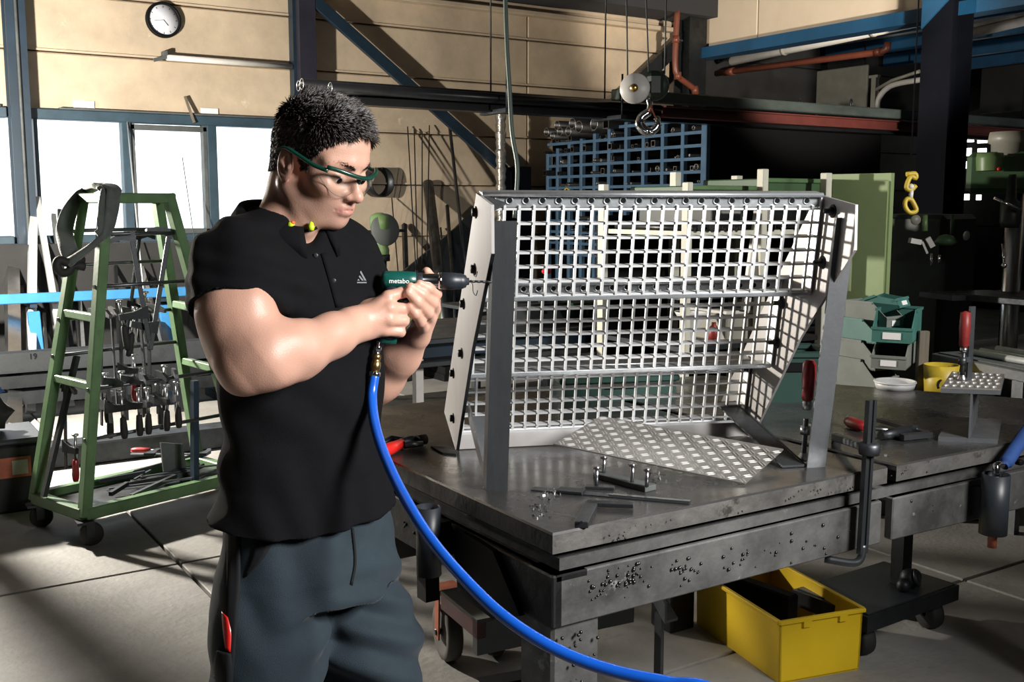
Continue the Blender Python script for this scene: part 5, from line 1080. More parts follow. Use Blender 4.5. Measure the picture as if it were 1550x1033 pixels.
for i in range(7):
    for j in range(5):
        c = uf[0].lerp(uf[1], (i + 0.5 + 0.3 * (j % 2)) / 7.4).lerp(uf[3].lerp(uf[2], (i + 0.5 + 0.3 * (j % 2)) / 7.4), (j + 0.5) / 5) + V((0, 0, 0.0155)); m.ball(c, 0.0085, 5, (1.2, 0.6, 0.35))
wobj('ribs', m, 'tread_rib', rp, kind='stuff')
ce = (uf[0] + uf[1] + uf[2] + uf[3]) / 4 + V((0, 0, 0.0142))
t = thing('screw_clamp', 'screw clamp with a bright red handle standing on the small ribbed plate', 'clamp', tuple(ce))
ce = on_p(1456, 578, ce, V((_fw.x, _fw.y, 0)));
def cz(px, py): return on_p(px, py, ce, V((_fw.x, _fw.y, 0)))
ce.z = uf[0].z + 0.0148
wobj('foot', MB().lathe([(0, 0), (0.013, 0), (0.013, 0.004), (0.007, 0.014)], ce, (0, 0, 1), 16), 'bright_steel', t)
hb, ht = cz(1459, 526), cz(1462, 471)
wobj('spindle', MB().cyl(ce + V((0, 0, 0.008)), hb, 0.006).cyl(cz(1457, 552), cz(1457, 541), 0.011), 'raw_steel', t)
wobj('handle', MB().lathe([(0.008, 0), (0.0125, 0.005), (0.013, 0.03), (0.0145, 0.05), (0.013, (ht - hb).length - 0.004), (0, (ht - hb).length)], hb, (ht - hb), 14), 'red_paint', t)
wobj('ferrule', MB().cyl(cz(1459, 533), hb, 0.010), 'bright_steel', t)
wobj('rail', MB().bar(V((cz(1467, 560).x, cz(1467, 560).y, ce.z)) + N_ * 0.0, cz(1472, 464), 0.008, 0.014, G), 'raw_steel', t)
wobj('arm', MB().bar(cz(1456, 545), cz(1468, 544), 0.014, 0.014), 'raw_steel', t)
# dark green crates at the far side of the table
def crate(c, d, h, label, rz=0.0, m='crate_green'):
    t = thing('plastic_crate', label, 'crate', tuple(c), rz); x, y = d[0] / 2, d[1] / 2; w = 0.008
    obj('body', MB().box((0, -y, h / 2), (2 * x, w, h)).box((0, y, h / 2), (2 * x, w, h)).box((-x, 0, h / 2), (w, 2 * y, h)).box((x, 0, h / 2), (w, 2 * y, h)).box((0, 0, 0.006), (2 * x, 2 * y, 0.01)), m, t)
    r = MB()
    for sx in (-1, 1): r.box((sx * x, 0, h - 0.008), (0.024, 2 * y + 0.024, 0.018), None, 0.003)
    for sy_ in (-1, 1): r.box((0, sy_ * y, h - 0.008), (2 * x + 0.024, 0.024, 0.018), None, 0.003)
    obj('rim', r, m, t); obj('grip', MB().box((0, -y - 0.004, h * 0.7), (0.1, 0.01, 0.03), None, 0.003), 'black', t)
    return t
c = on_z(1248, 608, T); crate((c.x - 0.03, c.y + 0.12, T), (0.21, 0.2), 0.155, 'dark green plastic crate at the far table edge, behind the right stair leg', rad(-32))
c = on_z(950, 607, T); crate((c.x, c.y + 0.07, T), (0.36, 0.12), 0.075, 'low dark green crate on the table behind the lowest grating', rad(-21))
c = on_z(1378, 592, T); 
t = thing('white_tub', 'white round plastic tub lid showing at the far table edge', 'tub', (c.x, c.y + 0.06, T)); wobj('tub', MB().lathe([(0, 0), (0.06, 0), (0.066, 0.022), (0.058, 0.022), (0.055, 0.006), (0, 0.006)], (c.x, c.y + 0.06, T), (0, 0, 1), 32), 'white_plastic', t); wobj('rim', MB().torus((c.x, c.y + 0.06, T + 0.022), (0, 0, 1), 0.064, 0.004, 32, 8, 0, 6.3), 'white_plastic', t)
# ------------------------------------------------------------------ things behind the table on the right
def dr(px, py, d_): return on_d(px, py, d_)
def shelf_bin(px, py, d_, w, dep, h, m, label, yaw, tilt=0.0, base=None):
    w, dep, h = w * BS, dep * BS, h * BS
    c = dr(px, py, d_); t = thing('storage_bin', label, 'bin', tuple(c), rot=(tilt, 0, yaw)); x, y = w / 2, dep / 2
    obj('shell', MB().prism([(-x, -y, 0), (-x, y, 0), (-x, y, h), (-x, -y * 0.3, h), (-x, -y, h * 0.45)], (0.006, 0, 0)).prism([(x - 0.006, -y, 0), (x - 0.006, y, 0), (x - 0.006, y, h), (x - 0.006, -y * 0.3, h), (x - 0.006, -y, h * 0.45)], (0.006, 0, 0)).box((0, y, h / 2), (w, 0.006, h)).box((0, -y, h * 0.225), (w, 0.006, h * 0.45)).box((0, 0, 0.003), (w, dep, 0.006)), m, t)
    obj('rim', MB().box((0, y, h), (w + 0.012, 0.014, 0.012)).bar((-x, y, h), (-x, -y * 0.3, h), 0.014, 0.012).bar((x, y, h), (x, -y * 0.3, h), 0.014, 0.012).box((0, -y, h * 0.45), (w + 0.01, 0.014, 0.012)), m, t)
    obj('label_card', MB().box((0, -y - 0.005, h * 0.22), (w * 0.45, 0.003, h * 0.22)), 'paper', t)
    return t
vy = YAW - PI / 2
DB = 5.3; BS = 1.23
shelf_bin(1311, 587, DB, 0.13, 0.2, 0.12, 'bin_grey', 'grey storage bin, lowest of the leaning pile behind the table', vy + 0.5)
shelf_bin(1312, 555, DB, 0.13, 0.2, 0.11, 'bin_grey', 'grey storage bin with a label card, second from the bottom of the pile', vy + 0.5)
shelf_bin(1312, 516, DB, 0.12, 0.2, 0.09, 'bin_teal', 'teal storage bin, third in the leaning pile behind the table', vy + 0.5)
shelf_bin(1322, 494, DB, 0.11, 0.2, 0.10, 'bin_grey', 'pale grey bin near the top of the leaning pile', vy + 0.6)
shelf_bin(1331, 478, DB + 0.05, 0.13, 0.22, 0.08, 'bin_teal', 'tipped grey-green bin on top of the leaning pile', vy + 0.9, rad(-22))
shelf_bin(1357, 514, DB - 0.1, 0.15, 0.24, 0.12, 'bin_teal', 'big teal storage bin on the right of the pile', vy - 0.5)
shelf_bin(1352, 553, DB - 0.1, 0.13, 0.24, 0.105, 'bin_grey', 'big grey bin under the big teal bin', vy - 0.5)
q = dr(1335, 590, DB); solo('bin_stand', MB().box((q.x, q.y, (q.z - 0.01) / 2), (0.6, 0.5, q.z - 0.012), Matrix.Rotation(vy, 3, 'Z'), 0.01), 'machine_dark', 'dark stand under the pile of storage bins', 'stand', base=(q.x, q.y, 0))
q = dr(1391, 640, DB - 0.1); zz = dr(1391, 499, DB - 0.1).z
solo('wooden_plank', MB().box((q.x, q.y, zz / 2), (0.05, 0.035, zz), Matrix.Rotation(vy, 3, 'Z'), 0.003), 'wood', 'weathered upright plank beside the big teal bin', 'plank', base=(q.x, q.y, 0))
q = dr(1422, 610, DB - 0.2); zz = dr(1422, 551, DB - 0.2).z; zb_2 = dr(1422, 612, DB - 0.2).z
t = thing('yellow_bucket', 'yellow round bucket behind the table on the right', 'bucket', (q.x, q.y, zb_2))
wobj('bucket', MB().lathe([(0, 0), (0.068, 0), (0.082, zz - zb_2), (0.077, zz - zb_2), (0.062, 0.01)], (q.x, q.y, zb_2), (0, 0, 1), 28), 'yellow_paint', t); wobj('bail', MB().torus((q.x - 0.05, q.y - 0.055, zz - 0.09), (-0.5, -0.8, 0.2), 0.03, 0.006, 16, 6, 3.3, 6.0), 'black', t)
solo('bucket_stand', MB().box((q.x + 0.05, q.y, zb_2 / 2 - 0.005), (0.3, 0.3, zb_2 - 0.01), Matrix.Rotation(vy, 3, 'Z'), 0.01), 'machine_dark', 'low dark stand under the yellow bucket', 'stand')
# grey bench with tubes at the right edge
a, b = dr(1420, 543, 5.3), dr(1552, 572, 4.75); d = b - a; b = V((b.x, b.y, a.z)); d = (b - a).normalized(); pr = V((-d.y, d.x, 0)); pr = pr if pr.dot(_fw) > 0 else -pr
t = thing('side_bench', 'light grey square-tube bench frame at the right edge carrying bright tubes', 'bench', (a.x, a.y, 0)); e = b + d * 0.5
wobj('top_rail', MB().bar(a - d * 0.02, e, 0.05, 0.05, ch=0.004), 'grey_flat_bar', t); wobj('top_rail', MB().bar(a + pr * 0.5, e + pr * 0.5, 0.05, 0.05, ch=0.004), 'grey_flat_bar', t); wobj('end_rail', MB().bar(a, a + pr * 0.5, 0.05, 0.05), 'grey_flat_bar', t)
wobj('top_sheet', MB().prism([a + V((0, 0, 0.026)), e + V((0, 0, 0.026)), e + pr * 0.5 + V((0, 0, 0.026)), a + pr * 0.5 + V((0, 0, 0.026))], (0, 0, 0.006)), 'sash_grey', t)
for p_ in (a, b - d * 0.02, a + pr * 0.5, b + pr * 0.5): wobj('leg', MB().box((p_.x, p_.y, p_.z / 2), (0.04, 0.04, p_.z)), 'grey_flat_bar', t)
for i, (o1, o2, r, lab) in enumerate(((0.08, 0.12, 0.016, 'bright tube nearest the edge of the side bench'), (0.17, 0.19, 0.014, 'middle bright tube on the side bench'), (0.27, 0.25, 0.018, 'rear bright tube on the side bench'))):
    solo('steel_tube', MB().hollow(a + d * 0.10 + pr * o1 + V((0, 0, 0.0325 + r)), e + pr * o2 + V((0, 0, 0.0325 + r)), r, r * 0.8, 14), 'galv_white', lab, 'tube')
# welding torch in the right holder
t = thing('welding_torch', 'blue-handled welding torch hanging in the table holder at the right', 'torch', (h2.x, Y0 - 0.065, h2.z - 0.1))
b_ = V((h2.x, Y0 - 0.065, h2.z))
wobj('neck', MB().tube(smooth_path([b_ + V((0, 0.0, -0.09)), b_ + V((0.0, 0, 0.0)), b_ + V((0.006, 0.004, 0.02)), on_y(1520, 704, Y0 - 0.062)], 4), 0.0085, 12), 'chrome', t)
wobj('nozzle', MB().cyl(b_ + V((0, 0, -0.185)), b_ + V((0, 0, -0.09)), 0.011), 'orange_rust', t)
wobj('handle', MB().tube(smooth_path([on_y(1519, 706, Y0 - 0.062), on_y(1526, 696, Y0 - 0.06), on_y(1540, 675, Y0 - 0.05), on_y(1556, 652, Y0 - 0.04), on_y(1600, 600, Y0 - 0.02)], 5), [0.012] * 3 + [0.017] * 18, 14), 'cloth_blue', t)
wobj('trigger', MB().box(on_y(1543, 700, Y0 - 0.05), (0.02, 0.02, 0.014), None, 0.004), 'black', t)
# ------------------------------------------------------------------ trolleys and the yellow box under the table
t = thing('red_trolley', 'low red trolley with a grey deck and big castor wheels, left under the table', 'trolley', (1.75, 2.75, 0))
ZD = 0.30
dk = [on_z(667, 894, ZD), on_z(733, 882, ZD), on_z(800, 922, ZD), on_z(722, 939, ZD)]
ax = (dk[1] - dk[0]).normalized(); ay = (dk[3] - dk[0]).normalized()
dk2 = [dk[0], dk[0] + ax * 0.55, dk[3] + ax * 0.55, dk[3]]
wobj('deck', MB().prism(dk2, (0, 0, -0.012)), 'bin_grey', t)
wobj('side_rail', MB().prism([dk[0] + V((0, 0, -0.012)), dk[3] + V((0, 0, -0.012)), dk[3] + V((0, 0, -0.06)), dk[0] + V((0, 0, -0.06))], ax * 0.03), 'red_paint', t)
wobj('front_rail', MB().prism([dk[3] + V((0, 0, -0.001)), dk2[2] + V((0, 0, -0.001)), dk2[2] + V((0, 0, -0.11)), dk[3] + V((0, 0, -0.11))], -ay * 0.03), 'chuck_black', t)
up_ = [on_z(600, 846, 0.42), on_z(672, 846, 0.42), on_z(674, 858, 0.42), on_z(600, 868, 0.42)]
q = dk[0] - ay * 0.30
wobj('push_rail', MB().box(((q.x + dk[0].x) / 2 - 0.05, (q.y + dk[0].y) / 2 + 0.1, 0.40), (0.5, 0.1, 0.10), Matrix.Rotation(0.0, 3, 'Z'), 0.004), 'sash_grey', t)
wobj('push_post', MB().box((dk[0].x + 0.02, dk[0].y + 0.12, 0.30), (0.05, 0.06, 0.14)), 'black', t)
def caster(c, r, w, yaw, top):
    d = V((cos(yaw), sin(yaw), 0)); s = V((-d.y, d.x, 0)); ct = V((c.x, c.y, r))
    k = wobj('caster', MB().bar(ct + s * (w / 2 + 0.012) + V((0, 0, -0.02)), V((c.x, c.y, top)) + s * (w / 2 + 0.012) - d * 0.01, 0.045, 0.006, s).bar(ct - s * (w / 2 + 0.012) + V((0, 0, -0.02)), V((c.x, c.y, top)) - s * (w / 2 + 0.012) - d * 0.01, 0.045, 0.006, s).box((c.x, c.y, top), (0.09, 0.09, 0.012)), 'orange_rust', t)
    obj('wheel', shift(MB().lathe([(0.012, -w * 0.45), (r * 0.62, -w * 0.42), (r * 0.7, -w * 0.5), (r * 0.93, -w * 0.5), (r, -w * 0.3), (r, w * 0.3), (r * 0.93, w * 0.5), (r * 0.7, w * 0.5), (r * 0.62, w * 0.42), (0.012, w * 0.45)], ct, s, 28), t.location), 'tyre_grey', k); obj('axle', shift(MB().cyl(ct - s * (w / 2 + 0.02), ct + s * (w / 2 + 0.02), 0.010), t.location), 'dark_steel', k)
c1 = on_z(678, 998, 0); caster(c1, 0.10, 0.05, rad(78), 0.245)
c2 = on_z(757, 1012, 0); caster(V((c2.x + 0.05, c2.y + 0.1, 0)), 0.085, 0.045, rad(40), 0.225)
wobj('guard', MB().prism([on_z(729, 1040, 0.01), on_z(900, 1010, 0.01), on_z(900, 1010, 0.11), on_z(729, 1040, 0.11)], (0.02, 0.06, 0)), 'black', t)
t = thing('flat_trolley', 'dark flat trolley with a chipped deck under the right part of the table', 'trolley', (2.7, 2.3, 0))
ZF = 0.17
p1_, p2_ = on_z(1452, 886, ZF), on_z(1322, 932, ZF)
ex = (p2_ - p1_).normalized(); d2 = V((-ex.y, ex.x, 0)); d2 = d2 if d2.dot(_fw) > 0 else -d2
pk = on_z(1338, 850, ZF); e3 = (pk - p1_)
dkf = [p1_, p2_ + ex * 0.03, p2_ + ex * 0.03 + e3, p1_ + e3]
wobj('deck', MB().prism(dkf, (0, 0, -0.055)), 'dark_steel', t)
wobj('deck_sheet', MB().prism([V((*dkf[0].lerp(dkf[2], 0.03).xy, ZF)), V((*dkf[1].lerp(dkf[3], 0.03).xy, ZF)), V((*dkf[2].lerp(dkf[0], 0.03).xy, ZF)), V((*dkf[3].lerp(dkf[1], 0.03).xy, ZF))], (0, 0, 0.004)), 'chuck_black', t)
for f, s_ in ((0.10, 0.25), (0.85, 0.25), (0.1, 0.8), (0.85, 0.8)):
    c = dkf[0].lerp(dkf[1], f) + e3 * s_; r = 0.055
    k = wobj('caster', MB().box((c.x, c.y, ZF - 0.06), (0.1, 0.1, 0.01)).bar((c.x + 0.03, c.y, ZF - 0.06), (c.x + 0.03, c.y, 0.05), 0.03, 0.006, (1, 0, 0)), 'dark_steel', t)
    obj('wheel', shift(MB().lathe([(0.01, -0.022), (r * 0.92, -0.025), (r, -0.015), (r, 0.015), (r * 0.92, 0.025), (0.01, 0.022)], (c.x, c.y, r), (0.9, -0.3, 0), 24), t.location), 'black_rubber', k)
q = dkf[0].lerp(dkf[1], 0.35) + e3 * 0.25
solo('chain_heap', MB().ball(q + V((0, 0, 0.04)), 0.035, 8, (1, 1, 1)).ball(q + V((0.05, 0.02, 0.03)), 0.028, 8).ball(q + V((-0.045, -0.01, 0.025)), 0.025, 8).torus(q + V((0.0, -0.03, 0.05)), (0.4, -0.8, 0.3), 0.025, 0.006, 14, 6, 0, 6.3), 'dark_steel', 'heap of dark shackles on the flat trolley beside the yellow box', 'shackles')
q = dkf[0].lerp(dkf[1], 0.32) + e3 * 0.4; solo('steel_post', MB().box((q.x, q.y, ZF + 0.2), (0.05, 0.05, 0.39)), 'dark_steel', 'dark post standing on the flat trolley under the table', 'post')
# yellow open-fronted box
yb0, yb1 = on_z(1180, 1036, 0.0), on_z(1300, 1014, 0.0)
f_ = (yb1 - yb0); fw_ = f_.normalized(); bk_ = V((-fw_.y, fw_.x, 0)); bk_ = bk_ if bk_.dot(_fw) > 0 else -bk_
w_ = f_.length; HB = on_p(1180, 943, yb0, V((_fw.x, _fw.y, 0))).z
lf = on_p(1056, 890, yb0, fw_); ldep = (lf - yb0).dot(bk_)
t = thing('yellow_box', 'open yellow plastic storage box on the floor under the table', 'box', tuple(yb0))
ldep = min(max(ldep, 0.3), 0.62); h2_ = lf.z
def yp(a, b, z): return yb0 + fw_ * a + bk_ * b + V((0, 0, z))
ins = 0.012
wobj('front_wall', MB().prism([yp(0, 0, 0), yp(w_, 0, 0), yp(w_ + 0.005, 0, HB), yp(-0.005, 0, HB)], bk_ * 0.006), 'yellow_plastic', t)
wobj('side_wall', MB().prism([yp(0, 0, 0), yp(0, ldep, 0), yp(-0.005, ldep, HB), yp(-0.005, 0, HB)], fw_ * 0.006), 'yellow_plastic', t)
wobj('side_wall', MB().prism([yp(w_, 0, 0), yp(w_, ldep, 0), yp(w_ + 0.005, ldep, HB), yp(w_ + 0.005, 0, HB)], -fw_ * 0.006), 'yellow_plastic', t)
wobj('back_wall', MB().prism([yp(0, ldep, 0), yp(w_, ldep, 0), yp(w_, ldep, HB), yp(0, ldep, HB)], -bk_ * 0.006), 'yellow_plastic', t)
wobj('bottom', MB().prism([yp(0, 0, 0.001), yp(w_, 0, 0.001), yp(w_, ldep, 0.001), yp(0, ldep, 0.001)], (0, 0, 0.005)), 'yellow_plastic', t)
wobj('rim', MB().bar(yp(-0.012, -0.003, HB), yp(w_ + 0.012, -0.003, HB), 0.016, 0.014, ch=0.003).bar(yp(-0.008, 0, HB), yp(-0.008, ldep, HB), 0.016, 0.014, ch=0.003).bar(yp(w_ + 0.008, 0, HB), yp(w_ + 0.008, ldep, HB), 0.016, 0.014, ch=0.003).bar(yp(-0.01, ldep, HB), yp(w_ + 0.01, ldep, HB), 0.016, 0.014, ch=0.003), 'yellow_plastic', t)
for a in (0.3, 0.75): wobj('rim_tab', MB().box(yp(w_ * a, -0.006, HB - 0.014), (0.03, 0.01, 0.02), Matrix.Rotation(math.atan2(fw_.y, fw_.x), 3, 'Z')), 'yellow_plastic', t)
rr = random.Random(4)
for i in range(9):
    a = yp(rr.uniform(0.03, w_ - 0.03), rr.uniform(0.05, ldep - 0.05), 0.012 + 0.022 * (i % 4)); b = a + fw_ * rr.uniform(-0.06, 0.06) + bk_ * rr.uniform(-0.15, 0.15)
    b = yp(min(max((b - yb0).dot(fw_), 0.02), w_ - 0.02), min(max((b - yb0).dot(bk_), 0.03), ldep - 0.03), b.z)
    solo('steel_offcut', MB().bar(a, b, 0.02, 0.018), 'dark_steel', 'dark steel offcut inside the yellow box', 'offcut', group='offcuts in the yellow box')
a = yp(0.10, ldep * 0.45, HB - 0.02); solo('tool_case', MB().bar(yp(0.06, ldep - 0.05, HB - 0.05), yp(0.16, 0.16, HB - 0.05), 0.05, 0.12, ch=0.006), 'black', 'long black tool case sticking up in the yellow box', 'case')
solo('bin_steel_angle', MB().angle(on_z(1006, 945, 0.30), on_z(1010, 945, 0.30) + V((0.1, 0.2, 0)), 0.05, 0.06, 0.008, (0, 0, 1), (1, 0, 0)).box(on_z(1010, 945, 0.30) + V((0.04, 0.08, -0.148)), (0.012, 0.03, 0.29)), 'raw_steel', 'small light steel angle on a thin stem under the table', 'angle')
# ================================================================== the worker
HF = V((cos(YAW), sin(YAW), 0)); UPZ = V((0, 0, 1))
def acz(p): p = V(p); return np.array((p.dot(_rt), p.dot(HF), p.z))
def A(px, py, d): return acz(on_d(px, py, d))
def to_world(a): return np.asarray(a) @ np.array([tuple(_rt), tuple(HF), (0, 0, 1)])
class Field:
    def __init__(s, lo, hi, h):
        s.lo = np.array(lo, float); s.h = h; s.n = np.ceil((np.array(hi) - s.lo) / h).astype(int) + 1
        s.D = np.full(s.n, 1.0, np.float32); s.ax = [(s.lo[i] + h * np.arange(s.n[i])).astype(np.float32) for i in range(3)]
    def sub(s, bmin, bmax, pad):
        sl = []
        for i in range(3):
            a = int(max(0, math.floor((bmin[i] - pad - s.lo[i]) / s.h))); b = int(min(s.n[i], math.ceil((bmax[i] + pad - s.lo[i]) / s.h) + 1)); sl.append(slice(a, max(a, b)))
        return tuple(sl), [s.ax[0][sl[0]][:, None, None], s.ax[1][sl[1]][None, :, None], s.ax[2][sl[2]][None, None, :]]
    def comb(s, sl, d, k, op='u'):
        cur = s.D[sl]
        if op == 'u':
            h = np.maximum(k - np.abs(cur - d), 0) / max(k, 1e-6); s.D[sl] = np.minimum(cur, d) - h * h * k * 0.25
        elif op == 's':
            d = -d; h = np.maximum(k - np.abs(cur - d), 0) / max(k, 1e-6); s.D[sl] = np.maximum(cur, d) + h * h * k * 0.25
    def cone(s, a, b, r1, r2, k=0.01, op='u', flat=None):
        a = np.array(a, float); b = np.array(b, float); r = max(r1, r2)
        sl, (x, y, z) = s.sub(np.minimum(a, b) - r, np.maximum(a, b) + r, k + s.h * 3)
        d = s._cone(x, y, z, a, b, r1, r2); s.comb(sl, d, k, op)
    def _cone(s, x, y, z, a, b, r1, r2):
        ba = b - a; L = max(float(ba @ ba), 1e-9); px, py, pz = x - a[0], y - a[1], z - a[2]
        t = np.clip((px * ba[0] + py * ba[1] + pz * ba[2]) / L, 0, 1)
        return np.sqrt((px - t * ba[0]) ** 2 + (py - t * ba[1]) ** 2 + (pz - t * ba[2]) ** 2) - (r1 + (r2 - r1) * t)
    def chain(s, pts, rs, k_in=0.004, k=0.006, cap=None):
        """a limb of several segments, joined to itself first and then to the body"""
        P = [np.array(p, float) for p in pts]; R = max(rs)
        sl, (x, y, z) = s.sub(np.min(P, 0) - R, np.max(P, 0) + R, k + s.h * 3); d = None
        for i in range(len(P) - 1):
            e = s._cone(x, y, z, P[i], P[i + 1], rs[i], rs[i + 1])
            if d is None: d = e
            else: hh = np.maximum(k_in - np.abs(d - e), 0) / k_in; d = np.minimum(d, e) - hh * hh * k_in * 0.25
        if cap is not None:
            p, n = np.array(cap[0], float), np.array(cap[1], float); n = n / np.linalg.norm(n)
            d = np.maximum(d, (x - p[0]) * n[0] + (y - p[1]) * n[1] + (z - p[2]) * n[2])
        s.comb(sl, d, k)
    def ell(s, c, r, R=None, k=0.01, op='u'):
        c = np.array(c, float); r = np.array(r, float); m = r.max()
        sl, (x, y, z) = s.sub(c - m, c + m, k + s.h * 3); px, py, pz = x - c[0], y - c[1], z - c[2]
        if R is None: q = [px, py, pz]
        else: q = [px * R[i][0] + py * R[i][1] + pz * R[i][2] for i in range(3)]
        k0 = np.sqrt(sum((q[i] / r[i]) ** 2 for i in range(3))); k1 = np.sqrt(sum((q[i] / r[i] ** 2) ** 2 for i in range(3)))
        s.comb(sl, k0 * (k0 - 1) / np.maximum(k1, 1e-6), k, op)
    def loft(s, rings, L, F, k=0.01, e=2.3):
        """rings (centre, half width along L, half depth along F), bottom to top"""
        rings = sorted(rings, key=lambda q: q[0][2]); zs = np.array([q[0][2] for q in rings]); ca = np.array([q[0][0] for q in rings]); cc = np.array([q[0][1] for q in rings]); rx = np.array([q[1] for q in rings]); ry = np.array([q[2] for q in rings]); m = max(rx.max(), ry.max())
        sl, (x, y, z) = s.sub((ca.min() - m, cc.min() - m, zs[0]), (ca.max() + m, cc.max() + m, zs[-1]), k + s.h * 3)
        zc = np.clip(z, zs[0], zs[-1]); ip = lambda v: np.interp(zc.ravel(), zs, v).reshape(zc.shape)
        # smooth the interpolation a little
        A0, C0_, RX, RY = ip(ca), ip(cc), ip(rx), ip(ry)
        u = (x - A0) * L[0] + (y - C0_) * L[1]; v = (x - A0) * F[0] + (y - C0_) * F[1]
        q = (np.abs(u / RX) ** e + np.abs(v / RY) ** e) ** (1 / e); d = (q - 1) * np.minimum(RX, RY)
        d = np.maximum(d, np.maximum(zs[0] - z, z - zs[-1])); s.comb(sl, d, k)
    def cut(s, p, n, k=0.004, box=None):
        """remove the half space beyond the plane (n points out), within box"""
        p = np.array(p, float); n = np.array(n, float); n = n / np.linalg.norm(n)
        b = box if box else (s.lo, s.lo + s.h * s.n); sl, (x, y, z) = s.sub(b[0], b[1], 0)
        d = (x - p[0]) * n[0] + (y - p[1]) * n[1] + (z - p[2]) * n[2]; cur = s.D[sl]
        h = np.maximum(k - np.abs(cur - d), 0) / k; s.D[sl] = np.maximum(cur, d) + h * h * k * 0.25
    def nets(s, smooth=1):
        D = s.D; S = D < 0; cnt = np.zeros(tuple(s.n - 1), np.int8)
        O8 = [(i, j, k) for i in (0, 1) for j in (0, 1) for k in (0, 1)]; n = s.n - 1
        for o in O8: cnt += S[o[0]:o[0] + n[0], o[1]:o[1] + n[1], o[2]:o[2] + n[2]]
        idx = np.argwhere((cnt > 0) & (cnt < 8)); m = len(idx); del cnt
        vid = np.full(tuple(n), -1, np.int32); vid[tuple(idx.T)] = np.arange(m)
        pos = np.zeros((m, 3)); c = np.zeros(m)
        val = {o: D[idx[:, 0] + o[0], idx[:, 1] + o[1], idx[:, 2] + o[2]] for o in O8}
        for o in O8:
            for ax in range(3):
                if o[ax]: continue
                p = list(o); p[ax] = 1; p = tuple(p); e0, e1 = val[o], val[p]; cr = (e0 < 0) != (e1 < 0)
                t = np.where(cr, e0 / np.where(cr, e0 - e1, 1), 0)
                add = np.array(o, float)[None, :].repeat(m, 0); add[:, ax] += t; pos += add * cr[:, None]; c += cr
        v = s.lo + s.h * (idx + pos / c[:, None]); F = []
        for ax in range(3):
            a1, a2 = (ax + 1) % 3, (ax + 2) % 3
            s0 = [slice(None)] * 3; s1 = [slice(None)] * 3; s0[ax] = slice(0, -1); s1[ax] = slice(1, None)
            ed = np.argwhere(S[tuple(s0)] != S[tuple(s1)]); ok = (ed[:, a1] > 0) & (ed[:, a2] > 0) & (ed[:, a1] < n[a1]) & (ed[:, a2] < n[a2]); ed = ed[ok]
            q = []
            for d1, d2 in ((1, 1), (0, 1), (0, 0), (1, 0)):
                e = ed.copy(); e[:, a1] -= d1; e[:, a2] -= d2; q.append(vid[tuple(e.T)])
            q = np.stack(q, 1); ins = S[tuple(ed.T)]; q[~ins] = q[~ins][:, ::-1]; F.append(q)
        f = np.concatenate(F); f = f[(f >= 0).all(1)]
        for _ in range(smooth):
            acc = np.zeros_like(v); w = np.zeros(len(v))
            for i in range(4):
                a, b = f[:, i], f[:, (i + 1) % 4]
                for q in range(3): acc[:, q] += np.bincount(a, v[b, q], len(v)) + np.bincount(b, v[a, q], len(v))
                w += np.bincount(a, minlength=len(v)) + np.bincount(b, minlength=len(v))
            v = v * 0.4 + acc / np.maximum(w, 1)[:, None] * 0.6
        return v, f
def vnormals(v, f):
    n = np.cross(v[f[:, 2]] - v[f[:, 0]], v[f[:, 3]] - v[f[:, 1]]); out = np.zeros_like(v)
    for i in range(4):
        for q in range(3): out[:, q] += np.bincount(f[:, i], n[:, q], len(v))
    return out / np.maximum(np.linalg.norm(out, axis=1), 1e-9)[:, None]
def np_mesh(name, v, f):
    me = bpy.data.meshes.new(name); me.vertices.add(len(v)); me.vertices.foreach_set('co', np.asarray(v, np.float32).ravel())
    me.loops.add(f.size); me.loops.foreach_set('vertex_index', f.astype(np.int32).ravel())
    me.polygons.add(len(f)); me.polygons.foreach_set('loop_start', np.arange(0, f.size, 4, dtype=np.int32)); me.polygons.foreach_set('loop_total', np.full(len(f), 4, np.int32))
    me.polygons.foreach_set('use_smooth', np.ones(len(f), bool)); me.update(calc_edges=True); me.validate(); return me
from mathutils.bvhtree import BVHTree
def bvh_of(v, f): return BVHTree.FromPolygons([tuple(q) for q in v], [tuple(q) for q in f])
# body axes: facing to the right of the picture and towards the viewer
bt_ = rad(45)
Fb = np.array((cos(bt_), -sin(bt_), 0)); Lb = np.array((sin(bt_), cos(bt_), 0))
# head axes
th, ph = rad(31), rad(19)
fh = np.array((cos(th), -sin(th), 0)); LH = np.array((sin(th), cos(th), 0)); zz_ = np.array((0, 0, 1.0))
FH = fh * cos(ph) - zz_ * sin(ph); UH = fh * sin(ph) + zz_ * cos(ph)
OH = A(437, 251, 1.93) + LH * 0.077
def hd(x, y, z): return OH + FH * x + LH * y + UH * z
RH = [FH, LH, UH]
person_base = to_world(A(468, 850, 2.03)); person_base[2] = 0
man = thing('person', 'man in a black polo shirt and blue-grey work trousers drilling with a pneumatic drill', 'person', tuple(person_base))
PB = person_base
# ---- skin: head, neck, torso, arms, hands, legs as one surface
a0 = A(262, 500, 2.0); 
bf = Field((-0.66, 1.74, 0.02), (-0.10, 2.46, 1.79), 0.003)
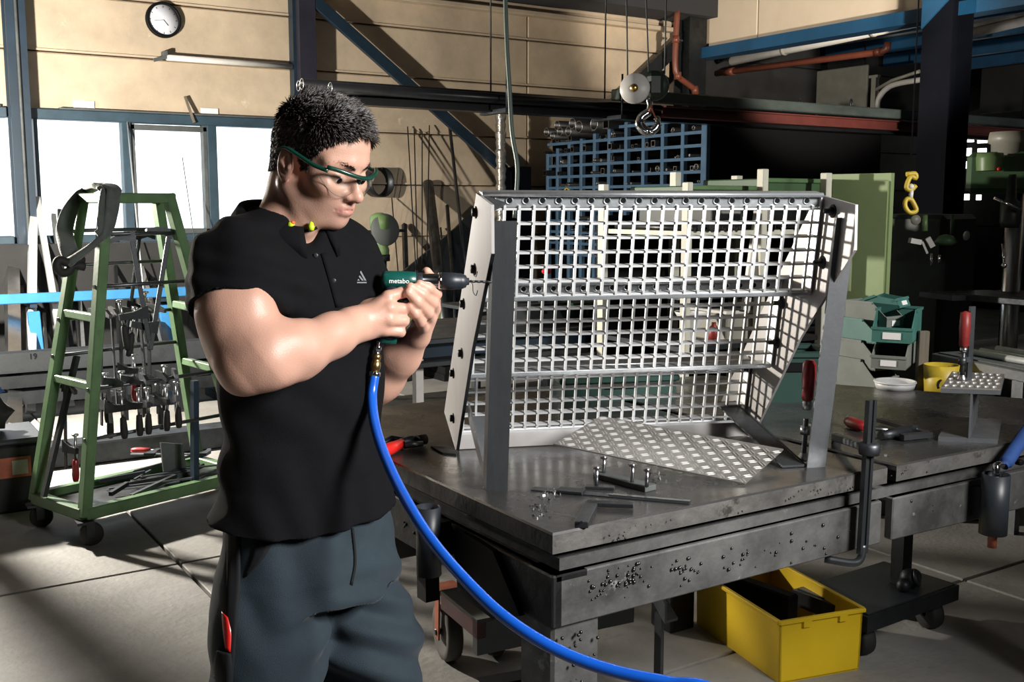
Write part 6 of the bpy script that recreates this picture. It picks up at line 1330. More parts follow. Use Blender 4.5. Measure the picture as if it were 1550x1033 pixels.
# torso and legs (inside the clothes)
def torso(grow):
    R = []
    for py, px, d, rx, ry in ((800, 464, 2.03, .160, .108), (720, 461, 2.05, .162, .106), (650, 458, 2.06, .160, .104), (560, 456, 2.06, .168, .110), (480, 455, 2.06, .184, .118), (425, 453, 2.05, .188, .114), (390, 450, 2.04, .174, .096), (364, 446, 2.03, .125, .072), (347, 445, 2.03, .085, .06)):
        R.append((A(px, py, d), rx + grow, ry + grow))
    return R
bf.loft(torso(-0.012), Lb, Fb, 0.02)
hipR, hipL = A(415, 850, 1.97), A(530, 850, 2.11)
kneeR, kneeL = A(402, 1075, 1.95), A(570, 1075, 2.12)
footR, footL = kneeR * 1.0, kneeL * 1.0; footR = footR + np.array((-0.01, 0.05, 0)); footL = footL + np.array((0.01, 0.05, 0)); footR[2] = footL[2] = 0.09
for hp_, kn, ft in ((hipR, kneeR, footR), (hipL, kneeL, footL)):
    bf.cone(hp_ - np.array((0, 0, 0.05)), kn, 0.066, 0.052, 0.03); bf.cone(kn, ft, 0.05, 0.035, 0.02); bf.cone(ft + np.array((0, 0, -0.03)), ft + np.array((0.09, -0.12, -0.045)), 0.035, 0.022, 0.02)
# neck and trapezius
nb = A(441, 345, 2.03)
bf.cone(nb, hd(-0.032, 0, -0.005), 0.064, 0.058, 0.02); bf.cone(A(446, 350, 2.01), hd(0.004, 0, -0.040), 0.050, 0.042, 0.015)
bf.cone(A(434, 341, 2.04), A(368, 377, 1.94), 0.034, 0.040, 0.04); bf.cone(A(441, 346, 2.04), A(500, 378, 2.11), 0.034, 0.036, 0.04)
bf.cone(hd(-0.012, -0.060, -0.035), A(466, 350, 1.97), 0.012, 0.009, 0.02)        # neck muscle
# head
bf.ell(hd(-0.006, 0, 0.046), (0.094, 0.074, 0.082), RH, 0.02)
bf.ell(hd(0.040, 0, 0.050), (0.052, 0.062, 0.056), RH, 0.02)
bf.ell(hd(0.040, 0, -0.018), (0.056, 0.058, 0.068), RH, 0.02)
for s_ in (-1, 1):
    bf.cone(hd(-0.002, s_ * 0.054, -0.036), hd(0.056, s_ * 0.028, -0.082), 0.018, 0.016, 0.022)
    bf.cone(hd(0.088, s_ * 0.012, 0.034), hd(0.066, s_ * 0.047, 0.030), 0.010, 0.011, 0.015)
    bf.ell(hd(0.058, s_ * 0.047, -0.012), (0.026, 0.019, 0.020), RH, 0.02)
    bf.ell(hd(0.102, s_ * 0.034, 0.006), (0.022, 0.019, 0.013), RH, 0.014, 's')
    bf.ell(hd(0.0745, s_ * 0.033, 0.006), (0.0145, 0.0155, 0.0135), RH, 0.003)
bf.ell(hd(0.040, 0, -0.055), (0.050, 0.044, 0.036), RH, 0.02)
bf.ell(hd(0.069, 0, -0.080), (0.022, 0.024, 0.018), RH, 0.018)
bf.cone(hd(0.088, 0, 0.018), hd(0.106, 0, -0.020), 0.0085, 0.011, 0.008); bf.ell(hd(0.108, 0, -0.0235), (0.0135, 0.012, 0.0115), RH, 0.006)
for s_ in (-1, 1):
    bf.ell(hd(0.0965, s_ * 0.0135, -0.027), (0.012, 0.0075, 0.0085), RH, 0.006)
    bf.ell(hd(0.103, s_ * 0.0065, -0.0365), (0.005, 0.0036, 0.004), RH, 0.003, 's')
for y0, y1, x0, x1 in ((0, 0.012, 0.094, 0.0915), (0.012, 0.024, 0.0915, 0.080)):
    for s_ in (-1, 1):
        bf.cone(hd(x0, s_ * y0, -0.0475), hd(x1, s_ * y1, -0.0515), 0.0062, 0.0045, 0.006)
        bf.cone(hd(x0 - 0.001, s_ * y0, -0.0580), hd(x1 - 0.0015, s_ * y1, -0.0555), 0.0066, 0.004, 0.006)
for s_ in (-1, 1): bf.cone(hd(0.101, 0, -0.0528), hd(0.083, s_ * 0.026, -0.0540), 0.0016, 0.0014, 0.003, 's')
for s_ in (-1, 1):
    Re = [FH * cos(0.25) - LH * s_ * -sin(0.25) * 0 + UH * -sin(0.25) * 0, LH, UH]
    tl = 0.18; Fe = FH * cos(tl) + UH * sin(tl); Ue = UH * cos(tl) - FH * sin(tl); Re = [Fe, LH * cos(0.35) - Fe * s_ * -sin(0.35), Ue]
    e0 = hd(-0.006, s_ * 0.080, 0.0)
    bf.ell(e0, (0.0185, 0.0075, 0.032), [Fe, LH, Ue], 0.004)
    bf.ell(e0 + LH * s_ * 0.007 + Fe * 0.003 + Ue * 0.004, (0.0125, 0.007, 0.0225), [Fe, LH, Ue], 0.003, 's')
    bf.ell(e0 + Fe * 0.012 - Ue * 0.004, (0.005, 0.007, 0.007), [Fe, LH, Ue], 0.003)
    bf.chain([e0 + LH * s_ * 0.003 + Fe * 0.006 - Ue * 0.012, e0 + LH * s_ * 0.004 - Fe * 0.006 + Ue * 0.006, e0 + LH * s_ * 0.003 + Fe * 0.004 + Ue * 0.02], [0.003, 0.003, 0.0025], 0.003, 0.003)
# right arm (nearest the viewer)
bf.chain([A(350, 402, 1.90), A(358, 475, 1.85), A(366, 545, 1.83)], [0.060, 0.060, 0.049], 0.04, 0.03)
bf.ell(A(384, 495, 1.825), (0.034, 0.034, 0.07), None, 0.03)
bf.ell(A(337, 502, 1.86), (0.030, 0.034, 0.085), None, 0.03)
bf.chain([A(370, 566, 1.815), A(402, 542, 1.82), A(450, 529, 1.865), A(505, 507, 1.94), A(545, 489, 2.00)], [0.035, 0.049, 0.0475, 0.036, 0.0275], 0.03, 0.03)
bf.ell(A(412, 516, 1.825), (0.048, 0.032, 0.028), None, 0.03); bf.ell(A(402, 560, 1.83), (0.048, 0.032, 0.026), None, 0.03); bf.ell(A(366, 571, 1.82), (0.024, 0.022, 0.024), None, 0.02)
bf.cone(A(455, 560, 1.86), A(540, 503, 1.985), 0.012, 0.008, 0.02)
wr_ = A(547, 488, 2.003)
bf.cone(A(530, 486, 1.98), A(552, 480, 2.008), 0.024, 0.022, 0.015); bf.cone(A(532, 502, 1.985), A(556, 500, 2.01), 0.022, 0.02, 0.015)
MC = [A(587, 450, 2.018), A(590, 467, 2.010), A(588, 484, 2.010), A(582, 500, 2.018)]
for m_, r_ in zip(MC, (0.0125, 0.0135, 0.0128, 0.0115)): bf.cone(wr_ + (m_ - wr_) * 0.12, m_, 0.019, r_, 0.013)
bf.ell(A(566, 470, 2.03), (0.030, 0.016, 0.024), None, 0.015); bf.ell(A(566, 497, 2.03), (0.028, 0.015, 0.018), None, 0.015)
bf.chain([MC[0], A(609, 443, 2.030), A(624, 442, 2.048), A(634, 444, 2.056)], [0.0125, 0.0108, 0.0095, 0.0082], 0.005, 0.0045)
bf.chain([MC[1], A(611, 468, 2.036), A(606, 469, 2.070), A(590, 470, 2.085)], [0.0132, 0.0115, 0.010, 0.009], 0.005, 0.0045)
bf.chain([MC[2], A(611, 486, 2.036), A(605, 487, 2.070), A(588, 487, 2.083)], [0.0126, 0.0112, 0.0098, 0.0088], 0.005, 0.0045)
bf.chain([MC[3], A(606, 503, 2.036), A(601, 503, 2.064), A(588, 503, 2.077)], [0.0115, 0.0100, 0.009, 0.008], 0.005, 0.0045)
bf.chain([A(556, 478, 2.04), A(572, 458, 2.075), A(592, 450, 2.096), A(608, 448, 2.102)], [0.018, 0.0135, 0.0112, 0.0095], 0.008, 0.008)
for i in range(3):      # tendons on the back of the hand
    bf.cone(wr_ + (MC[i] - wr_) * 0.35 + np.array((0, -0.014, 0)), MC[i] + np.array((-0.004, -0.009, 0.001)), 0.004, 0.0045, 0.006)
for m_ in MC[:3]: bf.ell(m_ + np.array((0.001, -0.005, 0.002)), (0.0095, 0.0085, 0.0085), None, 0.006)
# left arm and hand, reaching round the front of the drill
bf.chain([A(520, 395, 2.14), A(526, 500, 2.22), A(535, 606, 2.29)], [0.062, 0.062, 0.046], 0.03, 0.03)
bf.chain([A(536, 610, 2.285), A(575, 572, 2.25), A(606, 538, 2.20), A(630, 512, 2.155)], [0.042, 0.047, 0.038, 0.027], 0.03, 0.03)
ML = [A(657, 455, 2.112), A(657, 469, 2.112), A(650, 483, 2.110), A(640, 496, 2.106)]
wl_ = A(632, 510, 2.15)
for m_, r_ in zip(ML, (0.0125, 0.013, 0.0125, 0.0115)): bf.cone(wl_ + (m_ - wl_) * 0.1, m_, 0.019, r_, 0.012)
bf.chain([ML[0], A(660, 445, 2.080), A(648, 437, 2.048), A(635, 430, 2.034)], [0.0122, 0.0112, 0.0104, 0.0086], 0.005, 0.0035)
bf.chain([ML[1], A(655, 459, 2.074), A(638, 446, 2.038), A(621, 434, 2.022)], [0.0126, 0.0116, 0.0106, 0.0088], 0.005, 0.0035)
bf.chain([ML[2], A(648, 474, 2.070), A(632, 458, 2.034), A(618, 443, 2.018)], [0.0122, 0.0112, 0.0102, 0.0086], 0.005, 0.0035)
bf.chain([ML[3], A(637, 488, 2.068), A(629, 476, 2.040), A(620, 464, 2.030)], [0.0112, 0.0102, 0.0094, 0.008], 0.005, 0.0035)
bf.chain([A(636, 488, 2.145), A(652, 455, 2.138), A(654, 425, 2.120), A(646, 411, 2.096)], [0.018, 0.0145, 0.012, 0.0095], 0.008, 0.008)
sv, sf = bf.nets(1); del bf
sn = vnormals(sv, sf)
# fine skin relief
def sines(p, seeds, freq, n=10, stretch=(1, 1, 1)):
    r = np.random.RandomState(seeds); out = np.zeros(len(p)); q = p * np.array(stretch)
    for _ in range(n):
        k = r.normal(size=3); k = k / np.linalg.norm(k) * freq * r.uniform(0.6, 1.5); out += np.sin(q @ k + r.uniform(0, 6.28))
    return out / n ** 0.5
sv = sv + sn * (sines(sv, 3, 160, 12) * 0.00018)[:, None]
hl = (sv - OH) @ np.stack((FH, LH, UH), 1)      # head coordinates
x_, y_, z_ = hl.T; ay_ = np.abs(y_)
def hairline(x, ay):
    z = np.interp(x, [-0.12, -0.075, -0.04, -0.026, -0.012, 0.010, 0.018, 0.034, 0.040, 0.055, 0.070, 0.085, 0.12], [-0.034, -0.032, -0.018, 0.015, 0.038, 0.034, 0.0, 0.004, 0.030, 0.052, 0.076, 0.086, 0.09])
    return np.where(ay < 0.030, np.maximum(z, np.interp(x, [0.04, 0.07, 0.12], [0.0, 0.080, 0.088])), z)
ear = ((x_ + 0.006) / 0.024) ** 2 + (z_ / 0.036) ** 2 < 1
hairm = (z_ > hairline(x_, ay_)) & (np.linalg.norm(hl - np.array((0, 0, 0.03)), axis=1) < 0.16) & (z_ > -0.05) & ~(ear & (ay_ > 0.074))
col = np.tile(np.array((0.60, 0.345, 0.255)), (len(sv), 1))
mott = sines(sv, 9, 70, 10); col *= (1 + 0.05 * mott)[:, None]
nearh = np.linalg.norm(hl - np.array((0.05, 0, 0)), axis=1) < 0.15
jaw = np.clip((-0.022 - z_) / 0.03, 0, 1) * np.clip((x_ - 0.0) / 0.03, 0, 1) * nearh
col = col * (1 - 0.30 * jaw[:, None]) + np.array((0.16, 0.12, 0.11)) * 0.22 * jaw[:, None]
lip = nearh & (ay_ < 0.025) & (z_ < -0.044) & (z_ > -0.064) & (x_ > 0.074)
lp_ = (lip * np.clip(1 - np.abs(z_ + 0.0535) / 0.011, 0, 1) ** 0.5)[:, None]; col = col * (1 - 0.55 * lp_) + np.array((0.50, 0.19, 0.16)) * 0.55 * lp_
red = np.exp(-((hl - np.array((0.108, 0, -0.024))) ** 2).sum(1) / 0.018 ** 2) + np.where(ear & (ay_ > 0.07) & nearh, 0.7, 0)
for m_ in [*MC, *ML, A(611, 468, 2.03), A(611, 486, 2.03), A(606, 503, 2.03), A(660, 445, 2.075), A(655, 459, 2.07), A(648, 474, 2.07), A(637, 488, 2.06), A(368, 575, 1.80)]: red += 0.7 * np.exp(-((sv - m_) ** 2).sum(1) / 0.013 ** 2)
red = np.clip(red, 0, 1)[:, None]; col = col * (1 - 0.35 * red) + np.array((0.60, 0.26, 0.20)) * 0.35 * red
col = np.where(hairm[:, None], np.array((0.022, 0.016, 0.012)), col)
ms = mat('skin', (0.6, 0.36, 0.27), 0.44, 0, 0, bump=0.10, bscale=420, sss=0.10)
an = ms.node_tree.nodes.new('ShaderNodeVertexColor'); an.layer_name = 'skin_colour'; ms.node_tree.links.new(an.outputs['Color'], ms.node_tree.nodes['Principled BSDF'].inputs['Base Color'])
wv = to_world(sv)
me = np_mesh('body', wv - PB, sf)
ca_ = me.color_attributes.new('skin_colour', 'FLOAT_COLOR', 'POINT'); ca_.data.foreach_set('color', np.concatenate([np.clip(col, 0, 1), np.ones((len(col), 1))], 1).astype(np.float32).ravel())
mat('scalp', (0.016, 0.012, 0.010), 0.9, spec=0.1); me.materials.append(ms); me.materials.append(MATS['scalp']); me.polygons.foreach_set('material_index', hairm[sf].all(1).astype(np.int32)); link('body', me, None, man)
sk_bvh = bvh_of(wv, sf)
# ---- hair strands
mat('hair', (0.020, 0.014, 0.011), 0.42, spec=0.6)
cand = np.where(hairm)[0]; rs_ = np.random.RandomState(5); pick = rs_.choice(cand, 12000)
hv, hf_ = [], []
RHm = np.stack((FH, LH, UH), 0)
snl = sn @ RHm.T
tuft = np.stack([sines(hl, 60 + k, 150, 8) for k in range(3)], 1)
for i in pick:
    p = hl[i]; n = snl[i]; top = np.clip((p[2] - 0.06) / 0.05, 0, 1); frt = np.clip((p[0] - 0.03) / 0.05, 0, 1)
    flow = np.array((0.55 * top + 0.9 * frt * top, 0.0, 0.35 * top - 0.9 * (1 - top))) + np.array((-0.35, 0, 0)) * (1 - top) * (p[0] < 0.03)
    d = n * (0.40 * top + 0.16) + flow * 1.2 + tuft[i] * (0.10 + 0.34 * top) + rs_.normal(size=3) * 0.09; d /= np.linalg.norm(d)
    L = (0.011 + 0.014 * top + 0.012 * frt * top) * rs_.uniform(0.7, 1.25)
    if p[2] < 0.03: L *= 0.65
    p1 = p + d * L * 0.5 + n * 0.0015; d2 = d + np.array((0.25 * top, 0, -0.15)) + rs_.normal(size=3) * 0.12; d2 /= np.linalg.norm(d2); p2 = p1 + d2 * L * 0.5
    s1 = np.cross(d, rs_.normal(size=3)); s1 /= np.linalg.norm(s1); s2 = np.cross(d, s1); w = 0.0014
    b = len(hv); p0 = p - n * 0.001
    for c_, ww in ((p0, w), (p1, w * 0.85)):
        for a in (0, 2.094, 4.189): hv.append(c_ + (s1 * cos(a) + s2 * sin(a)) * ww)
    hv.append(p2)
    for q in range(3): hf_.append((b + q, b + (q + 1) % 3, b + 3 + (q + 1) % 3, b + 3 + q)); hf_.append((b + 3 + q, b + 3 + (q + 1) % 3, b + 6))
# eyebrows
for s_ in (-1, 1):
    for k in range(130):
        t = rs_.uniform(0, 1); hit = None
        p = np.array((0.098 - 0.026 * t ** 1.6, s_ * (0.010 + 0.040 * t), 0.0262 + 0.006 * sin(t * 2.6) + rs_.normal() * 0.0018)); d = np.array((-0.25 * t + 0.1, s_ * 0.9, 0.25)) + rs_.normal(size=3) * 0.15; d /= np.linalg.norm(d)
        s1 = np.cross(d, (0, 0, 1)); s2 = np.cross(d, s1); b = len(hv)
        for a in (0, 2.094, 4.189): hv.append(p + (s1 * cos(a) + s2 * sin(a)) * 0.0008)
        hv.append(p + d * 0.010); hf_ += [(b, b + 1, b + 3), (b + 1, b + 2, b + 3), (b + 2, b, b + 3)]
hvw = to_world(OH + np.array(hv) @ RHm) - PB
hm_ = bpy.data.meshes.new('hair'); hm_.from_pydata([tuple(q) for q in hvw], [], hf_); hm_.polygons.foreach_set('use_smooth', np.ones(len(hf_), bool)); link('hair', hm_, 'hair', man)
def W(p): return V(to_world(p))
for s_ in (-1, 1):
    q = MB().ball(W(hd(0.0765, s_ * 0.033, 0.0045)), 0.0126, 12); wobj('eye', q, 'white_plastic', man)
    e_ = W(hd(0.0765, s_ * 0.033, 0.0045)); dr_ = (W(hd(0.12, s_ * 0.036, -0.012)) - e_).normalized(); wobj('iris', MB().lathe([(0, 0.0129), (0.0055, 0.0122), (0.0056, 0.0112)], e_, dr_, 14), 'black', man)
    sv
# ---- shirt
sh = Field((-0.68, 1.72, 0.74), (-0.13, 2.40, 1.50), 0.004)
sh.loft(torso(0.004)[1:] + [(A(463, 786, 2.035), .188, .140), (A(464, 812, 2.03), .196, .154)], Lb, Fb, 0.02)
sh.cone(A(432, 336, 2.04), A(364, 370, 1.935), 0.050, 0.062, 0.05); sh.cone(A(441, 342, 2.04), A(500, 374, 2.11), 0.050, 0.056, 0.05)
sh.chain([A(347, 397, 1.90), A(353, 440, 1.875), A(360, 500, 1.845)], [0.080, 0.079, 0.075], 0.04, 0.03, (A(355, 470, 1.86), A(357, 500, 1.845) - A(345, 410, 1.89) + np.array((-0.012, 0, 0))))
sh.chain([A(518, 393, 2.13), A(518, 440, 2.18), A(522, 500, 2.22)], [0.078, 0.076, 0.072], 0.04, 0.03, (A(522, 490, 2.21), A(522, 500, 2.22) - A(518, 400, 2.15)))
sh.ell(A(398, 440, 1.91), (0.055, 0.05, 0.06), None, 0.05)          # chest fold by the armpit
# bottom hem, open collar
sh.cut(A(464, 775, 2.03), (-0.03, 0.05, -1), 0.003)
sh.cone(A(436, 322, 2.03), hd(-0.028, 0, 0.03), 0.071, 0.08, 0.006, 's'); sh.chain
sh.cone(A(462, 338, 1.98), A(489, 384, 1.915), 0.034, 0.010, 0.006, 's')
cv, cf = sh.nets(1); del sh
cn = vnormals(cv, cf)
def ridged(p, direc, wl, seed, warp=0.3):
    d = np.array(direc, float); d /= np.linalg.norm(d); t = p @ d / wl * 6.283 + warp * 3 * sines(p, seed, 18, 5) ; return np.sin(t)
zc_ = cv[:, 2]; ac_ = cv[:, 0]
low = np.clip((1.12 - zc_) / 0.25, 0, 1)
disp = 0.0042 * sines(cv, 21, 16, 8) + 0.0030 * sines(cv, 22, 34, 8, (1, 1, 0.5))
disp += 0.0048 * low * ridged(cv, (0.9, 0.5, 0.25), 0.075, 31, 0.5) + 0.0036 * (1 - low) * ridged(cv, (0.8, -0.2, 0.75), 0.085, 32, 0.6)
sp_ = A(345, 440, 1.86); slv = np.exp(-((cv - sp_) ** 2).sum(1) / 0.11 ** 2); disp += 0.003 * slv * ridged(cv, (0.25, 0.2, 1), 0.05, 33, 0.5)
arm = np.exp(-((cv - A(412, 452, 1.88)) ** 2).sum(1) / 0.07 ** 2); disp += 0.005 * arm * ridged(cv, (0.6, 0, 0.9), 0.045, 34, 0.4)
side = np.clip((A(372, 600, 2)[0] - ac_) / 0.04, 0, 1) * low; disp += 0.007 * side * ridged(cv, (0.1, 0.3, 1), 0.085, 35, 0.6)
hemr = np.clip((0.86 - zc_) / 0.10, 0, 1) * np.clip((A(372, 760, 2)[0] - ac_) / 0.05, 0, 1); disp += 0.012 * hemr
cn2 = cn.copy(); cn2[:, 2] *= np.clip((zc_ - 0.87) / 0.1, 0, 1); hm2 = np.clip((zc_ - 0.845) / 0.02, 0.35, 1) * np.clip(1 - (cn[:, 2] < -0.6) * 1.0, 0, 1); cv = cv + cn2 * (disp * np.where(zc_ < 0.9, hm2, 1))[:, None]
mat('polo_cloth', (0.0030, 0.0034, 0.0048), 0.85, 0, 0.3, 30, 0.35, 900, spec=0.18)
cw_ = to_world(cv); shirt = link('shirt', np_mesh('shirt', cw_ - PB, cf), 'polo_cloth', man)
sh_bvh = bvh_of(cw_, cf)
def hit(px, py, bv, off=0.0):
    d = ray(px, py).normalized(); h = bv.ray_cast(C0, d)
    if h[0] is None: return on_d(px, py, 2.0)
    return h[0] - d * off
def strip(bv, left, right, n=14, m=4, off=0.0015, th=0.0012):
    """thin cloth piece lying on a surface between two outlines"""
    Lp, Rp = smooth_path([V((*q, 0)) for q in left], n), smooth_path([V((*q, 0)) for q in right], n)
    k = min(len(Lp), len(Rp)); q = MB(); top = []
    for i in range(k):
        a, b = Lp[int(i * (len(Lp) - 1) / (k - 1))], Rp[int(i * (len(Rp) - 1) / (k - 1))]
        for j in range(m + 1): c = a.lerp(b, j / m); top.append(hit(c.x, c.y, bv, off))
    bot = [p + (p - C0).normalized() * th for p in top]; w = m + 1; nn = len(top)
    fs = [(i * w + j, i * w + j + 1, (i + 1) * w + j + 1, (i + 1) * w + j) for i in range(k - 1) for j in range(m)]
    fs += [tuple(nn + t for t in f[::-1]) for f in fs]
    ring = [j for j in range(m)] + [i * w + m for i in range(k - 1)] + [(k - 1) * w + j for j in range(m, 0, -1)] + [i * w for i in range(k - 1, 0, -1)]
    for i in range(len(ring)): a, b = ring[i], ring[(i + 1) % len(ring)]; fs.append((b, a, nn + a, nn + b))
    return q.add(top + bot, fs, True)
# collar: a stand and a turned-down leaf either side
def collar(phi):
    c = np.array((cos(phi), sin(phi))); bk = (1 - cos(phi)) / 2
    base = A(438, 338, 2.025) + Fb * (0.004 - 0.012 * bk)
    e = Fb * cos(phi) * 0.076 + Lb * sin(phi) * 0.078
    topz = -0.010 + 0.052 * bk; front = np.clip(1 - abs(phi) / 0.9, 0, 1)
    e_top = base + e * 0.99 + zz_ * topz - Fb * 0.012 * bk
    e_fold = base + e * 1.12 + zz_ * (topz + 0.004) - Fb * 0.012 * bk
    e_low = base + e * (1.36 + 0.12 * front) + zz_ * (topz - 0.040 - 0.020 * front) - Fb * 0.014 * bk
    return e_top, e_fold, e_low
pts = []; ns = 46; ph0 = 0.30
for i in range(ns + 1):
    phi = ph0 + (2 * PI - 2 * ph0) * i / ns
    if phi > PI: phi -= 2 * PI
    t, f0, l = collar(phi); mid = (f0 + l) / 2 + (f0 - (A(438, 338, 2.025))) * 0.05
    ln = A(438, 338, 2.025) + (l - A(438, 338, 2.025)) * 0.975; st_ = t - zz_ * 0.045
    pts.append([W(st_), W(t), W(f0), W(mid), W(l), W(ln)])
q = MB(); k = len(pts[0])
q.add([p for r in pts for p in r], [(i * k + j, i * k + (j + 1) % k, (i + 1) * k + (j + 1) % k, (i + 1) * k + j) for i in range(ns) for j in range(k)] + [tuple(range(k)), tuple(ns * k + j for j in range(k))], True)
wobj('collar', q, 'polo_cloth', man)
wobj('placket', strip(sh_bvh, [(486, 384), (498, 425), (509, 466)], [(496, 382), (509, 424), (520, 464)], 6, 2, 0.003, 0.002), 'polo_cloth', man)
for px, py in ((478, 387), (505, 425)): 
    p = hit(px, py, sh_bvh, 0.004); wobj('button', MB().lathe([(0, 0.001), (0.004, 0.0015), (0.0048, 0.0005), (0.0046, -0.001)], p, (C0 - p).normalized(), 12), 'chuck_black', man)
# logo of three slanted bars in a triangle on the chest
lo_ = MB()
for a in ((541, 424, 544, 420, 547, 424), ):
    pass
for (x0, y0, x1, y1) in ((541.5, 424.5, 546.5, 424.5), (543, 419, 549.5, 424.5), (544.8, 412, 553.5, 424.5)):
    A1, B1 = (x0, y0), (x1, y1)
    w = 2.6
    if y0 == y1: poly = [(541, 425), (542.5, 422), (544.5, 425)]
    else: poly = [(x0, y0), (x0 + 1.6, y0 - 2.0), (x1 + 1.2, 425), (x1 - 1.8, 425)]
    pp = [hit(a, b, sh_bvh, 0.0022) for a, b in poly]; dn = (pp[0] - C0).normalized() * 0.0012; lo_.prism(pp, dn)
pp = [hit(a, b, sh_bvh, 0.0022) for a, b in ((540.5, 427), (555, 427), (555, 429), (540.5, 429))]; lo_.prism(pp, (pp[0] - C0).normalized() * 0.0012)
wobj('chest_logo', lo_, 'logo_grey', man)
p = hit(503, 348, sh_bvh, 0.002)
# ---- trousers
tr_ = Field((-0.70, 1.74, 0.03), (-0.10, 2.46, 1.0), 0.005)
tr_.loft([(A(462, 738, 2.04), .158, .106), (A(463, 765, 2.04), .161, .109), (A(466, 802, 2.04), .170, .117), (A(468, 850, 2.03), .184, .126), (A(472, 895, 2.03), .184, .128)], Lb, Fb, 0.02)
for hp_, kn, ft in ((hipR, kneeR, footR), (hipL, kneeL, footL)):
    kz = kn.copy(); tr_.chain([hp_ + np.array((0, 0, -0.055)), hp_ * 0.45 + kn * 0.55, kn, (kn + ft) / 2, ft], [0.104, 0.100, 0.090, 0.084, 0.078], 0.05, 0.02)
tr_.cut((0, 0, 0.055), (0, 0, -1), 0.004); tr_.cut(A(463, 742, 2.03), (0, 0, 1), 0.004)
tv, tf = tr_.nets(1); del tr_
tn = vnormals(tv, tf)
disp = 0.005 * sines(tv, 41, 14, 8) + 0.0024 * sines(tv, 42, 40, 8)
lk = np.exp(-((tv - A(560, 960, 2.05)) ** 2).sum(1) / 0.16 ** 2); disp += 0.010 * lk * ridged(tv, (0.35, 0, 1), 0.075, 43, 0.45)
rk = np.exp(-((tv - A(470, 900, 1.95)) ** 2).sum(1) / 0.11 ** 2); disp += 0.007 * rk * ridged(tv, (0.8, -0.2, 0.8), 0.07, 44, 0.4)
wt = np.clip((tv[:, 2] - 0.74) / 0.05, 0, 1); disp += 0.004 * wt * ridged(tv, (1, 0.6, 0.1), 0.09, 45, 0.3)
disp += 0.004 * ridged(tv, (0.5, -0.5, 0.9), 0.12, 47, 0.7) + 0.005 * np.clip((0.5 - tv[:, 2]) / 0.2, 0, 1) * ridged(tv, (0.2, 0, 1), 0.11, 46, 0.5)
tv = tv + tn * disp[:, None]
mat('work_cloth', (0.021, 0.037, 0.050), 0.72, 0, 0.25, 14, 0.3, 700, sheen=0.1, spec=0.3)
tw = to_world(tv); link('trousers', np_mesh('trousers', tw - PB, tf), 'work_cloth', man)
tr_bvh = bvh_of(tw, tf)
mat('panel_cloth', (0.008, 0.009, 0.011), 0.8, sheen=0.05, spec=0.25)
wobj('side_panel', strip(tr_bvh, [(342, 798), (343, 880), (338, 960), (334, 1040)], [(362, 798), (364, 880), (358, 960), (352, 1040)], 8, 3, 0.003, 0.003), 'panel_cloth', man)
wobj('pocket_opening', strip(tr_bvh, [(386, 797), (381, 840), (371, 872)], [(424, 800), (400, 845), (373, 874)], 6, 3, 0.0025, 0.003), 'panel_cloth', man)
wobj('red_patch', strip(tr_bvh, [(335, 926), (337, 955), (341, 985)], [(345, 935), (350, 960), (349, 988)], 6, 2, 0.0045, 0.003), 'bright_red', man)
wobj('fly_seam', strip(tr_bvh, [(532, 800), (536, 850), (530, 885)], [(536, 800), (540, 850), (534, 887)], 6, 1, 0.002, 0.002), 'panel_cloth', man)
wobj('thigh_pocket', strip(tr_bvh, [(328, 985), (322, 1010), (312, 1045)], [(350, 990), (352, 1012), (352, 1045)], 5, 3, 0.012, 0.010), 'panel_cloth', man)
for ft in (footR, footL):
    s0 = Field(ft - np.array((0.12, 0.25, 0.12)), ft + np.array((0.25, 0.12, 0.05)), 0.006); d_ = np.array((0.55, -0.83, 0))
    s0.cone((ft[0], ft[1], 0.052), (*(ft + d_ * 0.17)[:2], 0.042), 0.048, 0.038, 0.02); s0.cone((ft[0], ft[1], 0.06), (ft[0], ft[1], 0.105), 0.048, 0.05, 0.02); s0.cut((0, 0, 0.004), (0, 0, -1), 0.004); s0.cut((0, 0, 0.13), (0, 0, 1), 0.004)
    v_, f_2 = s0.nets(1); link('shoe', np_mesh('shoe', to_world(v_) - PB, f_2), 'black_rubber', man)
# ---- safety glasses
gl_ = thing('safety_glasses', 'dark green framed clear safety glasses on the face of the man', 'glasses', tuple(W(hd(0.09, 0, 0.0))))
mat('glasses_green', (0.004, 0.045, 0.03), 0.3, coat=0.3); glass('lens_clear', (0.93, 0.96, 0.95))
gx = lambda y: 0.117 - 7.2 * y * y
def gp(y, z): return W(hd(gx(abs(y)), y, z))
for s_ in (-1, 1):
    wobj('temple', MB().tube(smooth_path([W(hd(-0.034, s_ * 0.082, 0.016)), W(hd(-0.012, s_ * 0.0835, 0.030)), W(hd(0.02, s_ * 0.081, 0.026)), W(hd(0.055, s_ * 0.078, 0.020)), gp(s_ * 0.068, 0.018)], 6), [0.003] * 8 + [0.0042] * 17, 8), 'glasses_green', gl_)
wobj('brow_bar', MB().tube([gp(-0.070 + 0.14 * i / 24, 0.020 + 0.004 * cos(i / 24 * 6.283)) for i in range(25)], 0.0042, 8), 'glasses_green', gl_)
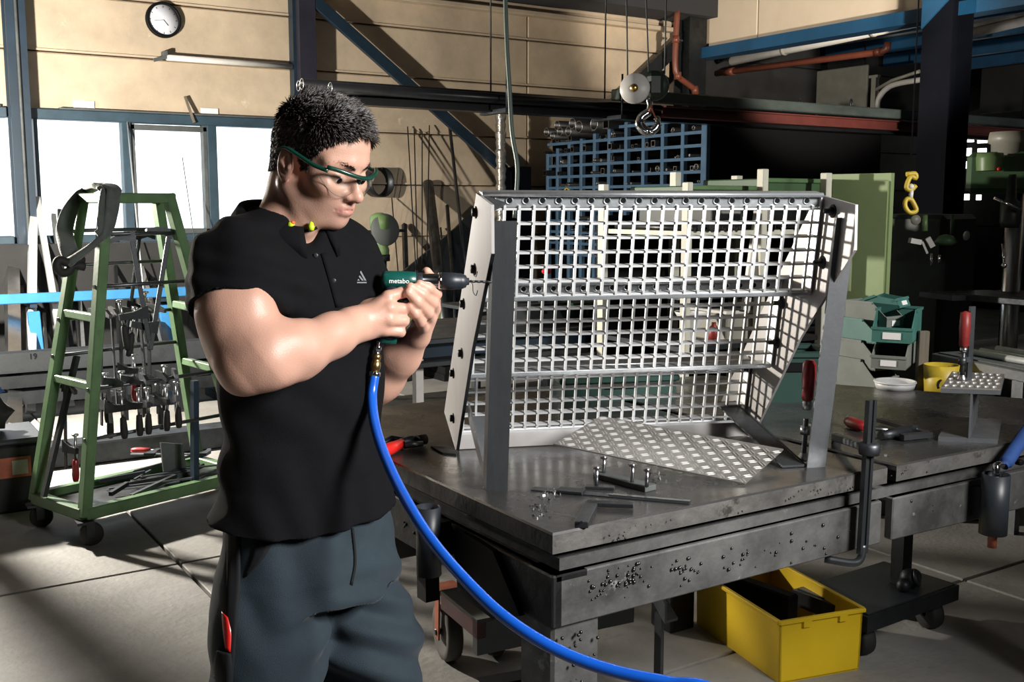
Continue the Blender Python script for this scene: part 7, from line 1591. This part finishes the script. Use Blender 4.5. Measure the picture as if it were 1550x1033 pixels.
for s_ in (-1, 1):
    vs = []; nu, nv = 12, 8
    for i in range(nu + 1):
        y = s_ * (0.007 + 0.062 * i / nu); dep = 0.044 * (sin(PI * (0.18 + 0.74 * i / nu)) ** 0.7)
        for j in range(nv + 1): z = 0.018 - dep * j / nv; q_ = hd(gx(abs(y)) - 0.012 * (j / nv) ** 2, y, z); vs.append(W(q_))
    fs = [(i * (nv + 1) + j, i * (nv + 1) + j + 1, (i + 1) * (nv + 1) + j + 1, (i + 1) * (nv + 1) + j) for i in range(nu) for j in range(nv)]
    wobj('lens', MB().add(vs, fs, True), 'lens_clear', gl_)
    wobj('lens_rim', MB().tube([vs[i * (nv + 1) + nv] for i in range(nu + 1)], 0.0005, 5), 'sash_grey', gl_)
wobj('nose_pad', MB().ball(W(hd(0.103, 0.0, 0.006)), 0.005, 8, (1, 1, 1.4)), 'glasses_green', gl_)
# ---- banded ear plugs round the neck
ep = thing('ear_plugs', 'yellow and orange banded ear plugs hanging round the neck of the man', 'ear plugs', tuple(hit(455, 345, sk_bvh, 0.01)))
p1, p2 = hit(440, 341, sk_bvh, 0.012), hit(471, 344, sk_bvh, 0.010)
wobj('plug', MB().lathe([(0, 0.008), (0.005, 0.006), (0.007, 0.0), (0.006, -0.004), (0, -0.005)], p1, V((0.3, -0.6, 0.6)), 14), 'ear_yellow', ep); wobj('plug_core', MB().lathe([(0, 0.0105), (0.0035, 0.0095), (0.004, 0.006)], p1, V((0.3, -0.6, 0.6)), 12), 'ear_orange', ep)
wobj('plug', MB().lathe([(0, 0.011), (0.004, 0.008), (0.0065, 0.0), (0.005, -0.006), (0, -0.007)], p2, V((0.1, 0.2, 1)), 14), 'ear_yellow', ep)
bp_ = [hit(px, py, sk_bvh, 0.006) for px, py in ((424, 333), (431, 338), (438, 343), (452, 350), (471, 348), (480, 345))]
wobj('band', MB().tube(smooth_path(bp_, 5), 0.0028, 8), 'black', ep)
# ================================================================== the drill and its air hose
r0, r1 = on_d(577, 424, 2.050), on_d(745, 427, 2.085); ad = (r1 - r0).normalized(); LD = (r1 - r0).length
def dpt(px): return r0 + ad * (LD * (px - 577) / 168.0)
drl = thing('pneumatic_drill', 'dark green pistol-grip air drill with black chuck and bit held by the man', 'drill', tuple(r0))
wobj('housing', MB().lathe([(0, 0.0), (0.010, 0.0005), (0.0155, 0.003), (0.0178, 0.009), (0.0182, 0.03), (0.0178, 0.052), (0.0168, 0.066), (0.0150, 0.0675)], r0, ad, 28), 'tool_green', drl)
wobj('gear_case', MB().lathe([(0.0150, 0), (0.0152, 0.012), (0.0142, 0.014), (0.0145, 0.040), (0.0135, 0.045)], dpt(629), ad, 28), 'chrome', drl)
wobj('band', MB().lathe([(0.0154, -0.001), (0.0158, 0.001), (0.0158, 0.010), (0.0154, 0.012)], dpt(629), ad, 28), 'chuck_black', drl)
wobj('collar_ring', MB().lathe([(0.0125, -0.002), (0.0165, -0.002), (0.0165, 0.004), (0.0125, 0.004)], dpt(664), ad, 28), 'chrome', drl)
wobj('chuck', MB().lathe([(0.013, 0), (0.0168, 0.002), (0.0172, 0.02), (0.0165, 0.030), (0.0158, 0.031), (0.0160, 0.040), (0.0120, 0.050), (0.0075, 0.052), (0.0070, 0.056), (0, 0.056)], dpt(666), ad, 28), 'chuck_black', drl)
wobj('drill_bit', MB().tube([dpt(704) + ad * (LD * 41 / 168 * k / 24) + (V((0, 0, 1)) * cos(k * 1.3) + ad.cross(V((0, 0, 1))) * sin(k * 1.3)) * 0.0005 for k in range(25)], [0.0022 + 0.0005 * (k % 2) for k in range(24)] + [0.0004], 8), 'dark_steel', drl)
gq = [on_d(593, 436, 2.056), on_d(593, 460, 2.052), on_d(590, 490, 2.050), on_d(587, 514, 2.050)]
wobj('grip', MB().tube(smooth_path(gq, 4), [0.016] * 4 + [0.0145] * 4 + [0.0135] * 5, 14), 'chuck_black', drl)
wobj('grip_base', MB().tube([on_d(573, 512, 2.046), on_d(580, 513, 2.048), on_d(600, 514, 2.054)], [0.008, 0.011, 0.009], 12), 'tool_green', drl)
wobj('trigger', MB().box(on_d(613, 447, 2.058), (0.014, 0.01, 0.02), None, 0.003), 'black', drl)
tz = (ad.cross(V((0, 0, 1)))).normalized(); tz = tz if tz.dot(C0 - r0) > 0 else -tz
uz_ = tz.cross(ad).normalized(); uz_ = uz_ if uz_.z > 0 else -uz_
Mt = Matrix((ad, uz_, tz)).transposed().to_4x4(); Mt.translation = dpt(603) + uz_ * -0.0005 + tz * 0.0180 - V(drl.location)
text_mesh('lettering', 'metabo', 0.0128, 0.0006, 'text_white', drl, Mt)
ft_ = thing('hose_coupling', 'brass air coupling between the drill grip and the blue hose', 'coupling', tuple(on_d(570, 540, 2.045)))
f0, f1 = on_d(573, 516, 2.046), on_d(566, 575, 2.040); fx = (f1 - f0).normalized(); fl_ = (f1 - f0).length
wobj('nipple', MB().lathe([(0.004, 0), (0.006, 0.002), (0.005, 0.008), (0.0075, 0.011), (0.0075, 0.018), (0.0055, 0.019), (0.0055, 0.026), (0.008, 0.028)], f0, fx, 14), 'chrome', ft_)
wobj('sleeve', MB().lathe([(0.0055, 0.026), (0.0085, 0.027), (0.0088, 0.034), (0.0076, 0.036), (0.0076, 0.040), (0.0098, 0.042), (0.0100, 0.054), (0.0085, 0.056), (0.0085, 0.06)], f0, fx, 18), 'brass', ft_)
wobj('hose_clip', MB().lathe([(0.0095, 0.060), (0.0112, 0.061), (0.0112, 0.069), (0.0095, 0.070)], f0, fx, 20), 'chrome', ft_)
hp = [on_d(px, py, d) for px, py, d in ((567, 568, 2.04), (563, 600, 2.03), (567, 640, 1.99), (579, 682, 1.93), (602, 734, 1.86), (632, 787, 1.79), (662, 830, 1.74), (702, 876, 1.69), (752, 925, 1.65), (806, 964, 1.62), (866, 995, 1.60), (935, 1018, 1.58), (1012, 1034, 1.56), (1090, 1050, 1.54))]
e = hp[-1]; hp += [e + V((0.12, -0.10, -0.10)), e + V((0.2, -0.18, -0.30)), V((e.x + 0.25, e.y - 0.25, 0.12)), V((e.x + 0.35, e.y - 0.3, 0.012)), V((e.x + 0.7, e.y - 0.4, 0.012))]
solo('air_hose', MB().tube(smooth_path(hp, 7), 0.0098, 14), 'hose_blue', 'glossy blue air hose hanging from the drill across the table corner', 'hose', base=tuple(hp[0]))
